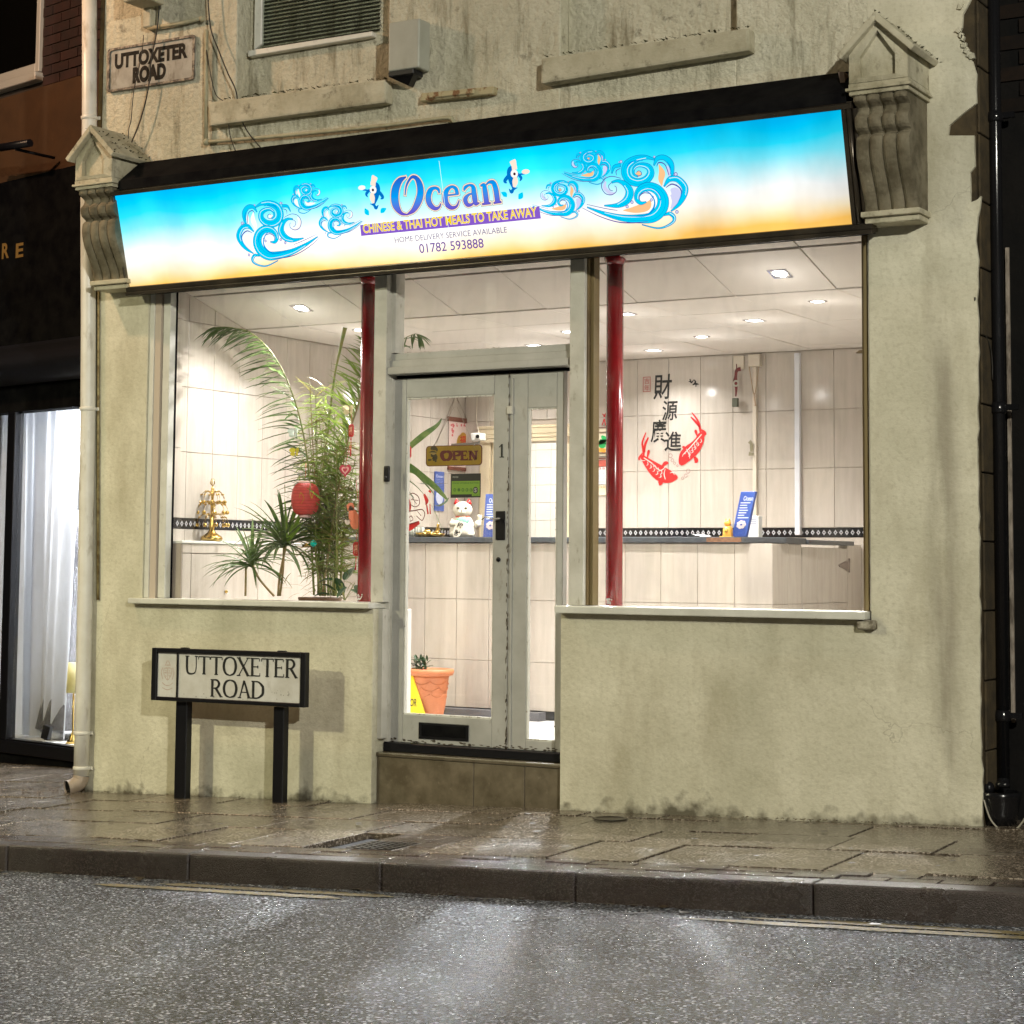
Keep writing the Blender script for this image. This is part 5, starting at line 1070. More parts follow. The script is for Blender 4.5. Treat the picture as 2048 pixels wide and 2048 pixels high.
def carp(pts, tails, fins, whites, head):
    B, Wt = MB(), MB()
    ribbon(B, AF_, [(*AF_.at(*za(x, y)), w*kpm) for x, y, w in pts], .002, 8)
    for st in tails+fins: ribbon(B, AF_, [(*AF_.at(*za(x, y)), w*kpm) for x, y, w in st], .0024, 5)
    for st in whites: ribbon(Wt, AF_, [(*AF_.at(*za(x, y)), w*kpm) for x, y, w in st], .003, 5)
    B.build('carp', REDV, WA); Wt.build('carp_markings', PINKP, WA, kind='stuff')
carp([(730, 1290, 40), (760, 1310, 60), (830, 1380, 110), (910, 1450, 150), (980, 1490, 150), (1050, 1510, 120), (1110, 1520, 60), (1130, 1530, 20)],
     [[(760, 1290, 20), (755, 1200, 26), (745, 1130, 20), (785, 1020, 10)], [(770, 1240, 14), (775, 1160, 26), (812, 1075, 16)], [(720, 1320, 30), (712, 1300, 24), (745, 1250, 12)]],
     [[(800, 1300, 12), (815, 1230, 30), (822, 1225, 10)], [(960, 1400, 16), (1000, 1360, 40), (1035, 1360, 10)], [(940, 1530, 24), (945, 1575, 50), (935, 1605, 14)]],
     [[(760, 1300, 8), (850, 1360, 12), (940, 1440, 10), (1000, 1400, 8)], [(1000, 1420, 4), (985, 1480, 10), (1000, 1540, 6)]]+[[(800+i*36, 1340+i*34, 3), (808+i*36, 1372+i*34, 9), (790+i*34, 1385+i*34, 3)] for i in range(5)]+[[(850+i*34, 1350+i*28, 3), (872+i*30, 1390+i*26, 8), (860+i*30, 1400+i*26, 3)] for i in range(4)]+[[(1050, 1470, 3), (1080, 1460, 8), (1100, 1490, 4)], [(720, 1300, 3), (740, 1330, 8), (780, 1330, 3)]], None)
carp([(1430, 1030, 40), (1395, 1060, 80), (1370, 1120, 100), (1320, 1190, 130), (1260, 1240, 140), (1215, 1290, 130), (1180, 1350, 80), (1165, 1380, 30)],
     [[(1390, 1030, 20), (1375, 950, 26), (1350, 880, 20), (1290, 800, 10)], [(1375, 960, 14), (1330, 900, 24), (1280, 850, 12)], [(1440, 1050, 24), (1430, 1020, 30), (1395, 990, 12)]],
     [[(1350, 1060, 12), (1335, 1010, 30), (1330, 990, 10)], [(1220, 1210, 16), (1200, 1185, 30), (1185, 1185, 8)], [(1320, 1290, 20), (1340, 1330, 44), (1325, 1355, 14)]],
     [[(1400, 1040, 8), (1340, 1110, 12), (1270, 1190, 10), (1200, 1260, 8)], [(1230, 1200, 4), (1260, 1260, 10), (1270, 1310, 4)]]+[[(1390-i*30, 1090+i*40, 3), (1400-i*32, 1120+i*38, 9), (1380-i*32, 1135+i*38, 3)] for i in range(5)]+[[(1345-i*26, 1110+i*34, 3), (1350-i*26, 1150+i*32, 8), (1335-i*26, 1160+i*30, 3)] for i in range(4)]+[[(1185, 1290, 3), (1200, 1260, 7), (1225, 1255, 3)]], None)
mb = MB()
for x, y, r_ in ((1055, 1278, 22), (1077, 1328, 17), (1100, 1360, 12), (1132, 1388, 8), (1250, 1446, 22), (1224, 1497, 17), (1188, 1526, 13)): ring(mb, AF_, *AF_.at(*za(x, y)), r_*kpm*.8, 4.5*kpm, .002)
mb.build('bubbles', mat('bubble_print', (.30, .14, .13), .5), WA)
# framed picture and calendar behind the right window post
PCs = thing('picture_frame', 'small framed green picture with brown fretwork hung behind the right column', 'picture', at(1200, 885, YB-.01)); g = lambda x, y: AF_.at(*za(x, y))
def rect(mb, x0, y0, x1, y1_, n): a = g(x0, y1_); b = g(x1, y0); mb.poly([AF_.pt(a[0], a[1], n), AF_.pt(b[0], a[1], n), AF_.pt(b[0], b[1], n), AF_.pt(a[0], b[1], n)])
def rbox(name, x0, y0, x1, y1_, n0, n1, mt, par): a = g(x0, y1_); b = g(x1, y0); mb = MB(); mb.box(a[0], b[0], YB-.0015-n1, YB-.0015-n0, a[1], b[1]); return mb.build(name, mt, par, bevel=.002)
FW = mat('fret_wood', (.16, .05, .03), .5)
rbox('backing', 150, 975, 390, 1285, .002, .010, CREAMP, PCs)
for k_, (x0, y0, x1, y1_) in enumerate(((140, 960, 400, 978), (140, 1240, 400, 1256), (196, 1020, 212, 1240), (150, 1012, 390, 1024), (140, 1298, 400, 1320), (150, 960, 164, 1000), (376, 960, 390, 1000))): rbox('fret_bar', x0, y0, x1, y1_, .011, .02, FW, PCs)
mb = MB()
for st in ([(300, 1060, 20), (330, 1100, 70), (310, 1150, 90), (330, 1190, 40)], [(270, 1140, 10), (300, 1130, 50), (350, 1110, 20)]): ribbon(mb, AF_, [(*g(x, y), w*kpm) for x, y, w in st], .0112)
mb.build('green_figure', GREENP, PCs); mb = MB(); ribbon(mb, AF_, [(*g(215, 1230), 10*kpm), (*g(290, 1215), 40*kpm), (*g(345, 1225), 40*kpm)], .0112); mb.build('orange_print', ORANGE, PCs)
mb = MB(); 
for a, b in (((305, 945), (330, 870)), ((345, 945), (330, 870)), ((310, 815), (340, 850)), ((345, 812), (325, 850))): mb.tube([AF_.pt(*g(*a), .01), AF_.pt(*g(*b), .01)], .004, 5)
mb.build('red_cord', RED, PCs)
CAL = thing('calendar', 'wall calendar with red heading and gold foot under the small picture', 'calendar', at(1200, 990, YB-.01))
rbox('heading', 140, 1322, 390, 1400, .002, .010, mat('calendar_red', (.55, .10, .07), .5), CAL); rbox('date_sheet', 145, 1401, 388, 1600, .002, .012, WHITE, CAL); rbox('foot', 140, 1602, 390, 1720, .002, .008, CREAMP, CAL)
mb = MB(); text(mb, AF_, '2025', *g(190, 1432), *g(340, 1408), .0135, .01); mb.build('year', REDV, CAL); mb = MB()
for j in range(4):
    text(mb, AF_, ' '.join(str(7*j+i+1) for i in range(5)), *g(200, 1480+j*32), *g(370, 1462+j*32), .0135, .0)
mb.build('date_numbers', mat('grey_ink', (.3, .32, .45), .5), CAL)
mb = MB(); text(mb, AF_, '大吉大利', *g(205, 1640), *g(350, 1615), .0095, .01); mb.build('gold_print', GOLD, CAL)
# left wall things: scroll, menu card, camera, paper fish
LP = PF((XL+.002, 0, 0), (0, 1, 0), (0, 0, 1)); zk = lambda x, y: (790+x/5.52, 760+y/5.52)
def lrect(name, x0, y0, x1, y1_, n0, n1, mt, par):
    a = LP.at(*zk(x0, y1_)); b = LP.at(*zk(x1, y0)); mb = MB(); mb.box(XL+.002+n0, XL+.002+n1, a[0], b[0], a[1], b[1]); return mb.build(name, mt, par, bevel=.001)
SC = thing('new_year_scroll', 'pale pink scroll with red blossom and a gold ingot print, on a string', 'scroll', LP.pt(*LP.at(*zk(700, 580))))
lrect('paper', 582, 445, 835, 980, .004, .007, PINKP, SC); lrect('rod', 575, 436, 842, 450, .002, .014, FW, SC); lrect('rod', 575, 975, 842, 990, .002, .014, FW, SC)
mb = MB(); 
for a, b in (((575, 440), (655, 160)), ((780, 440), (655, 160)), ((655, 165), (440, 700)), ((660, 165), (690, 260))): mb.tube([LP.pt(*LP.at(*zk(*a)), .012), LP.pt(*LP.at(*zk(*b)), .012)], .0018, 4)
mb.build('string', mat('grey_string', (.3, .27, .22), .7), SC); k2 = abs(LP.at(*zk(600, 600))[0]-LP.at(*zk(700, 600))[0])/100
mb = MB()
for i in range(26):
    a = random.choice((0, 1, 2)); x, y = {0: (random.uniform(600, 820), random.uniform(475, 520)), 1: (random.uniform(600, 640), random.uniform(480, 620)), 2: (random.uniform(780, 830), random.uniform(480, 660))}[a]; disc(mb, LP, *LP.at(*zk(x, y)), random.uniform(6, 13)*k2, .008+i*2e-5, 6, random.uniform(5, 9)*k2)
text(mb, LP, '大吉', *LP.at(*zk(680, 1005)), *LP.at(*zk(800, 970)), .008, .01); mb.build('blossom_print', mat('blossom', (.62, .12, .13), .5), SC)
mb = MB(); ribbon(mb, LP, [(*LP.at(*zk(735, 580)), 20*k2), (*LP.at(*zk(738, 620)), 90*k2), (*LP.at(*zk(735, 700)), 130*k2), (*LP.at(*zk(735, 740)), 60*k2)], .0085); mb.build('gold_print', GOLD, SC); mb = MB(); text(mb, LP, '福', *LP.at(*zk(705, 700)), *LP.at(*zk(770, 620)), .0095, .01); mb.build('gold_character', REDV, SC)
MC = thing('menu_card', 'tall blue menu card fixed to the left wall behind the long leaves', 'menu', LP.pt(*LP.at(*zk(480, 1440)))); lrect('card', 428, 1016, 538, 1445, .002, .006, BLUE, MC)
mb = MB(); text(mb, LP, 'Ocean', *LP.at(*zk(445, 1075)), *LP.at(*zk(525, 1050)), .0066, .01)
for i in range(6): a = LP.at(*zk(450, 1098+i*16)); b = LP.at(*zk(520, 1102+i*16)); mb.poly([LP.pt(a[0], b[1], .0066), LP.pt(b[0], b[1], .0066), LP.pt(b[0], a[1], .0066), LP.pt(a[0], a[1], .0066)])
disc(mb, LP, *LP.at(*zk(485, 1290)), 40*k2, .0066, 14, 45*k2); mb.build('card_print', mat('card_print_ink', (.60, .66, .85), .5), MC)
CC = thing('cctv_camera', 'small white security camera on a bracket beside the kitchen doorway', 'camera', at(957, 875, 3.3))
a = at(950, 867, 3.2); b = at(969, 881, 3.2); mb = MB(); mb.box(a.x, b.x, 3.14, 3.22, b.z, a.z); mb.build('housing', WHITEP, CC, bevel=.006, seg=2); mb = MB(); mb.tube([at(955, 873, 3.14), at(955, 873, 3.132)], .014, 12); mb.build('lens', BLACKM, CC); mb = MB(); mb.tube([at(959, 881, 3.2), at(957, 886, 3.22), (XL+.01, 3.3, at(957, 886, 3.2).z)], .009, 7); mb.build('bracket', mat('grey_bracket', (.3, .3, .28), .5), CC)
mb = MB(); mb.tube(smooth_pts([at(954, 760, 3.47), at(954, 800, 3.47), at(953, 840, 3.47), at(958, 866, 3.3)], 4), .004, 5); tag(mb.build('camera_wire', CRP), 'thin cream wire dropping down the corner to the white camera', 'wire')
C2 = thing('window_camera', 'grey dome camera at the top left corner of the left window', 'camera', at(352, 600, .24))
mb = MB(); mb.lathe([(.001, 0), (.030, 0), (.034, .02), (.022, .05), (.001, .052)], at(348, 606, .24), 16, (Vector((1, 0, 0)), Vector((0, 0, 1)), Vector((.6, -.8, 0)))); mb.build('dome', mat('grey_dome', (.13, .12, .11), .3), C2); mb = MB(); mb.tube([at(358, 584, .25), at(361, 606, .2)], .012, 8); mb.build('arm', WHITEP, C2)
# ------------------------------------------------------------------ things on the counter
CTZ = CTOP+.035
def cat(loc):
    T = thing('lucky_cat', 'white beckoning cat figurine with green bib holding a lettered plaque, on the counter', 'figurine', loc)
    x, y, z = loc; CW = mat('cat_ceramic', (.74, .70, .60), .25, col2=(.62, .56, .44), scale=30); k = 1.0
    mb = MB(); mb.lathe([(.03, 0), (.082, .004), (.09, .04), (.078, .09), (.058, .13), (.04, .15)], (x, y, z), 20); mb.ball((x-.055, y-.04, z+.022), .032, 12, (1, 1.2, .7)); mb.ball((x+.055, y-.04, z+.022), .032, 12, (1, 1.2, .7)); mb.tube([(x-.06, y-.02, z+.11), (x-.066, y-.055, z+.09), (x-.02, y-.08, z+.095)], [.022, .022, .018], 10); mb.build('body', CW, T)
    mb = MB(); mb.ball((x, y-.01, z+.185), .064, 18, (1.05, .92, .88)); mb.ball((x, y-.066, z+.168), .018, 10, (1.5, .7, .8)); mb.build('head', CW, T)
    for s in (-1, 1): mb = MB(); mb.lathe([(.022, 0), (.014, .02), (.002, .036)], (x+s*.04, y-.01, z+.222), 10); mb.build('ear', REDV, T)
    mb = MB()
    for s in (-1, 1): mb.ball((x+s*.026, y-.064, z+.195), .009, 8, (1.2, .6, .8))
    mb.ball((x, y-.080, z+.176), .005, 8); mb.build('eyes', mat('cat_eye', (.10, .09, .05), .3), T)
    mb = MB(); mb.lathe([(.047, .126), (.052, .134), (.047, .142)], (x, y-.008, z), 20); mb.build('collar', mat('collar_red', (.55, .10, .06), .4), T)
    mb = MB(); mb.ball((x+.005, y-.058, z+.108), .036, 12, (1.25, .4, .8)); mb.build('bib', mat('bib_green', (.25, .62, .40), .4), T)
    mb = MB(); mb.tube(smooth_pts([(x+.088, y-.02, z+.09), (x+.112, y-.02, z+.10), (x+.115, y-.03, z+.15)], 3), [.018]*4+[.016]*3, 10); mb.ball((x+.105, y-.03, z+.09), .024, 10); mb.build('raised_paw', CW, T)
    mb = MB(); pf = PF((x-.02, y-.098, z+.05), (.93, -.1, -.35), (.35, 0, .93)); pts = [(.03*math.cos(t*.523), .062*math.sin(t*.523)) for t in range(12)]; mb.prism([pf.pt(u, v, 0) for u, v in pts], tuple(-pf.N*.01)); mb.build('plaque', CW, T)
    mb = MB(); text(mb, pf, '招', -.018, .012, .018, .048, .002, .02); text(mb, pf, '財', -.018, -.042, .018, -.004, .002, .02); mb.build('plaque_writing', BLACK, T)
    return T
p = at(925, 1067, 2.08); cat((p.x, 2.08, CTZ)).rotation_euler = (0, 0, R(27))
def menu_stand(px0, px1, pyt, pyb, y, lb, lean=.0, tilt=.10):
    a = at(px0, pyb, y); b = at(px1, pyb, y); w_ = b.x-a.x; h = at(px0, pyt, y).z-CTZ; T = thing('menu_stand', lb, 'menu stand', (a.x+w_/2, y, CTZ))
    pf = PF((a.x, y, CTZ+.002), (1, 0, 0), (lean, tilt, 1)); mb = MB(); mb.prism([pf.pt(0, 0, 0), pf.pt(w_, 0, 0), pf.pt(w_, h, 0), pf.pt(0, h, 0)], tuple(-pf.N*.03)); mb.build('leaflets', BLUE, T, bevel=.002)
    mb = MB(); mb.box(a.x-.003, b.x+.003, y-.02, y-.016, CTZ, CTZ+h*.28); mb.box(a.x-.003, b.x+.003, y-.02, y+.05, CTZ, CTZ+.003); mb.build('acrylic_holder', glass('acrylic', (.92, .95, 1.), extra=.04), T)
    mb = MB(); text(mb, pf, 'Ocean', w_*.30, h*.80, w_*.95, h*.90, .001, .02)
    for i in range(7): t_ = h*(.74-.055*i); q = random.uniform(.55, .9); mb.poly([pf.pt(w_*.15, t_, .001), pf.pt(w_*q, t_, .001), pf.pt(w_*q, t_+h*.022, .001), pf.pt(w_*.15, t_+h*.022, .001)])
    mb.build('leaflet_print', mat('card_print_ink', (.60, .66, .85), .5), T); mb = MB()
    for i in range(7): th = i*.9; disc(mb, pf, w_*(.5+.2*math.cos(th)), h*(.27+.06*math.sin(th)), w_*.13, .0012+i*1e-4, 10, h*.04)
    mb.build('dish_picture', PINKP, T)
menu_stand(966, 993, 988, 1068, 2.1, 'blue menu leaflets in a stand beside the white cat, cut by the door stile')
menu_stand(1463, 1492, 982, 1070, 2.02, 'leaning blue menu leaflets in a clear stand near the counter end', .20, .06)
p = at(1456, 1070, 2.02); T = thing('orange_figurine', 'small orange and gold cat figurine left of the leaning menu stand', 'figurine', (p.x, 2.02, CTZ))
mb = MB(); mb.lathe([(.03, 0), (.034, .005), (.03, .05), (.02, .07)], (p.x, 2.02, CTZ), 14); mb.build('body', ORANGE, T); mb = MB(); mb.ball((p.x, 2.015, CTZ+.085), .022, 12); mb.lathe([(.008, 0), (.001, .016)], (p.x-.012, 2.015, CTZ+.10), 8); mb.lathe([(.008, 0), (.001, .016)], (p.x+.012, 2.015, CTZ+.10), 8); mb.build('head', ORANGE, T); mb = MB(); mb.ball((p.x, 1.992, CTZ+.04), .014, 10); mb.build('gold_coin', GOLD, T); mb = MB(); mb.box(p.x-.04, p.x+.04, 1.98, 2.05, CTZ, CTZ+.006); mb.build('base', GOLD, T, bevel=.002)
p = at(1509, 1040, 2.3); mb = MB(); mb.box(p.x-.035, p.x+.045, 2.26, 2.32, CTZ, p.z+.025); T = tag(mb.build('white_box', WHITEP, bevel=.003), 'small white box with grey print standing right of the leaning menus', 'box')
mb = MB(); pf = WALLF(2.2595); text(mb, pf, 'ABC', p.x-.02, p.z-.03, p.x+.03, p.z-.02, 0, 0) if False else None
for i in range(3): z = p.z-.012*i; mb.poly([pf.pt(p.x-.02, z, .0), pf.pt(p.x+.03, z, .0), pf.pt(p.x+.03, z+.005, .0), pf.pt(p.x-.02, z+.005, .0)])
mb.build('box_print', mat('grey_ink', (.3, .32, .45), .5), T)
p = at(1395, 1070, 2.0); mb = MB(); L_ = [(p.x-.06, 1.97, CTZ+.001), (p.x-.02, 1.965, CTZ+.016), (p.x+.05, 1.96, CTZ+.003)]; mb.strip(L_, [(a+.02, b+.1, c+.004) for a, b, c in L_]); tag(mb.build('paper_napkin', WHITE), 'crumpled white paper lying on the counter left of the orange figurine', 'paper')
# gold ornaments by the left end of the counter
p = at(862, 1067, 2.05); mb = MB(); x, z = p.x, CTZ
mb.lathe([(.05, 0), (.075, .012), (.085, .032), (.07, .03), (.02, .03)], (x-.03, 2.05, z), 16); mb.ball((x-.03, 2.05, z+.035), .028, 12, (1, .8, .8)); mb.lathe([(.03, 0), (.05, .01), (.055, .026), (.01, .03)], (x+.06, 2.03, z), 14); mb.ball((x+.06, 2.03, z+.03), .02)
tag(mb.build('gold_ingots', BRASS), 'pair of shiny gold boat shaped ingots on the counter left of the cat', 'ornament')
p = at(878, 1067, 2.0); T = thing('gold_pendant', 'tiny gold figure hanging on a loop of string in front of the counter', 'ornament', (p.x, 1.9, CTZ)); mb = MB(); mb.tube([at(872, 1020, 1.9), at(876, 1048, 1.9), at(880, 1020, 1.9)], .0015, 4); mb.build('string', MATS['grey_string'], T); mb = MB(); c = at(876, 1055, 1.9); mb.lathe([(.012, 0), (.016, .01), (.008, .03), (.011, .04), (.003, .052)], c-Vector((0, 0, .025)), 12); mb.build('figure', BRASS, T)
p = at(826, 1060, 2.0); mb = MB()
for i in range(10): th = 2*math.pi*i/10; mb.tube([(p.x+.06*math.cos(th), 2.02+.05*math.sin(th), CTZ), (p.x+.062*math.cos(th), 2.02+.052*math.sin(th), CTZ+.07)], .009, 6)
tag(mb.build('ribbed_cup', GREYP), 'ribbed pale grey pot at the left end of the counter', 'pot')
# paper-cut fish hanging behind the door glass
T = thing('paper_fish', 'red papercut fish and figure hanging behind the left edge of the door glass', 'decoration', at(822, 1040, .9)); pf = WALLF(.9); RK, RD = MB(), MB(); kk = abs(pf.at(900, 1000)[0]-pf.at(901, 1000)[0])/5.52
def rs(mb, st, n): ribbon(mb, pf, [(*pf.at(*zk(x, y)), w*kk) for x, y, w in st], n)
rs(RD, [(130, 1270, 30), (150, 1400, 60), (120, 1480, 40)], .0); rs(RD, [(120, 1660, 40), (180, 1620, 60), (270, 1570, 30)], .001); rs(RD, [(320, 1260, 20), (350, 1330, 40), (340, 1380, 10)], .0); rs(RD, [(390, 1220, 30), (380, 1240, 30)], 0); rs(RD, [(350, 1380, 12), (365, 1480, 18)], 0); rs(RD, [(385, 1370, 10), (390, 1480, 14)], 0)
for st in ([(160, 1270, 8), (200, 1250, 8), (260, 1290, 8), (270, 1370, 8), (220, 1400, 8), (170, 1370, 6)], [(180, 1320, 6), (260, 1330, 6)], [(190, 1300, 6), (240, 1370, 6)], [(150, 1450, 8), (230, 1440, 10), (300, 1430, 8), (330, 1480, 8), (300, 1550, 8), (240, 1500, 8)], [(150, 1530, 6), (180, 1500, 8), (200, 1540, 6), (170, 1560, 6)], [(250, 1450, 6), (290, 1500, 6)], [(130, 1600, 8), (200, 1580, 8), (260, 1560, 6)]): rs(RK, st, .002)
RD.build('red_paper', RED, T); RK.build('paper_outline', mat('maroon_ink', (.12, .01, .01), .5), T)
# ------------------------------------------------------------------ signs inside the door glass
T = thing('open_sign', 'yellow plastic OPEN sign with a little chef hanging inside the door glass', 'open sign', at(908, 932, .185)); OP = WALLF(.180); go = lambda x, y: OP.at(*zk(x, y))
YS = mat('yellow_sign_enamel', (.34, .21, .01), .3, col2=(.26, .16, .008), scale=6); MR = mat('maroon_print', (.10, .006, .008), .5)
def rrect(mb, x0, y0, x1, y1_, r_, n0, n1):
    a = go(x0, y1_); b = go(x1, y0); rr = r_*kp1; P = []
    for cx_, cy_, s_ in ((b[0]-rr, b[1]-rr, 0), (a[0]+rr, b[1]-rr, 1), (a[0]+rr, a[1]+rr, 2), (b[0]-rr, a[1]+rr, 3)):
        for i in range(5): th = math.pi/2*(s_+i/4); P.append((cx_+rr*math.cos(th), cy_+rr*math.sin(th)))
    mb.prism([OP.pt(u, v, n0) for u, v in P], tuple(OP.N*(n1-n0)))
kp1 = abs(go(500, 800)[0]-go(600, 800)[0])/100
mb = MB(); rrect(mb, 343, 712, 965, 955, 34, 0, .003); mb.build('sign_back', MR, T); mb = MB(); rrect(mb, 352, 720, 957, 947, 30, .0031, .0045); mb.build('sign_plate', YS, T)
SB = MB()
def so_(st, n=.0052, mb_=None): ribbon(mb_ or SB, OP, [(*go(x, y), w*kp1) for x, y, w in st], n)
so_([(575, 790, 20), (530, 805, 38), (525, 840, 44), (545, 878, 30), (575, 882, 18)]); so_([(575, 790, 20), (610, 800, 34), (620, 838, 42), (600, 875, 32), (575, 882, 18)], .0054)
for st in ([(655, 795, 30), (662, 875, 30)], [(630, 788, 10), (690, 786, 10)], [(635, 880, 10), (695, 880, 10)], [(665, 790, 10), (715, 795, 28), (715, 825, 28), (670, 838, 10)],
           [(745, 793, 30), (748, 878, 30)], [(722, 788, 12), (800, 786, 12)], [(725, 882, 12), (810, 880, 14)], [(797, 786, 6), (800, 808, 10)], [(806, 884, 10), (808, 858, 8)], [(750, 832, 10), (785, 832, 10)], [(787, 820, 8), (787, 845, 8)],
           [(835, 793, 22), (836, 880, 20)], [(815, 788, 10), (855, 786, 10)], [(815, 883, 10), (862, 882, 10)], [(842, 792, 30), (898, 878, 34)], [(902, 786, 20), (900, 880, 18)], [(880, 786, 10), (925, 785, 10)]): so_(st, .0056)
SB.build('lettering', MR, T); CHF = MB()
so_([(400, 760, 20), (430, 752, 40), (462, 765, 30), (470, 790, 10)], .0052, CHF); so_([(385, 800, 6), (420, 790, 16), (465, 800, 8)], .0054, CHF); so_([(400, 835, 20), (430, 830, 50), (450, 860, 50), (420, 880, 30)], .0052, CHF); so_([(372, 885, 20), (410, 880, 14)], .0054, CHF); so_([(450, 880, 14), (458, 905, 26)], .0054, CHF); CHF.build('chef_print', mat('dark_print', (.05, .035, .012), .5), T)
mb = MB(); so_([(400, 800, 14), (430, 808, 34), (458, 804, 16)], .0053, mb); mb.build('chef_face', mat('dull_tan', (.30, .21, .06), .5), T)
mb = MB()
for a in (437, 880): disc(mb, OP, *go(a, 722), 7*kp1, .005, 10)
mb.build('fixing_eyelet', CHROME, T); mb = MB(); c = go(655, 165)
for a in (437, 880): mb.tube([OP.pt(*go(a, 722), .004), OP.pt(*go(655 if a < 800 else 690, 300), .004)], .0012, 4)
mb.build('hanging_string', MATS['grey_string'], T)
T = thing('hygiene_sticker', 'green and black food hygiene rating sticker showing 5 on the door glass', 'sticker', at(931, 995, D+.017)); SF = WALLF(D+.0168); gs = lambda x, y: SF.at(*zk(x, y))
def srect(x0, y0, x1, y1_, n, mt, nm, th=.0008): a = gs(x0, y1_); b = gs(x1, y0); mb = MB(); mb.prism([SF.pt(a[0], a[1], n), SF.pt(b[0], a[1], n), SF.pt(b[0], b[1], n), SF.pt(a[0], b[1], n)], tuple(SF.N*th)); return mb.build(nm, mt, T)
LG = mat('lime_print', (.16, .30, .03), .5); DG = mat('dark_green_print', (.03, .10, .012), .5)
srect(615, 1030, 948, 1300, 0, BLACK, 'backing'); srect(627, 1112, 937, 1264, .001, LG, 'green_panel'); srect(850, 1240, 937, 1282, .0011, LG, 'green_panel')
mb = MB(); text(mb, SF, 'FOOD HYGIENE RATING', *gs(640, 1148), *gs(925, 1128), .0022, .01); a = gs(630, 1166); b = gs(935, 1161); mb.poly([SF.pt(a[0], a[1], .0022), SF.pt(b[0], a[1], .0022), SF.pt(b[0], b[1], .0022), SF.pt(a[0], b[1], .0022)])
for i in range(5): c = gs(662+45*i, 1213); ring(mb, SF, c[0], c[1], 12*kp1, 4*kp1, .0022); text(mb, SF, str(i), *gs(655+45*i, 1224), *gs(670+45*i, 1202), .0023, .01)
text(mb, SF, 'VERY GOOD', *gs(862, 1277), *gs(925, 1266), .0022, .005); mb.build('green_print', DG, T); mb = MB(); disc(mb, SF, *gs(891, 1217), 27*kp1, .003, 20, 31*kp1); mb.build('rating_disc', BLACK, T)
mb = MB(); ring(mb, SF, *gs(891, 1217), 18*kp1, 2.5*kp1, .0036); text(mb, SF, '5', *gs(881, 1234), *gs(902, 1200), .0037, .02); text(mb, SF, 'FOOD', *gs(640, 1082), *gs(700, 1062), .0016, .0); mb.build('white_print', mat('dull_white_print', (.4, .42, .38), .5), T)
# ------------------------------------------------------------------ things on the floor behind the door
py_ = 1.62; c = at(861, 1400, py_); T = thing('terracotta_pot', 'terracotta coloured plastic pot with draped swags and a dark leafy plant', 'plant pot', (c.x, py_, FZ)); rt = (at(901, 1350, py_).x-at(822, 1350, py_).x)/2; zt = at(861, 1338, py_).z; k = rt/.115
mb = MB(); mb.lathe([(.058*k, FZ), (.062*k, FZ+.02), (.075*k, FZ+.1), (.088*k, zt-.06), (.092*k, zt-.042)], (c.x, py_, 0), 32); mb.build('body', TERRA, T); mb = MB(); mb.lathe([(.092*k, zt-.042), (.108*k, zt-.038), (.115*k, zt-.02), (.112*k, zt), (.098*k, zt+.002), (.094*k, zt-.02), (.01, zt-.025)], (c.x, py_, 0), 36); mb.build('rim', TERRA, T)
mb = MB()
for s in range(6):
    for row, (zr_, rr) in enumerate(((zt-.075, .0865*k), (zt-.115, .083*k), (zt-.155, .078*k))):
        P = []
        for i in range(9): a = 2*math.pi*(s+(row % 2)*.5+i/8)/6; P.append((c.x+(rr+.002)*math.cos(a), py_+(rr+.002)*math.sin(a), zr_-.022*math.sin(math.pi*i/8)))
        mb.tube(P, .0028, 5)
mb.build('swag_relief', TERRA, T)
def blade(mb, base, d, L_, w, droop=.3, n=5, up=Vector((0, 0, 1)), tw=0., fold=.25):   # a tapering, arching leaf
    d = Vector(d).normalized(); side = d.cross(up); side = side.normalized() if side.length > 1e-3 else Vector((1, 0, 0)); side = (Matrix.Rotation(tw, 3, d) @ side); p = Vector(base); A, B, C = [], [], []
    for i in range(n+1):
        t = i/n; ww = w*(math.sin(math.pi*min(1, .12+t*.88))**.75)*(1 if t < .99 else 0); nv = side.cross(d).normalized()
        A.append(p+side*ww/2+nv*ww*fold); B.append(p.copy()); C.append(p-side*ww/2+nv*ww*fold); d = (d+Vector((0, 0, -1))*droop/n*(.5+t)).normalized(); p = p+d*L_/n
    mb.strip(A, B); mb.strip(B, C)
mb = MB(); c2 = at(842, 1330, py_)
for i in range(70): a = random.uniform(0, 6.28); e = random.uniform(.1, 1.4); q = c2+Vector((random.uniform(-.04, .04), random.uniform(-.03, .03), random.uniform(-.03, .035))); blade(mb, q, (math.cos(a)*math.cos(e), math.sin(a)*math.cos(e), math.sin(e)), .045, .016, .5, 3)
for i in range(6): mb.tube([(c.x-.02, py_, zt-.03), c2+Vector((random.uniform(-.04, .04), random.uniform(-.03, .03), -.02))], .003, 5)
mb.build('foliage', GREEND, T)
T = thing('wet_floor_sign', 'yellow plastic floor warning sign half hidden beside the terracotta pot', 'floor sign', at(825, 1425, 1.45)); ys = 1.45; wf_ = PF((0, ys, 0), (1, 0, 0), (0, .12, 1)); q = [wf_.at(776, 1440), wf_.at(853, 1440), wf_.at(823, 1342), wf_.at(806, 1342)]
mb = MB(); mb.prism([wf_.pt(u, v, 0) for u, v in q], tuple(-wf_.N*.012)); mb.build('front_panel', YEL, T, bevel=.003); mb = MB(); mb.prism([wf_.pt(u, v, 0)+Vector((0, .03 if k_ > 1 else .22, 0)) for k_, (u, v) in enumerate(q)], tuple(-wf_.N*.012)); mb.build('rear_panel', YEL, T, bevel=.003)
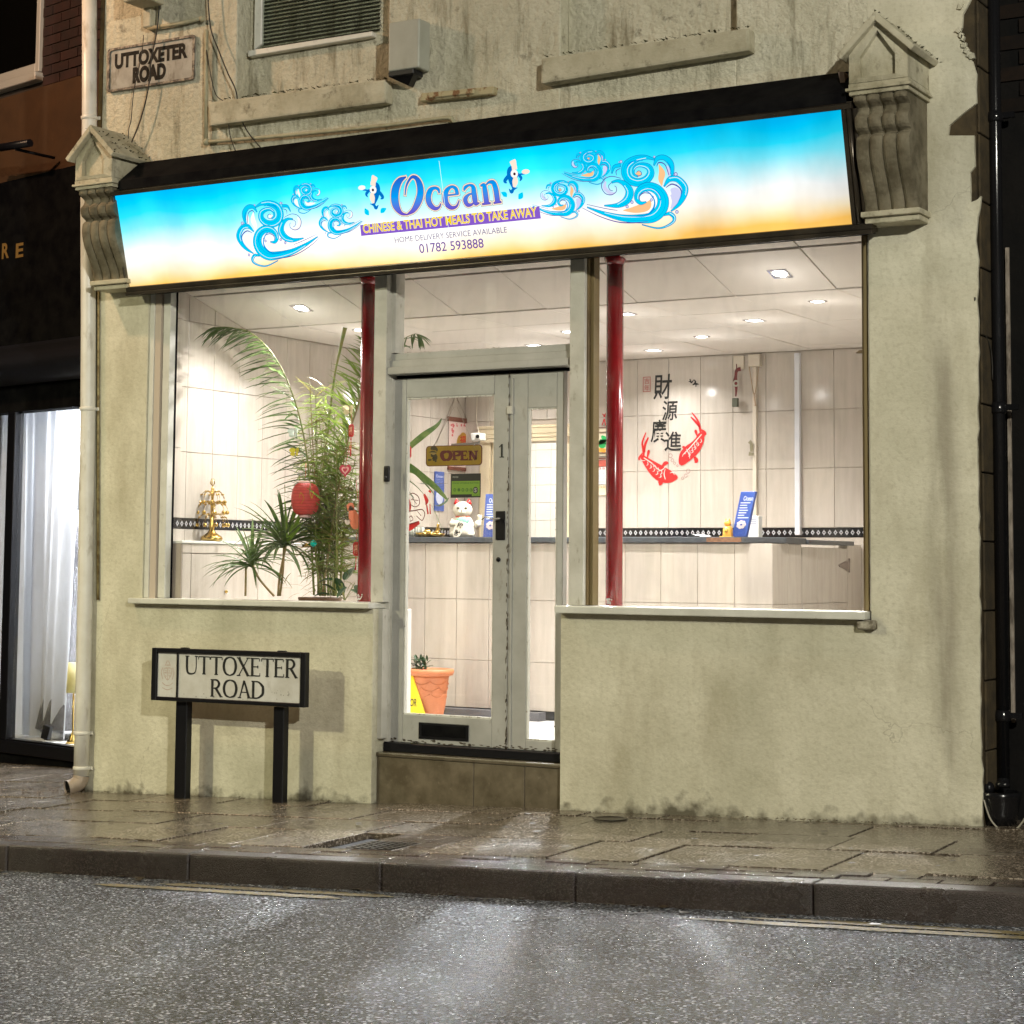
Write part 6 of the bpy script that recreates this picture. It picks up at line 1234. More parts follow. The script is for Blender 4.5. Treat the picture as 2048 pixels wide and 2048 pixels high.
mb = MB(); a = wf_.at(795, 1411); b = wf_.at(834, 1398); text(mb, wf_, 'WET FLOOR', a[0]-.06, a[1], b[0], b[1], .001, .01); mb.build('warning_text', BLACK, T)
# bench and tiled cabinet in the left window
xb = at(821, 1300, .55).x; mb = MB(); mb.box(-2.38, xb, .245, .56, FZ, at(815, 1218, .5).z); BN = tag(mb.build('window_bench', mat('bench_paint', (.72, .70, .66), .4), bevel=.004), 'white painted plant bench whose end shows inside the door glass', 'bench')
BZ = at(815, 1218, .5).z
CB2 = thing('tiled_cabinet', 'low cabinet faced with beige tile under the gold ornament', 'cabinet', (-2.5, .7, FZ)); xf = -2.482; yf = atx(363, 1100, xf).y
mb = MB(); mb.box(XL+.001, xf-.009, yf+.009, 1.5, FZ, 1.392); mb.build('carcass', mat('cabinet_core', (.45, .4, .34), .6), CB2); mb = MB(); mb.box(XL+.001, xf+.006, yf-.004, 1.505, 1.393, 1.410); mb.build('top_board', WHITEP, CB2, bevel=.003); mb = MB(); mb.box(XL+.05, xf-.0, yf-.001, yf+.0085, FZ, 1.392); mb.build('side_panel', mat('grey_side', (.36, .31, .26), .5), CB2)
for (a, b, z0, z1) in ((yf+.01, yf+.09, 1.335, 1.392), (yf+.09, 1.5, 1.335, 1.392), (yf+.01, yf+.09, .9, 1.333), (yf+.093, .85, .9, 1.331), (.853, 1.5, .9, 1.331), (yf+.01, .85, FZ, .898), (.853, 1.5, FZ, .898)): tile(CB2, b-a, z1-z0, (xf-.004, (a+b)/2, (z0+z1)/2), R(90), name='cabinet_tile')
mb = MB(); mb.ball((xf+.01, yf+.42, 1.10), .010); mb.build('knob', BRASS, CB2)
# the gold ornament tree
tc_ = at(423, 1080, .33); gx, gz = XL+.062, 1.411; gy = atx(423, 1080, gx).y
T = thing('gold_ornament_tree', 'shiny gold tiered ornament with hanging balls on the tiled cabinet', 'ornament', (gx, gy, gz)); s_ = (at(423, 955, gy).z-gz)/.33
mb = MB(); mb.lathe([(.052*s_, 0), (.058*s_, .01*s_), (.055*s_, .022*s_), (.038*s_, .034*s_), (.022*s_, .045*s_), (.013*s_, .06*s_), (.017*s_, .085*s_), (.009*s_, .10*s_), (.014*s_, .125*s_), (.008*s_, .14*s_), (.009*s_, .185*s_), (.015*s_, .19*s_), (.007*s_, .20*s_), (.008*s_, .235*s_), (.013*s_, .24*s_), (.006*s_, .25*s_), (.009*s_, .272*s_), (.004*s_, .283*s_)], (gx, gy, gz), 20); mb.build('stem', BRASS, T)
mb = MB()
for i in range(5): a = i*1.256; mb.tube([(gx, gy, gz+.283*s_), (gx+.012*s_*math.cos(a), gy+.012*s_*math.sin(a), gz+.30*s_), (gx+.006*s_*math.cos(a), gy+.006*s_*math.sin(a), gz+.325*s_)], [.002, .004, .001], 5)
mb.build('bud_finial', BRASS, T)
for tz, rr, n_ in ((.125, .092, 9), (.19, .086, 9), (.243, .072, 9)):
    for i in range(n_):
        a = 2*math.pi*(i+.3)/n_+tz*9; ca, sa = math.cos(a), math.sin(a); P = smooth_pts([(gx+ca*r_*s_, gy+sa*r_*s_*.75, gz+(tz+h)*s_) for r_, h in ((.005, .0), (rr*.35, .014), (rr*.6, .014), (rr*.85, -.002), (rr, -.022))], 3); mb = MB(); mb.tube(P, .0017*s_, 5)
        for f in (.4, .75): q = P[int(len(P)*f)]; mb.ball(q, .0052*s_, 8, (1.4, 1.4, .8))
        mb.build('arm', BRASS, T)
        e = P[-1]; mb = MB(); mb.tube([e, e-Vector((0, 0, .012*s_))], .0008, 4); mb.ball(e-Vector((0, 0, .020*s_)), .0105*s_, 10); mb.build('hanging_ball', BRASS, T)
# ------------------------------------------------------------------ plants in the left window
def frond(T, pxs, Y, leafs, L0, w, side_bias, seed, col=GREENL, droop=.5, rach=.006, nm='frond'):
    rnd = random.Random(seed); P = smooth_pts([at(a, b, y) for a, b, y in pxs], 8); st = MB(); st.tube(P, [rach*(1-.75*i/(len(P)-1)) for i in range(len(P))], 6); st.build('frond_stem', STEM if col is GREENL else STEMG, T)
    mb = MB(); n = len(P)
    for i in range(leafs):
        t = .12+.88*i/(leafs-1); k = t*(n-1); a = int(min(k, n-2)); p = P[a].lerp(P[a+1], k-a); d = (P[a+1]-P[a]).normalized(); env = math.sin(math.pi*(.15+.72*t))**.6
        for s in (-1, 1):
            sd = Vector((side_bias[0]*(1 if s > 0 else .75), -.45*s, side_bias[1]*(1 if s > 0 else .3))); v = (d*.75+sd+Vector((rnd.uniform(-.3, .3), rnd.uniform(-.4, .4), rnd.uniform(-.35, .15)))).normalized()
            blade(mb, p, v, L0*env*rnd.uniform(.8, 1.1), w*rnd.uniform(.8, 1.15), droop*rnd.uniform(.5, 1.4), 5, tw=rnd.uniform(-.6, .6))
    mb.build(nm, col, T)
PALM = thing('palm_plant', 'tall palm with arching feathery fronds behind the left window', 'potted palm', at(650, 1190, .4))
mb = MB(); c = at(640, 1190, .42); mb.lathe([(.11, BZ), (.13, BZ+.05), (.13, BZ+.06), (.11, BZ+.06), (.01, BZ+.055)], (c.x, .42, 0), 20); mb.build('pot', mat('brown_pot', (.12, .06, .03), .5), PALM)
frond(PALM, [(628, 1190, .42), (622, 1060, .42), (618, 950, .40), (605, 860, .38), (582, 780, .36), (548, 712, .34), (505, 668, .33), (462, 655, .32), (430, 655, .31)], .4, 60, .27, .018, (-1.0, -.65), 3, GREEND if False else mat('frond_dark', (.05, .10, .025), .4, col2=(.10, .15, .045), scale=14, trans=.25), .45, .007)
frond(PALM, [(645, 1190, .42), (668, 1030, .40), (692, 900, .38), (712, 820, .36), (735, 750, .33), (752, 700, .30)], .4, 52, .25, .022, (-1.0, .25), 5, GREENL, .35, .006)
frond(PALM, [(700, 860, .5), (745, 740, .5), (790, 690, .48), (828, 668, .44), (842, 675, .42)], .4, 16, .14, .012, (-.3, -.6), 8, MATS['frond_dark'], .4, .004)
st = MB(); st.tube(smooth_pts([at(636, 1190, .44), at(640, 1000, .44), at(655, 870, .43), at(668, 760, .42), at(680, 700, .42), at(690, 655, .42)], 5), [.006]*18+[.007, .008, .009, .010, .011, .012, .013, .014], 8); st.build('cut_stem', STEMG, PALM)
st = MB(); st.tube(smooth_pts([at(640, 1190, .44), at(632, 1000, .44), at(624, 860, .43), at(620, 765, .42)], 5), .003, 6); st.build('dry_stem', STEM, PALM)
BAM = thing('feathery_plant', 'dense thicket of thin stems with narrow feathery leaves beside the red column', 'house plant', at(680, 1190, .45)); rnd = random.Random(11)
st, lf, lf2 = MB(), MB(), MB()
for i in range(24):
    x0 = rnd.uniform(628, 700); x1 = x0+rnd.uniform(-28, 34); yt = rnd.uniform(770, 1010); Y = rnd.uniform(.34, .62)
    P = smooth_pts([at(x0*.7+.3*665, 1192, Y), at(x0, 1080, Y), at((x0+x1)/2+rnd.uniform(-6, 6), (1080+yt)/2, Y), at(x1, yt, Y)], 6); st.tube(P, [.0042*(1-.5*k/len(P)) for k in range(len(P))], 6)
    for k in range(3, len(P)):
        for q in range(rnd.choice((2, 4, 5))):
            a = rnd.uniform(0, 6.28); s_ = rnd.choice((-1, 1)); v = Vector((s_*rnd.uniform(.4, 1.), rnd.uniform(-.6, .6), rnd.uniform(-.1, .7)))
            blade(lf if rnd.random() < .6 else lf2, P[k], v, rnd.uniform(.08, .22), rnd.uniform(.006, .012), rnd.uniform(.3, 1.3), 4, tw=rnd.uniform(-1, 1))
for i in range(420):
    p = at(rnd.gauss(655, 34), rnd.uniform(960, 1190), rnd.uniform(.32, .6)); s_ = rnd.choice((-1, 1)); blade(lf2 if rnd.random() < .5 else lf, p, (s_*rnd.uniform(.2, 1), rnd.uniform(-.6, .6), rnd.uniform(-.3, 1)), rnd.uniform(.06, .17), rnd.uniform(.003, .007), rnd.uniform(.2, 1.2), 4)
st.build('stem', STEMG, BAM, kind='stuff'); lf.build('leaves', GREENL, BAM, kind='stuff'); lf2.build('older_leaves', mat('olive_leaf', (.14, .14, .035), .5, col2=(.20, .17, .06), scale=30, trans=.25), BAM, kind='stuff')
def drac(px, py, Y, n, L_, w, seed, lb, stems, gname='strap_leaved_plant'):
    rnd = random.Random(seed); c = at(px, py, Y); T = thing(gname, lb, 'house plant', (c.x, Y, BZ)); st = MB()
    for q in stems: st.tube(smooth_pts([at(a, b, Y) for a, b in q], 5), .007, 7)
    st.build('stem', STEM, T)
    for i in range(n):
        a = rnd.uniform(0, 6.28); e = rnd.uniform(-.5, 1.35) if i > n*.35 else rnd.uniform(-.3, .4); mb = MB(); v = (math.cos(a)*math.cos(e), .7*math.sin(a)*math.cos(e), math.sin(e)+.25); blade(mb, c+Vector((0, 0, rnd.uniform(-.02, .02))), v, L_*rnd.uniform(.7, 1.1), w*rnd.uniform(.8, 1.2), rnd.uniform(.5, 1.6), 7, tw=rnd.uniform(-.4, .4)); mb.build('leaf', GREENS, T)
drac(568, 1090, .36, 74, .35, .022, 21, 'spiky strap leaved plant, the taller one in front of the lantern', [[(568, 1092), (566, 1140), (560, 1192)], [(572, 1092), (560, 1150), (556, 1192)]])
drac(504, 1130, .38, 52, .30, .018, 22, 'smaller spiky strap leaved plant low beside the tiled cabinet', [[(506, 1132), (520, 1160), (548, 1192)], [(492, 1130), (491, 1192)]])
T = thing('young_leaf_tuft', 'bright upright green leaf tuft overlapping the red lantern', 'house plant', (at(580, 1080, .34).x, .34, BZ))
for (tip, w_) in (((598, 980), .022), ((612, 1000), .030), ((607, 1040), .022), ((569, 995), .018)):
    a = at(574, 1085, .34); b = at(*tip, .33); mb = MB(); blade(mb, a, b-a, (b-a).length, w_, .05, 6, up=Vector((0, 1, 0))); mb.build('leaf', mat('bright_leaf', (.14, .26, .02), .35, col2=(.20, .33, .04), scale=16, trans=.35), T)
SPA = thing('broad_leaved_plant', 'dark glossy broad leaved plant low at the foot of the red column', 'house plant', at(690, 1192, .34)); rnd = random.Random(5)
for (px, py, L_, w_, dx, dz) in ((672, 1185, .10, .06, -.5, .5), (690, 1160, .11, .06, .3, .3), (665, 1160, .10, .055, -1, .1), (700, 1180, .12, .07, .8, .0), (715, 1170, .10, .06, .5, -.3), (682, 1190, .13, .07, .1, .9), (700, 1150, .10, .05, .6, .5), (660, 1190, .10, .05, -.8, .2), (716, 1192, .11, .06, .9, .4), (694, 1175, .09, .05, -.4, -.3)):
    mb = MB(); p = at(px, py, .30+rnd.uniform(0, .1)); blade(mb, p, (dx, rnd.uniform(-.5, -.1), dz), L_, w_, rnd.uniform(.3, .8), 7, tw=rnd.uniform(-.3, .3), fold=.15); mb.build('leaf', GREEND, SPA); 
mb = MB()
for i in range(8): mb.tube([at(690, 1200, .36), at(rnd.uniform(665, 715), rnd.uniform(1155, 1190), .34)], .003, 5)
mb.build('stem', STEMG, SPA)
# long leaves seen through the door glass
DLV = thing('long_leaved_plant', 'plant with long drooping green leaves seen at the left of the door glass', 'house plant', at(800, 1000, .62))
def lrib(pts, Y, w, mt=GREENS, nm='leaf'):
    pf = WALLF(Y); mb = MB(); ribbon(mb, pf, [(*pf.at(a, b), ww*w) for a, b, ww in pts], 0, 6); P = [Vector(v) for v in mb.v]
    for i in range(0, len(P), 2):
        k_ = math.sin(math.pi*i/len(P)); P[i].y -= .012*k_+.05*i/len(P); P[i+1].y += .012*k_-.05*i/len(P)
    mb.v = [tuple(p) for p in P]; mb.build(nm, mt, DLV)
lrib([(805, 920, .3), (818, 898, .8), (850, 872, 1), (880, 852, .5), (892, 838, .1)], .60, .030); lrib([(806, 905, .2), (812, 880, .6), (818, 855, .5), (823, 838, .1)], .62, .02)
lrib([(800, 925, .4), (822, 934, 1), (852, 956, 1.1), (880, 978, 1), (897, 994, .6), (905, 1000, .1)], .58, .042); lrib([(806, 940, .4), (830, 944, .9), (850, 962, .8), (872, 985, .5), (880, 996, .1)], .64, .03)
lrib([(802, 955, .3), (825, 965, .7), (848, 985, .8), (868, 1010, .6), (884, 1040, .3), (897, 1066, .1)], .62, .016); lrib([(804, 950, .3), (822, 985, .8), (834, 1000, .8), (838, 1035, .2)], .6, .022, GREEND)
lrib([(800, 960, .5), (814, 990, 1), (816, 1020, .7), (822, 1050, .1)], .6, .03, GREEND); lrib([(800, 950, .4), (812, 948, .6), (838, 965, .5), (862, 968, .3), (905, 967, .1)], .66, .010, GREEND); lrib([(850, 985, .2), (862, 1003, .5), (880, 1012, .6), (898, 1004, .4), (906, 996, .2)], .62, .012, GREEND)
lrib([(800, 1118, .4), (812, 1126, 1), (817, 1146, 1), (811, 1166, .6), (808, 1180, .1)], .5, .05, GREEND)
mb = MB(); mb.tube(smooth_pts([at(785, 1200, .62), at(793, 1080, .62), at(802, 960, .62), at(800, 925, .62)], 4), .010, 8); mb.build('stem', STEM, DLV)
# ------------------------------------------------------------------ lantern and little hangings in the plants
def cord(T, a, b, Y, r_=.0012): mb = MB(); mb.tube([at(*a, Y), at(*b, Y)], r_, 4); mb.build('cord', RED, T)
c = at(611, 998, .34); T = thing('red_lantern', 'round red silk lantern with pale caps hanging in the palm', 'lantern', c); hh = (at(611, 966, .34).z-at(611, 1030, .34).z)/2; rr = (at(634, 998, .34).x-at(588, 998, .34).x)/2
mb = MB(); prof = []
for i in range(25): t_ = math.pi*(.12+.76*i/24); prof.append((rr*(math.sin(t_)**.55)*(1+.012*math.cos(i*math.pi)), -hh*math.cos(t_)*1.05)); 
mb.lathe(prof, c, 28); mb.build('shade', PINKL, T)
mb = MB(); mb.lathe([(rr*.5, hh*.96), (rr*.5, hh*1.12)], c, 20); mb.lathe([(rr*.42, -hh*1.16), (rr*.42, -hh*.96)], c, 20); mb.build('cap', mat('lantern_cap', (.80, .55, .52), .5), T); cord(T, (611, 955), (612, 925), .34)
mb = MB()
for i in range(1, 24, 2): r_, z_ = prof[i]; mb.tube([(c.x+(r_+.0008)*math.cos(k*.2618), c.y+(r_+.0008)*math.sin(k*.2618), c.z+z_) for k in range(25)], .0012, 4)
mb.build('hoops', mat('lantern_hoop', (.55, .07, .06), .5), T)
mb = MB(); pf = WALLF(.34-rr-.004); a = pf.at(598, 1008); b = pf.at(628, 985); ribbon(mb, pf, [(a[0], (a[1]+b[1])/2, .002), (a[0]+.012, b[1], .004), (a[0]+.035, (a[1]+b[1])/2, .003), (a[0]+.014, a[1], .002)], 0); ribbon(mb, pf, [(b[0]-.03, b[1], .004), (b[0]-.015, (a[1]+b[1])/2, .006), (b[0]-.004, b[1]+.004, .004)], 0); mb.build('gold_pattern', GOLD, T)
def butterfly(px, py, Y, r_, mt, lb):
    T = thing('butterfly_clip', lb, 'decoration', at(px, py, Y)); pf = WALLF(Y)
    for s in (-1, 1):
        mb = MB(); u, v = pf.at(px, py); disc(mb, pf, u+s*r_*.6, v+r_*.35, r_*.62, .002, 12, r_*.5); disc(mb, pf, u+s*r_*.5, v-r_*.4, r_*.45, .003, 12, r_*.4); P = [Vector(p) for p in mb.v]
        for p in P: p.y -= abs(p.x-u)*.5
        mb.v = [tuple(p) for p in P]; mb.build('wing', mt, T)
    mb = MB(); mb.tube([pf.pt(*pf.at(px, py-7), .002), pf.pt(*pf.at(px, py+7), .002)], .002, 6); mb.build('body', mat('clip_body', (.1, .08, .04), .5), T)
butterfly(592, 904, .33, .030, mat('yellow_wing', (.75, .66, .05), .4, trans=.3), 'yellow butterfly clip on the palm stem'); butterfly(590, 866, .33, .034, mat('clear_wing', (.50, .56, .50), .3, trans=.4), 'pale green butterfly clip where the palm frond starts'); butterfly(700, 820, .33, .034, mat('cream_wing', (.80, .70, .45), .4, trans=.3), 'cream butterfly clip near the top by the red column')
def tassel(px, y0, y1, y2, Y, w_, lb):
    T = thing('red_tassel', lb, 'decoration', at(px, y1, Y)); pf = WALLF(Y); mb = MB(); a = pf.at(px, y0); b = pf.at(px, y1); ww = w_
    mb.prism([pf.pt(a[0]-ww*.3, a[1]), pf.pt(a[0]+ww*.3, a[1]), pf.pt(a[0]+ww*.5, a[1]-.012), pf.pt(a[0]+ww*.5, b[1]+.012), pf.pt(a[0]+ww*.3, b[1]), pf.pt(a[0]-ww*.3, b[1]), pf.pt(a[0]-ww*.5, b[1]+.012), pf.pt(a[0]-ww*.5, a[1]-.012)], (0, .008, 0)); mb.build('plaque', RED, T, bevel=.002)
    mb = MB(); text(mb, pf, '福', a[0]-ww*.28, b[1]+.016, a[0]+ww*.28, a[1]-.016, .002, .02); mb.build('gold_character', mat('pink_gold', (.85, .42, .30), .4), T)
    mb = MB(); c = pf.at(px, y2); mb.tube([pf.pt(*b), pf.pt(*c)], .0018, 5)
    for k in range(5): mb.tube([pf.pt(b[0], (b[1]+c[1])/2), pf.pt(b[0]+(k-2)*.004, c[1], .002*k)], .0014, 4)
    mb.ball(pf.pt(b[0], b[1]-.012), .005, 8); mb.build('tassel', RED, T); cord(T, (px, y0), (px+1, y0-18), Y)
tassel(702, 848, 874, 912, .32, .036, 'red tasselled charm hanging highest in the plants by the column'); tassel(712, 1084, 1112, 1140, .32, .044, 'red tasselled charm hanging low by the red column'); tassel(817, 892, 916, 925, .55, .034, 'red charm at the left edge of the door glass')
T = thing('heart_charm', 'pink woven heart charm hanging by the red column', 'decoration', at(691, 940, .32)); pf = WALLF(.32); c = pf.at(691, 940)
for k, (r_, mt_) in enumerate(((1., mat('pink_weave', (.55, .05, .10), .5)), (.62, mat('pale_pink', (.80, .45, .45), .5)), (.34, MATS['pink_weave']))):
    mb = MB(); q = []
    for i in range(20): t_ = 2*math.pi*i/20; q.append((.0028*r_*16*math.sin(t_)**3*.95, .0026*r_*(13*math.cos(t_)-5*math.cos(2*t_)-2*math.cos(3*t_)-math.cos(4*t_))))
    mb.prism([pf.pt(c[0]+u, c[1]+v, .002*k) for u, v in q], tuple(pf.N*.002)); mb.build('heart', mt_, T)
cord(T, (691, 930), (700, 890), .32)
T = thing('fish_charm', 'orange and white fish shaped charm hanging half behind the red column', 'decoration', at(712, 1020, .33)); pf = WALLF(.33)
for nm, st, w_, mt_ in (('body', [(700, 1012, .2), (706, 1030, 1), (712, 1048, 1.1), (716, 1056, .5)], .065, mat('coral_cloth', (.80, .22, .12), .5)), ('fin', [(694, 1016, .6), (702, 1014, 1), (706, 1020, .3)], .05, MATS['coral_cloth']), ('head', [(722, 1000, .3), (720, 1010, 1), (718, 1022, .8)], .04, mat('white_cloth', (.75, .65, .6), .6)), ('tail', [(690, 1040, .3), (695, 1045, .8), (700, 1040, .3)], .035, MATS['white_cloth'])):
    mb = MB(); ribbon(mb, pf, [(*pf.at(a, b), ww*w_) for a, b, ww in st], 0); P = [Vector(v) for v in mb.v]; mb.v = [tuple(p) for p in P]; o = mb.build(nm, mt_, T)
cord(T, (716, 1000), (712, 960), .33)
T = thing('green_bulb', 'turquoise glass bulb among the plant stems', 'bulb', at(626, 1088, .33)); mb = MB(); mb.ball(at(627, 1087, .33), .020, 14); mb.build('glass', mat('teal_glass', (.0, .50, .42), .1, coat=.5), T); mb = MB(); mb.tube([at(619, 1089, .33), at(606, 1092, .34)], .009, 8); mb.build('cap', BRASS, T)
# ------------------------------------------------------------------ street nameplates
T = thing('street_nameplate', 'black framed UTTOXETER ROAD street sign on two posts before the wall', 'street sign', (-1.87, -.15, GZ(-1.87))); NP = PF((-2.423, -.2, .478), (1, 0, .004), (0, 0, 1)); NW, NH = 1.112, .303
def nbar(u0, u1, v0, v1, n0, n1, nm, mt, bev=.003):
    mb = MB(); mb.prism([NP.pt(u0, v0, n0), NP.pt(u1, v0, n0), NP.pt(u1, v1, n0), NP.pt(u0, v1, n0)], tuple(NP.N*(n1-n0))); return mb.build(nm, mt, T, bevel=bev)
nbar(.0, .036, 0, NH, -.03, .012, 'frame_bar', BLACKM); nbar(NW-.036, NW, 0, NH, -.03, .012, 'frame_bar', BLACKM); nbar(.0365, NW-.0365, 0, .022, -.03, .012, 'frame_bar', BLACKM); nbar(.0365, NW-.0365, NH-.026, NH, -.03, .012, 'frame_bar', BLACKM); nbar(.0365, NW-.0365, .0225, NH-.0265, -.02, -.004, 'plate', SIGNPL, 0); nbar(.185, .193, .0225, NH-.0265, -.0035, .006, 'divider', BLACKM, 0)
# roman capitals with serifs
GL = {'U': ([[(.10, 1, .15), (.10, .35, .15), (.18, .06, .12), (.42, 0, .08), (.64, .08, .07), (.72, .35, .06), (.72, 1, .06)]], [(-.03, .98, .25, .98), (.62, .98, .84, .98)]), 'T': ([[(.38, 1, .15), (.38, 0, .15)], [(0, .97, .06), (.76, .97, .06)]], [(0, .97, 0, .82), (.76, .97, .76, .82), (.26, .02, .50, .02)]),
      'O': ([[(.46, 1, .06), (.18, .88, .12), (.06, .5, .16), (.18, .12, .12), (.46, 0, .06)], [(.46, 1, .06), (.74, .88, .12), (.86, .5, .16), (.74, .12, .12), (.46, 0, .06)]], []), 'X': ([[(.06, 1, .15), (.70, 0, .15)], [(.68, 1, .06), (.08, 0, .06)]], [(-.06, .98, .2, .98), (.56, .98, .8, .98), (-.05, .02, .2, .02), (.58, .02, .84, .02)]),
      'E': ([[(.12, 1, .15), (.12, 0, .15)], [(.1, .97, .06), (.58, .97, .06)], [(.1, .52, .06), (.48, .52, .06)], [(.1, .03, .06), (.62, .03, .06)]], [(.58, .97, .58, .82), (.62, .03, .62, .18), (.48, .60, .48, .44), (0, .98, .2, .98), (0, .02, .2, .02)]), 'R': ([[(.12, 1, .15), (.12, 0, .15)], [(.12, .97, .06), (.42, .95, .10), (.56, .74, .15), (.42, .52, .10), (.14, .49, .05)], [(.34, .5, .14), (.70, 0, .13)]], [(0, .98, .2, .98), (0, .02, .26, .02), (.62, .02, .80, .02)]),
      'A': ([[(.38, 1, .12), (.10, 0, .06)], [(.38, 1, .08), (.70, 0, .15)], [(.2, .33, .05), (.56, .33, .05)]], [(-.02, .02, .2, .02), (.58, .02, .84, .02)]), 'D': ([[(.12, 1, .15), (.12, 0, .15)], [(.12, .97, .06), (.44, .95, .08), (.70, .72, .14), (.74, .5, .16), (.70, .25, .14), (.44, .05, .08), (.12, .03, .06)]], [(0, .98, .2, .98), (0, .02, .2, .02)])}
ADV = {'U': .88, 'T': .82, 'O': .98, 'X': .84, 'E': .72, 'R': .82, 'A': .84, 'D': .90}
def roman(mb, pf, word, u0, u1, v0, h, n):
    tot = sum(ADV[c] for c in word); sc = (u1-u0)/tot; x = u0; k_ = 0
    for c in word:
        S1, S2 = GL[c]
        for st in S1: k_ += 1; ribbon(mb, pf, [(x+p*sc, v0+q*h, w*sc*1.05) for p, q, w in st], n+k_*2e-5, 5 if len(st) > 2 else 1)
        for (a, b, c_, d) in S2: k_ += 1; ribbon(mb, pf, [(x+a*sc, v0+b*h, .055*sc), (x+c_*sc, v0+d*h, .055*sc)], n+k_*2e-5, 1)
        x += ADV[c]*sc
mb = MB(); roman(mb, NP, 'UTTOXETER', .245, NW-.058, .160, .103, -.0028); roman(mb, NP, 'ROAD', .432, .828, .036, .098, -.0028); mb.build('lettering', BLACK, T)
# faded crest: shield outline with supporters, very worn
CRS = mat('faded_crest', (.40, .27, .22), .6, col2=(.52, .45, .40), scale=60); mb = MB(); cu, cv = .112, .160; g_ = lambda pts, w: ribbon(mb, NP, [(cu+a*.05, cv+b*.075, w) for a, b in pts], -.0030, 4)
for pts in ([(-.55, .35), (.55, .35), (.55, -.1), (0, -.55), (-.55, -.1), (-.55, .35)], [(0, .35), (0, -.5)], [(-.5, .0), (.5, .0)], [(-.4, .55), (0, .95), (.4, .55)], [(-.3, .6), (.3, .6)], [(-.75, .4), (-.95, .0), (-.7, -.5)], [(.75, .4), (.95, .0), (.7, -.5)], [(-.8, -.75), (-.3, -.95), (.3, -.95), (.8, -.75)], [(-.75, -1.15), (0, -1.3), (.75, -1.15)], [(-.3, .2), (-.2, .1)], [(.2, -.15), (.3, -.3)], [(-.3, -.2), (-.2, -.3)], [(.2, .2), (.35, .1)]): g_(pts, .0045)
mb.build('faded_crest', CRS, T, kind='stuff')
mb = MB(); rnd = random.Random(3)
for i in range(26): u, v = rnd.choice(((.92+rnd.uniform(-.06, .08), .06+rnd.uniform(-.02, .04)), (rnd.uniform(.2, 1.05), rnd.uniform(.024, .05)))); disc(mb, NP, u, v, rnd.uniform(.001, .005), -.0027, 6)
mb.build('grime_spots', mat('grime_print', (.32, .31, .28), .7), T, kind='stuff')
for (a, b) in ((351, 383), (547, 577)):
    x0 = at(a, 1500, -.16).x; x1 = at(b-9, 1500, -.16).x; mb = MB(); mb.box(x0, x1, -.168, -.118, GZ(x0)-.03, .475); mb.build('post', BLACKM, T, bevel=.004)
for u in (.2, .9): mb = MB(); mb.prism([NP.pt(u, NH, -.025), NP.pt(u+.06, NH, -.025), NP.pt(u+.052, NH+.006, -.025), NP.pt(u+.008, NH+.006, -.025)], (0, -.02, 0)); mb.build('clip', BLACKM, T)
T = thing('old_nameplate', 'old rusty edged cast iron UTTOXETER ROAD nameplate high on the wall', 'street sign', at(305, 150, 0)); OPf = PF(at(217, 186, -.006), (1, 0, -.0), (0, 0, 1)); u1, v1 = OPf.at(391, 160); ow = u1; a0 = OPf.at(215, 100); oh = a0[1]
mb = MB(); rr = .018; P = []
for cx_, cy_, s_ in ((ow-rr, oh-rr, 0), (rr, oh-rr, 1), (rr, rr, 2), (ow-rr, rr, 3)):
    for i in range(4): th = math.pi/2*(s_+i/3); P.append((cx_+rr*math.cos(th), cy_+rr*math.sin(th)))
mb.prism([OPf.pt(u, v, .0) for u, v in P], tuple(OPf.N*.008)); mb.build('plate', IRONS, T)
mb = MB(); ins = [((u-ow/2)*.955+ow/2, (v-oh/2)*.90+oh/2) for u, v in P]; n_ = len(P)
for i in range(n_): j = (i+1) % n_; mb.prism([OPf.pt(*P[i], .0085), OPf.pt(*P[j], .0085), OPf.pt(*ins[j], .0085), OPf.pt(*ins[i], .0085)], tuple(OPf.N*.008))
mb.build('raised_rim', mat('flaking_black_rim', (.05, .04, .03), .6, col2=(.30, .26, .20), scale=26, contrast=(.45, .6)), T)
OB = mat('worn_black_paint', (.010, .009, .008), .7, spec=.1, col2=(.03, .026, .02), scale=30); mb = MB(); text(mb, OPf, 'UTTOXETER', ow*.085, oh*.53, ow*.90, oh*.84, .0092, .055); text(mb, OPf, 'ROAD', ow*.30, oh*.14, ow*.665, oh*.46, .0092, .065); mb.build('lettering', OB, T)
# ------------------------------------------------------------------ white drainpipe at the left
T = thing('white_drainpipe', 'cream white plastic drainpipe running down the left edge of the shop', 'drainpipe', (-3.19, -.05, GZ(-3.19))); yp = -.045; rp = (at(190, 600, yp).x-at(167, 600, yp).x)/2*.98
PP = [(179, -60), (179, 245), (176, 420), (177, 640), (176, 830), (172, 1100), (166, 1400), (163, 1535)]
mb = MB(); P = [at(a, b, yp) for a, b in PP]; P[-1].z = GZ(-3.2)+.10; mb.tube(P, rp, 16); mb.build('pipe', PIPEW, T)
for (a, b) in ((179, 240), (176, 822), (164, 1470), (163, 1540)): c = at(a, b, yp); mb = MB(); mb.lathe([(rp+.001, 0), (rp+.006, .004), (rp+.006, .02), (rp+.001, .024)], c, 16); mb.box(c.x, c.x+.06, -.02, -.012, c.z+.002, c.z+.022); mb.build('collar', PIPEW, T)
c = P[-1]; mb = MB(); mb.tube(smooth_pts([c, c+Vector((-.004, -.01, -.035)), c+Vector((-.02, -.05, -.06)), c+Vector((-.035, -.085, -.068))], 4), rp*1.04, 16, cap=False); mb.build('shoe', mat('pink_pipe', (.40, .33, .27), .5, col2=(.3, .24, .18), scale=20), T)
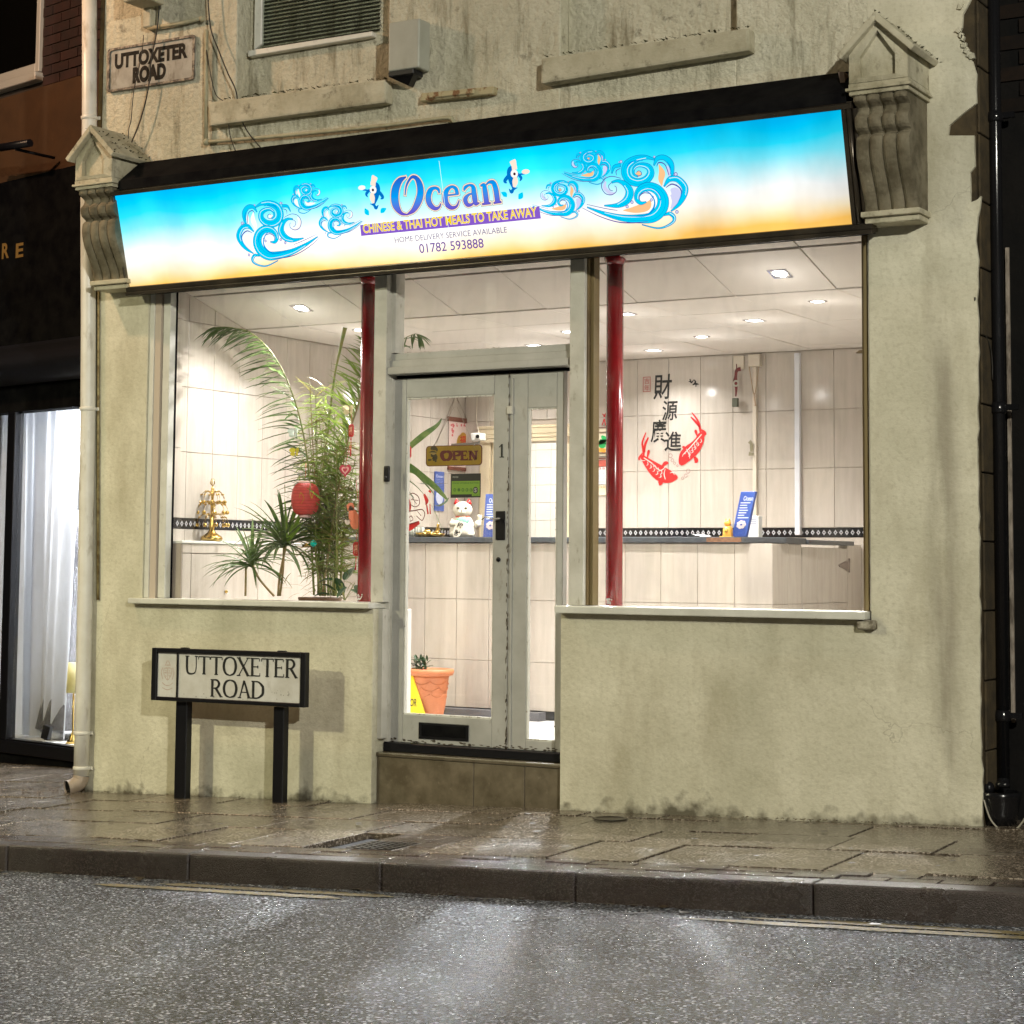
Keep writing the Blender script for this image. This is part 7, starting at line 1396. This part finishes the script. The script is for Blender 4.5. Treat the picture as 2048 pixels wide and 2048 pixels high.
mb = MB(); mb.tube([c+Vector((-.028, -.07, -.064)), c+Vector((-.030, -.075, -.065))], rp*.98, 16); mb.build('outlet_bore', BLACKP, T)
mb = MB(); mb.tube([at(197, 440, -.01), at(196, 1200, -.01)], .009, 6); tag(mb.build('thin_waste_pipe', mat('stained_pipe', (.35, .30, .14), .6, col2=(.14, .09, .03), scale=25), None), 'thin stained painted pipe just right of the white drainpipe', 'pipe')
mb = MB(); mb.box(-3.135, -3.117, -.012, .10, GZ(-3.12), 4.9); tag(mb.build('dirty_joint_strip', mat('rusty_joint', (.16, .10, .03), .9, col2=(.05, .035, .015), scale=18, stretch=(1, 1, .4), bump=.8), None), 'dirty brown joint strip between the drainpipe and the cream pier', 'wall')
mb = MB(); rnd = random.Random(9)
for i in range(22): p = at(rnd.uniform(75, 150), 1590+rnd.uniform(-14, 14), -.1); z = GZ(p.x)+.002; q = Vector((p.x, p.y+rnd.uniform(-.2, .3), z)); mb.tube(smooth_pts([q, q+Vector((rnd.uniform(-.05, .05), rnd.uniform(-.04, .04), rnd.uniform(.01, .03))), q+Vector((rnd.uniform(-.1, .1), rnd.uniform(-.05, .05), .004))], 3), .0015, 4)
mb.build('dry_twigs', mat('twig', (.10, .07, .05), .8), kind='stuff')
# ------------------------------------------------------------------ neighbouring shop on the left (dark), turned a little away
NA = R(-13); N0 = Vector((-4.43, 1.31, 0)); NU = Vector((math.cos(NA), math.sin(NA), 0)); NBF = PF(N0, NU, (0, 0, 1))
NB = thing('neighbour_shop', 'dark fronted neighbouring shop at the left with brick and brown render above', 'building', tuple(N0))
def nb(name, pxs, n0, n1, mt, par=None, bev=0, kind=None, bx=None):      # pixel outline on the neighbour's front, between depths n0..n1
    q = [NBF.at(a, b, n0) for a, b in pxs]; mb = MB(); mb.prism([NBF.pt(u, v, n0) for u, v in q], tuple(NBF.N*(n1-n0))); return mb.build(name, mt, par or NB, bevel=bev, kind=kind)
def nbu(name, u0, u1, v0, v1, n0, n1, mt, par=None, bev=0):
    mb = MB(); mb.prism([NBF.pt(u0, v0, n0), NBF.pt(u1, v0, n0), NBF.pt(u1, v1, n0), NBF.pt(u0, v1, n0)], tuple(NBF.N*(n1-n0))); return mb.build(name, mt, par or NB, bevel=bev)
zf0 = NBF.at(80, 350)[1]; zbk = NBF.at(130, 160)[1]; zfb = NBF.at(80, 690)[1]; zwt = NBF.at(80, 820)[1]; uR = .9; uL = -3.2
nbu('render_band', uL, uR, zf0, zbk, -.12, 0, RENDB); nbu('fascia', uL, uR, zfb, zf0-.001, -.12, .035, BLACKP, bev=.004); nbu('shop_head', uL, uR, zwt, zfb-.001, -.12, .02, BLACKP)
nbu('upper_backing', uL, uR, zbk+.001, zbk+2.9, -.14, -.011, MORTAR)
# awning cassette: a rolled black curve that catches the light
mb = MB(); P0 = [NBF.pt(uL, 0, 0), NBF.pt(uR, 0, 0)]; prof = [(.036, zfb+.02)]+[(.036+.20*math.sin(math.pi*i/10*.95), zfb+.01-.30*i/10) for i in range(11)]; A = [NBF.pt(uL, z, n) for n, z in prof]; B = [NBF.pt(uR, z, n) for n, z in prof]
mb.strip(A, B); mb.build('awning_box', mat('gloss_black_awning', (.014, .014, .018), .32, coat=.3), NB, smooth=True)
# bricks of the upper wall
bu = NBF.at(86, 60)[0]; v = zbk+.004; r_ = 0
while v < zbk+1.5:
    u = bu+.02-(.1125 if r_ % 2 else 0)
    while u < uR:
        a = max(u, bu+.004); e = min(u+.215, uR)
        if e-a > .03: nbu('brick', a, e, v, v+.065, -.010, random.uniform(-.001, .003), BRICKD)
        u += .225
    v += .075; r_ += 1
uw = NBF.at(84, 60)[0]; vw = NBF.at(60, 150)[1]
o = nbu('window', uw-.05, uw, vw-.0, vw+1.3, -.04, .02, mat('grey_upvc', (.42, .40, .36), .4), bev=.004); nbu('bottom_frame', uL, uw-.051, vw-.0, vw+.07, -.04, .02, MATS['grey_upvc'], o, .004); nbu('window_sill', uL, uw+.03, vw-.075, vw-.012, -.04, .07, MATS['grey_upvc'], NB, .006)
nbu('pane', uL, uw-.05, vw+.07, vw+1.3, -.012, -.008, glass('dark_pane', (.25, .26, .24), extra=.04), o); nbu('net_curtain', uL, uw-.30, vw+.07, vw+1.3, -.06, -.05, mat('dim_curtain', (.05, .04, .05), .9), NB); nbu('net_curtain', uw-.298, uw-.06, vw+.07, vw+1.3, -.06, -.05, mat('dim_net', (.22, .20, .16), .9), NB)
# lettering RE on the fascia, gold
FS = PF(NBF.pt(0, 0, .0355), NU, (0, 0, 1)); GL_ = mat('gold_letter', (.34, .20, .06), .4, metal=.3)
for ch, (a, b), (c_, d) in (('R', (5, 517), (18, 486)), ('E', (33, 515), (47, 486))): mb = MB(); u0, v0 = FS.at(a, b); u1, v1 = FS.at(c_, d); text(mb, FS, ch, u0, v0, u1, v1, .004, .03); mb.build('fascia_letter', GL_, NB)
mb = MB(); u0, v0 = FS.at(-24, 519); u1, v1 = FS.at(-10, 488); text(mb, FS, 'O', u0, v0, u1, v1, .004, .02); mb.build('fascia_letter', GL_, NB)
mb = MB(); mb.tube([NBF.pt(*NBF.at(-30, 300, .3), .3), NBF.pt(*NBF.at(60, 286, .3), .3)], .03, 8); mb.tube([NBF.pt(*NBF.at(30, 298, .3), .3), NBF.pt(*NBF.at(110, 316, .05), .05)], .012, 6); tag(mb.build('sign_lamp_bracket', BLACKM), 'black arm of a swan neck sign lamp over the dark fascia at left', 'lamp bracket')
# shop window: frame, pane, curtain, dress, lamps
zg = NBF.at(80, 1488)[1]; u_l = NBF.at(27, 1100)[0]
SWN = nbu('window', u_l-.10, u_l, zg, zwt-.001, -.06, .02, BLACKM, bev=.004); nbu('bottom_rail', uL, uR, zg-.09, zg-.001, -.06, .03, BLACKM, SWN, .004); nbu('stall_board', uL, uR, -.35, zg-.091, -.06, .0, BLACKP); nbu('pane', u_l, uR, zg, zwt, -.03, -.026, GLASS, SWN); nbu('pane', uL, u_l-.10, zg, zwt, -.03, -.026, GLASS, SWN); nbu('cill_light', u_l+.001, uR, zg, zg+.012, -.055, .015, BLACKM, SWN)
nbu('display_floor', uL, uR, zg-.06, zg-.002, -1.3, -.062, WHITEP); nbu('display_back', uL, uR, zg, zwt+.2, -1.36, -1.30, mat('display_white', (.74, .76, .80), .7)); nbu('display_ceiling', uL, uR, zwt+.2, zwt+.25, -1.36, -.10, MATS['display_white']); nbu('display_side', uR-.02, uR, zg, zwt+.2, -1.3, -.07, MATS['display_white'])
mb = MB(); A, B = [], []
for i in range(70): a = i/69.; u = u_l-.55+1.05*a; n_ = -.24+.022*math.sin(a*46)+.02*math.sin(a*17+1); A.append(NBF.pt(u, zwt+.15, n_)); B.append(NBF.pt(u+.0+(.10*math.sin(a*5)-.05), zg+.012, n_*1.05))
mb.strip(A, B); CU = mb.build('curtain', CURT, smooth=True); tag(CU, 'sheer white pleated curtain hanging in the lit neighbouring shop window', 'curtain')
mb = MB(); 
for k in range(3): v_ = NBF.at(80, (890, 942, 960)[k])[1]; mb.tube([NBF.pt(u_l-.3, v_, -1.25), NBF.pt(uR-.05, v_, -1.25)], .012, 6)
tag(mb.build('display_rail', mat('pale_rail', (.45, .46, .48), .4)), 'thin horizontal rails behind the sheer curtain', 'rail')
T = thing('dress_form', 'sparkling silver sequin dress with black sleeve on a stand, behind the curtain edge', 'mannequin', NBF.pt(*NBF.at(150, 1440), -.5)); cx_, cz_ = NBF.at(158, 1250, -.5)
ctr = NBF.pt(cx_, 0, -.5); zt_ = NBF.at(150, 1020, -.5)[1]; zbm = NBF.at(150, 1455, -.5)[1]; H = zt_-zbm
mb = MB(); mb.lathe([(.30, zbm), (.26, zbm+.12*H), (.17, zbm+.35*H), (.13, zbm+.55*H), (.10, zbm+.68*H), (.095, zbm+.74*H), (.115, zbm+.88*H), (.10, zbm+.97*H), (.04, zbm+H)], (ctr.x, ctr.y, 0), 22); mb.build('dress', SEQ, T); mb = MB(); mb.tube(smooth_pts([NBF.pt(cx_-.10, zt_-.03, -.5), NBF.pt(cx_-.16, zt_-.25, -.46), NBF.pt(cx_-.17, zt_-.55, -.42)], 4), [.045]*5+[.03]*4, 10); mb.build('sleeve', mat('black_sequin', (.06, .06, .065), .3, metal=.6, col2=(.3, .3, .3), scale=120, contrast=(.5, .6)), T)
T = thing('glass_table_lamp', 'slim brass lamp with cream shade at the right of the neighbouring shop window', 'lamp', NBF.pt(*NBF.at(146, 1495), -.3)); lx = NBF.at(147, 1400, -.2)[0]; c = NBF.pt(lx, 0, -.2); a = NBF.at(146, 1325, -.2)[1]; b = NBF.at(146, 1385, -.2)[1]
mb = MB(); mb.lathe([(.055, b), (.045, a)], (c.x, c.y, 0), 18); mb.build('lamp_shade', mat('cream_shade', (.80, .74, .42), .5, trans=.4), T); mb = MB(); mb.lathe([(.05, zg+.0), (.03, zg+.03), (.007, zg+.08), (.009, (zg+b)/2), (.006, b)], (c.x, c.y, 0), 14); mb.build('lamp_stem', BRASS, T)
T = thing('display_spotlight', 'small black spotlight standing at the foot of the white curtain', 'spotlight', NBF.pt(*NBF.at(92, 1490), -.12)); c = NBF.pt(*NBF.at(94, 1465, -.12), -.12)
mb = MB(); ax_ = Vector((.25, 0, 1)).normalized(); mb.cbox(c, (.035, .02, .05), (Vector((0, 1, 0)).cross(ax_), Vector((0, 1, 0)), ax_)); mb.build('head', BLACKM, T, bevel=.004); mb = MB(); zz = zg+.014; mb.tube([c+Vector((-.015, 0, -.04)), (c.x-.02, c.y, zz)], .006, 6); mb.tube([c+Vector((.02, 0, -.03)), (c.x+.012, c.y, zz)], .006, 6); mb.build('stand', BLACKM, T)
lp = NBF.pt(-.1, zwt+.1, -.7); area_light('display_light', lp, 165, (.93, .96, 1.), .9, shape='RECTANGLE', size_y=.3, rot=(0, 0, NA))
mb = MB(); mb.cbox(NBF.pt(-.1, zwt+.17, -.7), (.5, .12, .02), (NU, NBF.N, Vector((0, 0, 1)))); tag(mb.build('display_light_fitting', emit('cool_tube', (.85, .92, 1.), 5.)), 'cool white ceiling light panel over the neighbouring window display', 'light')
mb = MB(); q = [NBF.at(-30, 940, -.1), NBF.at(-4+10, 940, -.1), NBF.at(6, 1005, -.1), NBF.at(-30, 1005, -.1)]; 
# ------------------------------------------------------------------ dark building on the right
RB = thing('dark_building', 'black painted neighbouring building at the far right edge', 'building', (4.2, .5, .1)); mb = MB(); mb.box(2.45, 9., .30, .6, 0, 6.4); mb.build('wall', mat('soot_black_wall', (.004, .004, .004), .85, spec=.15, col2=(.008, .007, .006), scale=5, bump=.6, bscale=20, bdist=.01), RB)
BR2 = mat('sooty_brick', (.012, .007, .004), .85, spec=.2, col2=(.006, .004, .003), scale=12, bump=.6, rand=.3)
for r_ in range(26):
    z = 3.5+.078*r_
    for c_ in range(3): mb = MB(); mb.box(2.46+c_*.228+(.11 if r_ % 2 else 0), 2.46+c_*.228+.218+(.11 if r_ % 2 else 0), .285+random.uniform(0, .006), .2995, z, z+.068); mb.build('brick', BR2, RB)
T = thing('black_downpipe', 'black cast iron downpipe at the right edge beside the cream pier', 'drainpipe', (2.53, .2, GZ(2.53))); x0 = at(1986, 900, .2).x; x1 = at(2011, 900, .2).x; cx_ = (x0+x1)/2; r_ = (x1-x0)/2
PIPB = mat('gloss_black_pipe', (.008, .008, .009), .18, bump=.15, bscale=60); mb = MB(); mb.tube([(cx_, .2, GZ(2.5)+.16), (cx_, .2, 6.3)], r_, 18); mb.build('pipe', PIPB, T)
for (py,) in ((815,), (232,), (1430,)): z = at(1998, py, .2).z; mb = MB(); mb.lathe([(r_+.001, 0), (r_+.010, .006), (r_+.010, .03), (r_+.004, .05), (r_+.001, .055)], (cx_, .2, z-.03), 18); mb.box(cx_-.075, cx_+.095, .19, .215, z-.014, z+.014); mb.build('bracket', PIPB, T, bevel=0)
mb = MB(); mb.box(at(2016, 900, .29).x, at(2023, 900, .29).x, .285, .2995, at(2018, 1445, .29).z, at(2018, 495, .29).z); mb.build('pale_strip', mat('bare_mortar_strip', (.36, .31, .25), .9, col2=(.1, .08, .06), scale=30, stretch=(1, 1, .3)), RB)
T = thing('gully_hopper', 'black gully pot with a loop of pale cable at the foot of the black downpipe', 'gully', (2.56, .12, GZ(2.56))); z = GZ(2.56)
mb = MB(); mb.lathe([(.075, 0), (.085, .05), (.10, .13), (.105, .15), (.085, .155), (.07, .10), (.01, .09)], (cx_+.01, .10, z), 20); mb.build('hopper', PIPB, T)
mb = MB(); mb.tube(smooth_pts([(cx_, .2, z+.20), (cx_, .18, z+.17), (cx_, .12, z+.13)], 4), r_, 14); mb.ball((cx_-.03, .06, z+.17), .03, 10); mb.ball((cx_+.04, .05, z+.19), .025, 10, (1.4, 1, .7)); mb.build('shoe', PIPB, T)
mb = MB(); mb.tube(smooth_pts([at(1968, 1600, .0), at(1982, 1640, .0), at(2008, 1663, .0), at(2036, 1655, .0), at(2060, 1620, .0)], 6), .004, 6); mb.build('cable_loop', mat('pale_cable', (.35, .33, .27), .5), T)
mb = MB(); mb.tube(smooth_pts([at(1950, 595, -.005), at(1951, 640, .05), at(1965, 660, .08), at(1982, 700, .15), at(1985, 760, .17)], 4), .004, 5); tag(mb.build('loose_wire', CABLE), 'dark wire curling off the torn plaster edge onto the black pipe', 'wire')
# ------------------------------------------------------------------ street lamps, behind and beside the camera
for k, (p, e_, c_) in enumerate(LAMPS):
    lb = ('street lamp on the far footway right of the camera', 'taller yellowish street lamp far to the left across the road', 'third street lamp to the left in the road bay')[k]
    T = thing('street_lamp', lb, 'street lamp', (p[0], p[1], 0), 'street lamps along the road'); x, y, z = p; gz = GZ(x)-.2
    mb = MB(); mb.tube([(x, y-.9, gz), (x, y-.9, gz+1.2), (x, y-.9, z-.3)], [.08, .07, .05], 12); mb.tube(smooth_pts([(x, y-.9, z-.3), (x, y-.75, z+.05), (x, y-.3, z+.1)], 4), .04, 10); mb.build('column', mat('galvanised', (.3, .31, .31), .5, metal=.5), T)
    mb = MB(); mb.box(x-.13, x+.13, y-.35, y+.30, z+.04, z+.16); mb.build('lantern_head', MATS['galvanised'], T, bevel=.02)
    mb = MB(); mb.box(x-.09, x+.09, y-.2, y+.2, z+.02, z+.039); mb.build('lamp_lens', emit('lamp_lens_%d' % k, c_, 8.), T)
T = thing('wall_lantern', 'small warm wall lamp on the neighbouring building above the frame', 'wall lamp', (-4.6, -1.7, 5.8)); mb = MB(); mb.tube([(-4.6, -1.7, 5.9), (-4.5, .4, 6.), (-4.5, 1.3, 6.)], .02, 8); mb.build('arm', BLACKM, T); mb = MB(); mb.lathe([(.14, 5.82), (.04, 5.92)], (-4.6, -1.7, 0), 14); mb.build('lamp_shade', BLACKM, T)
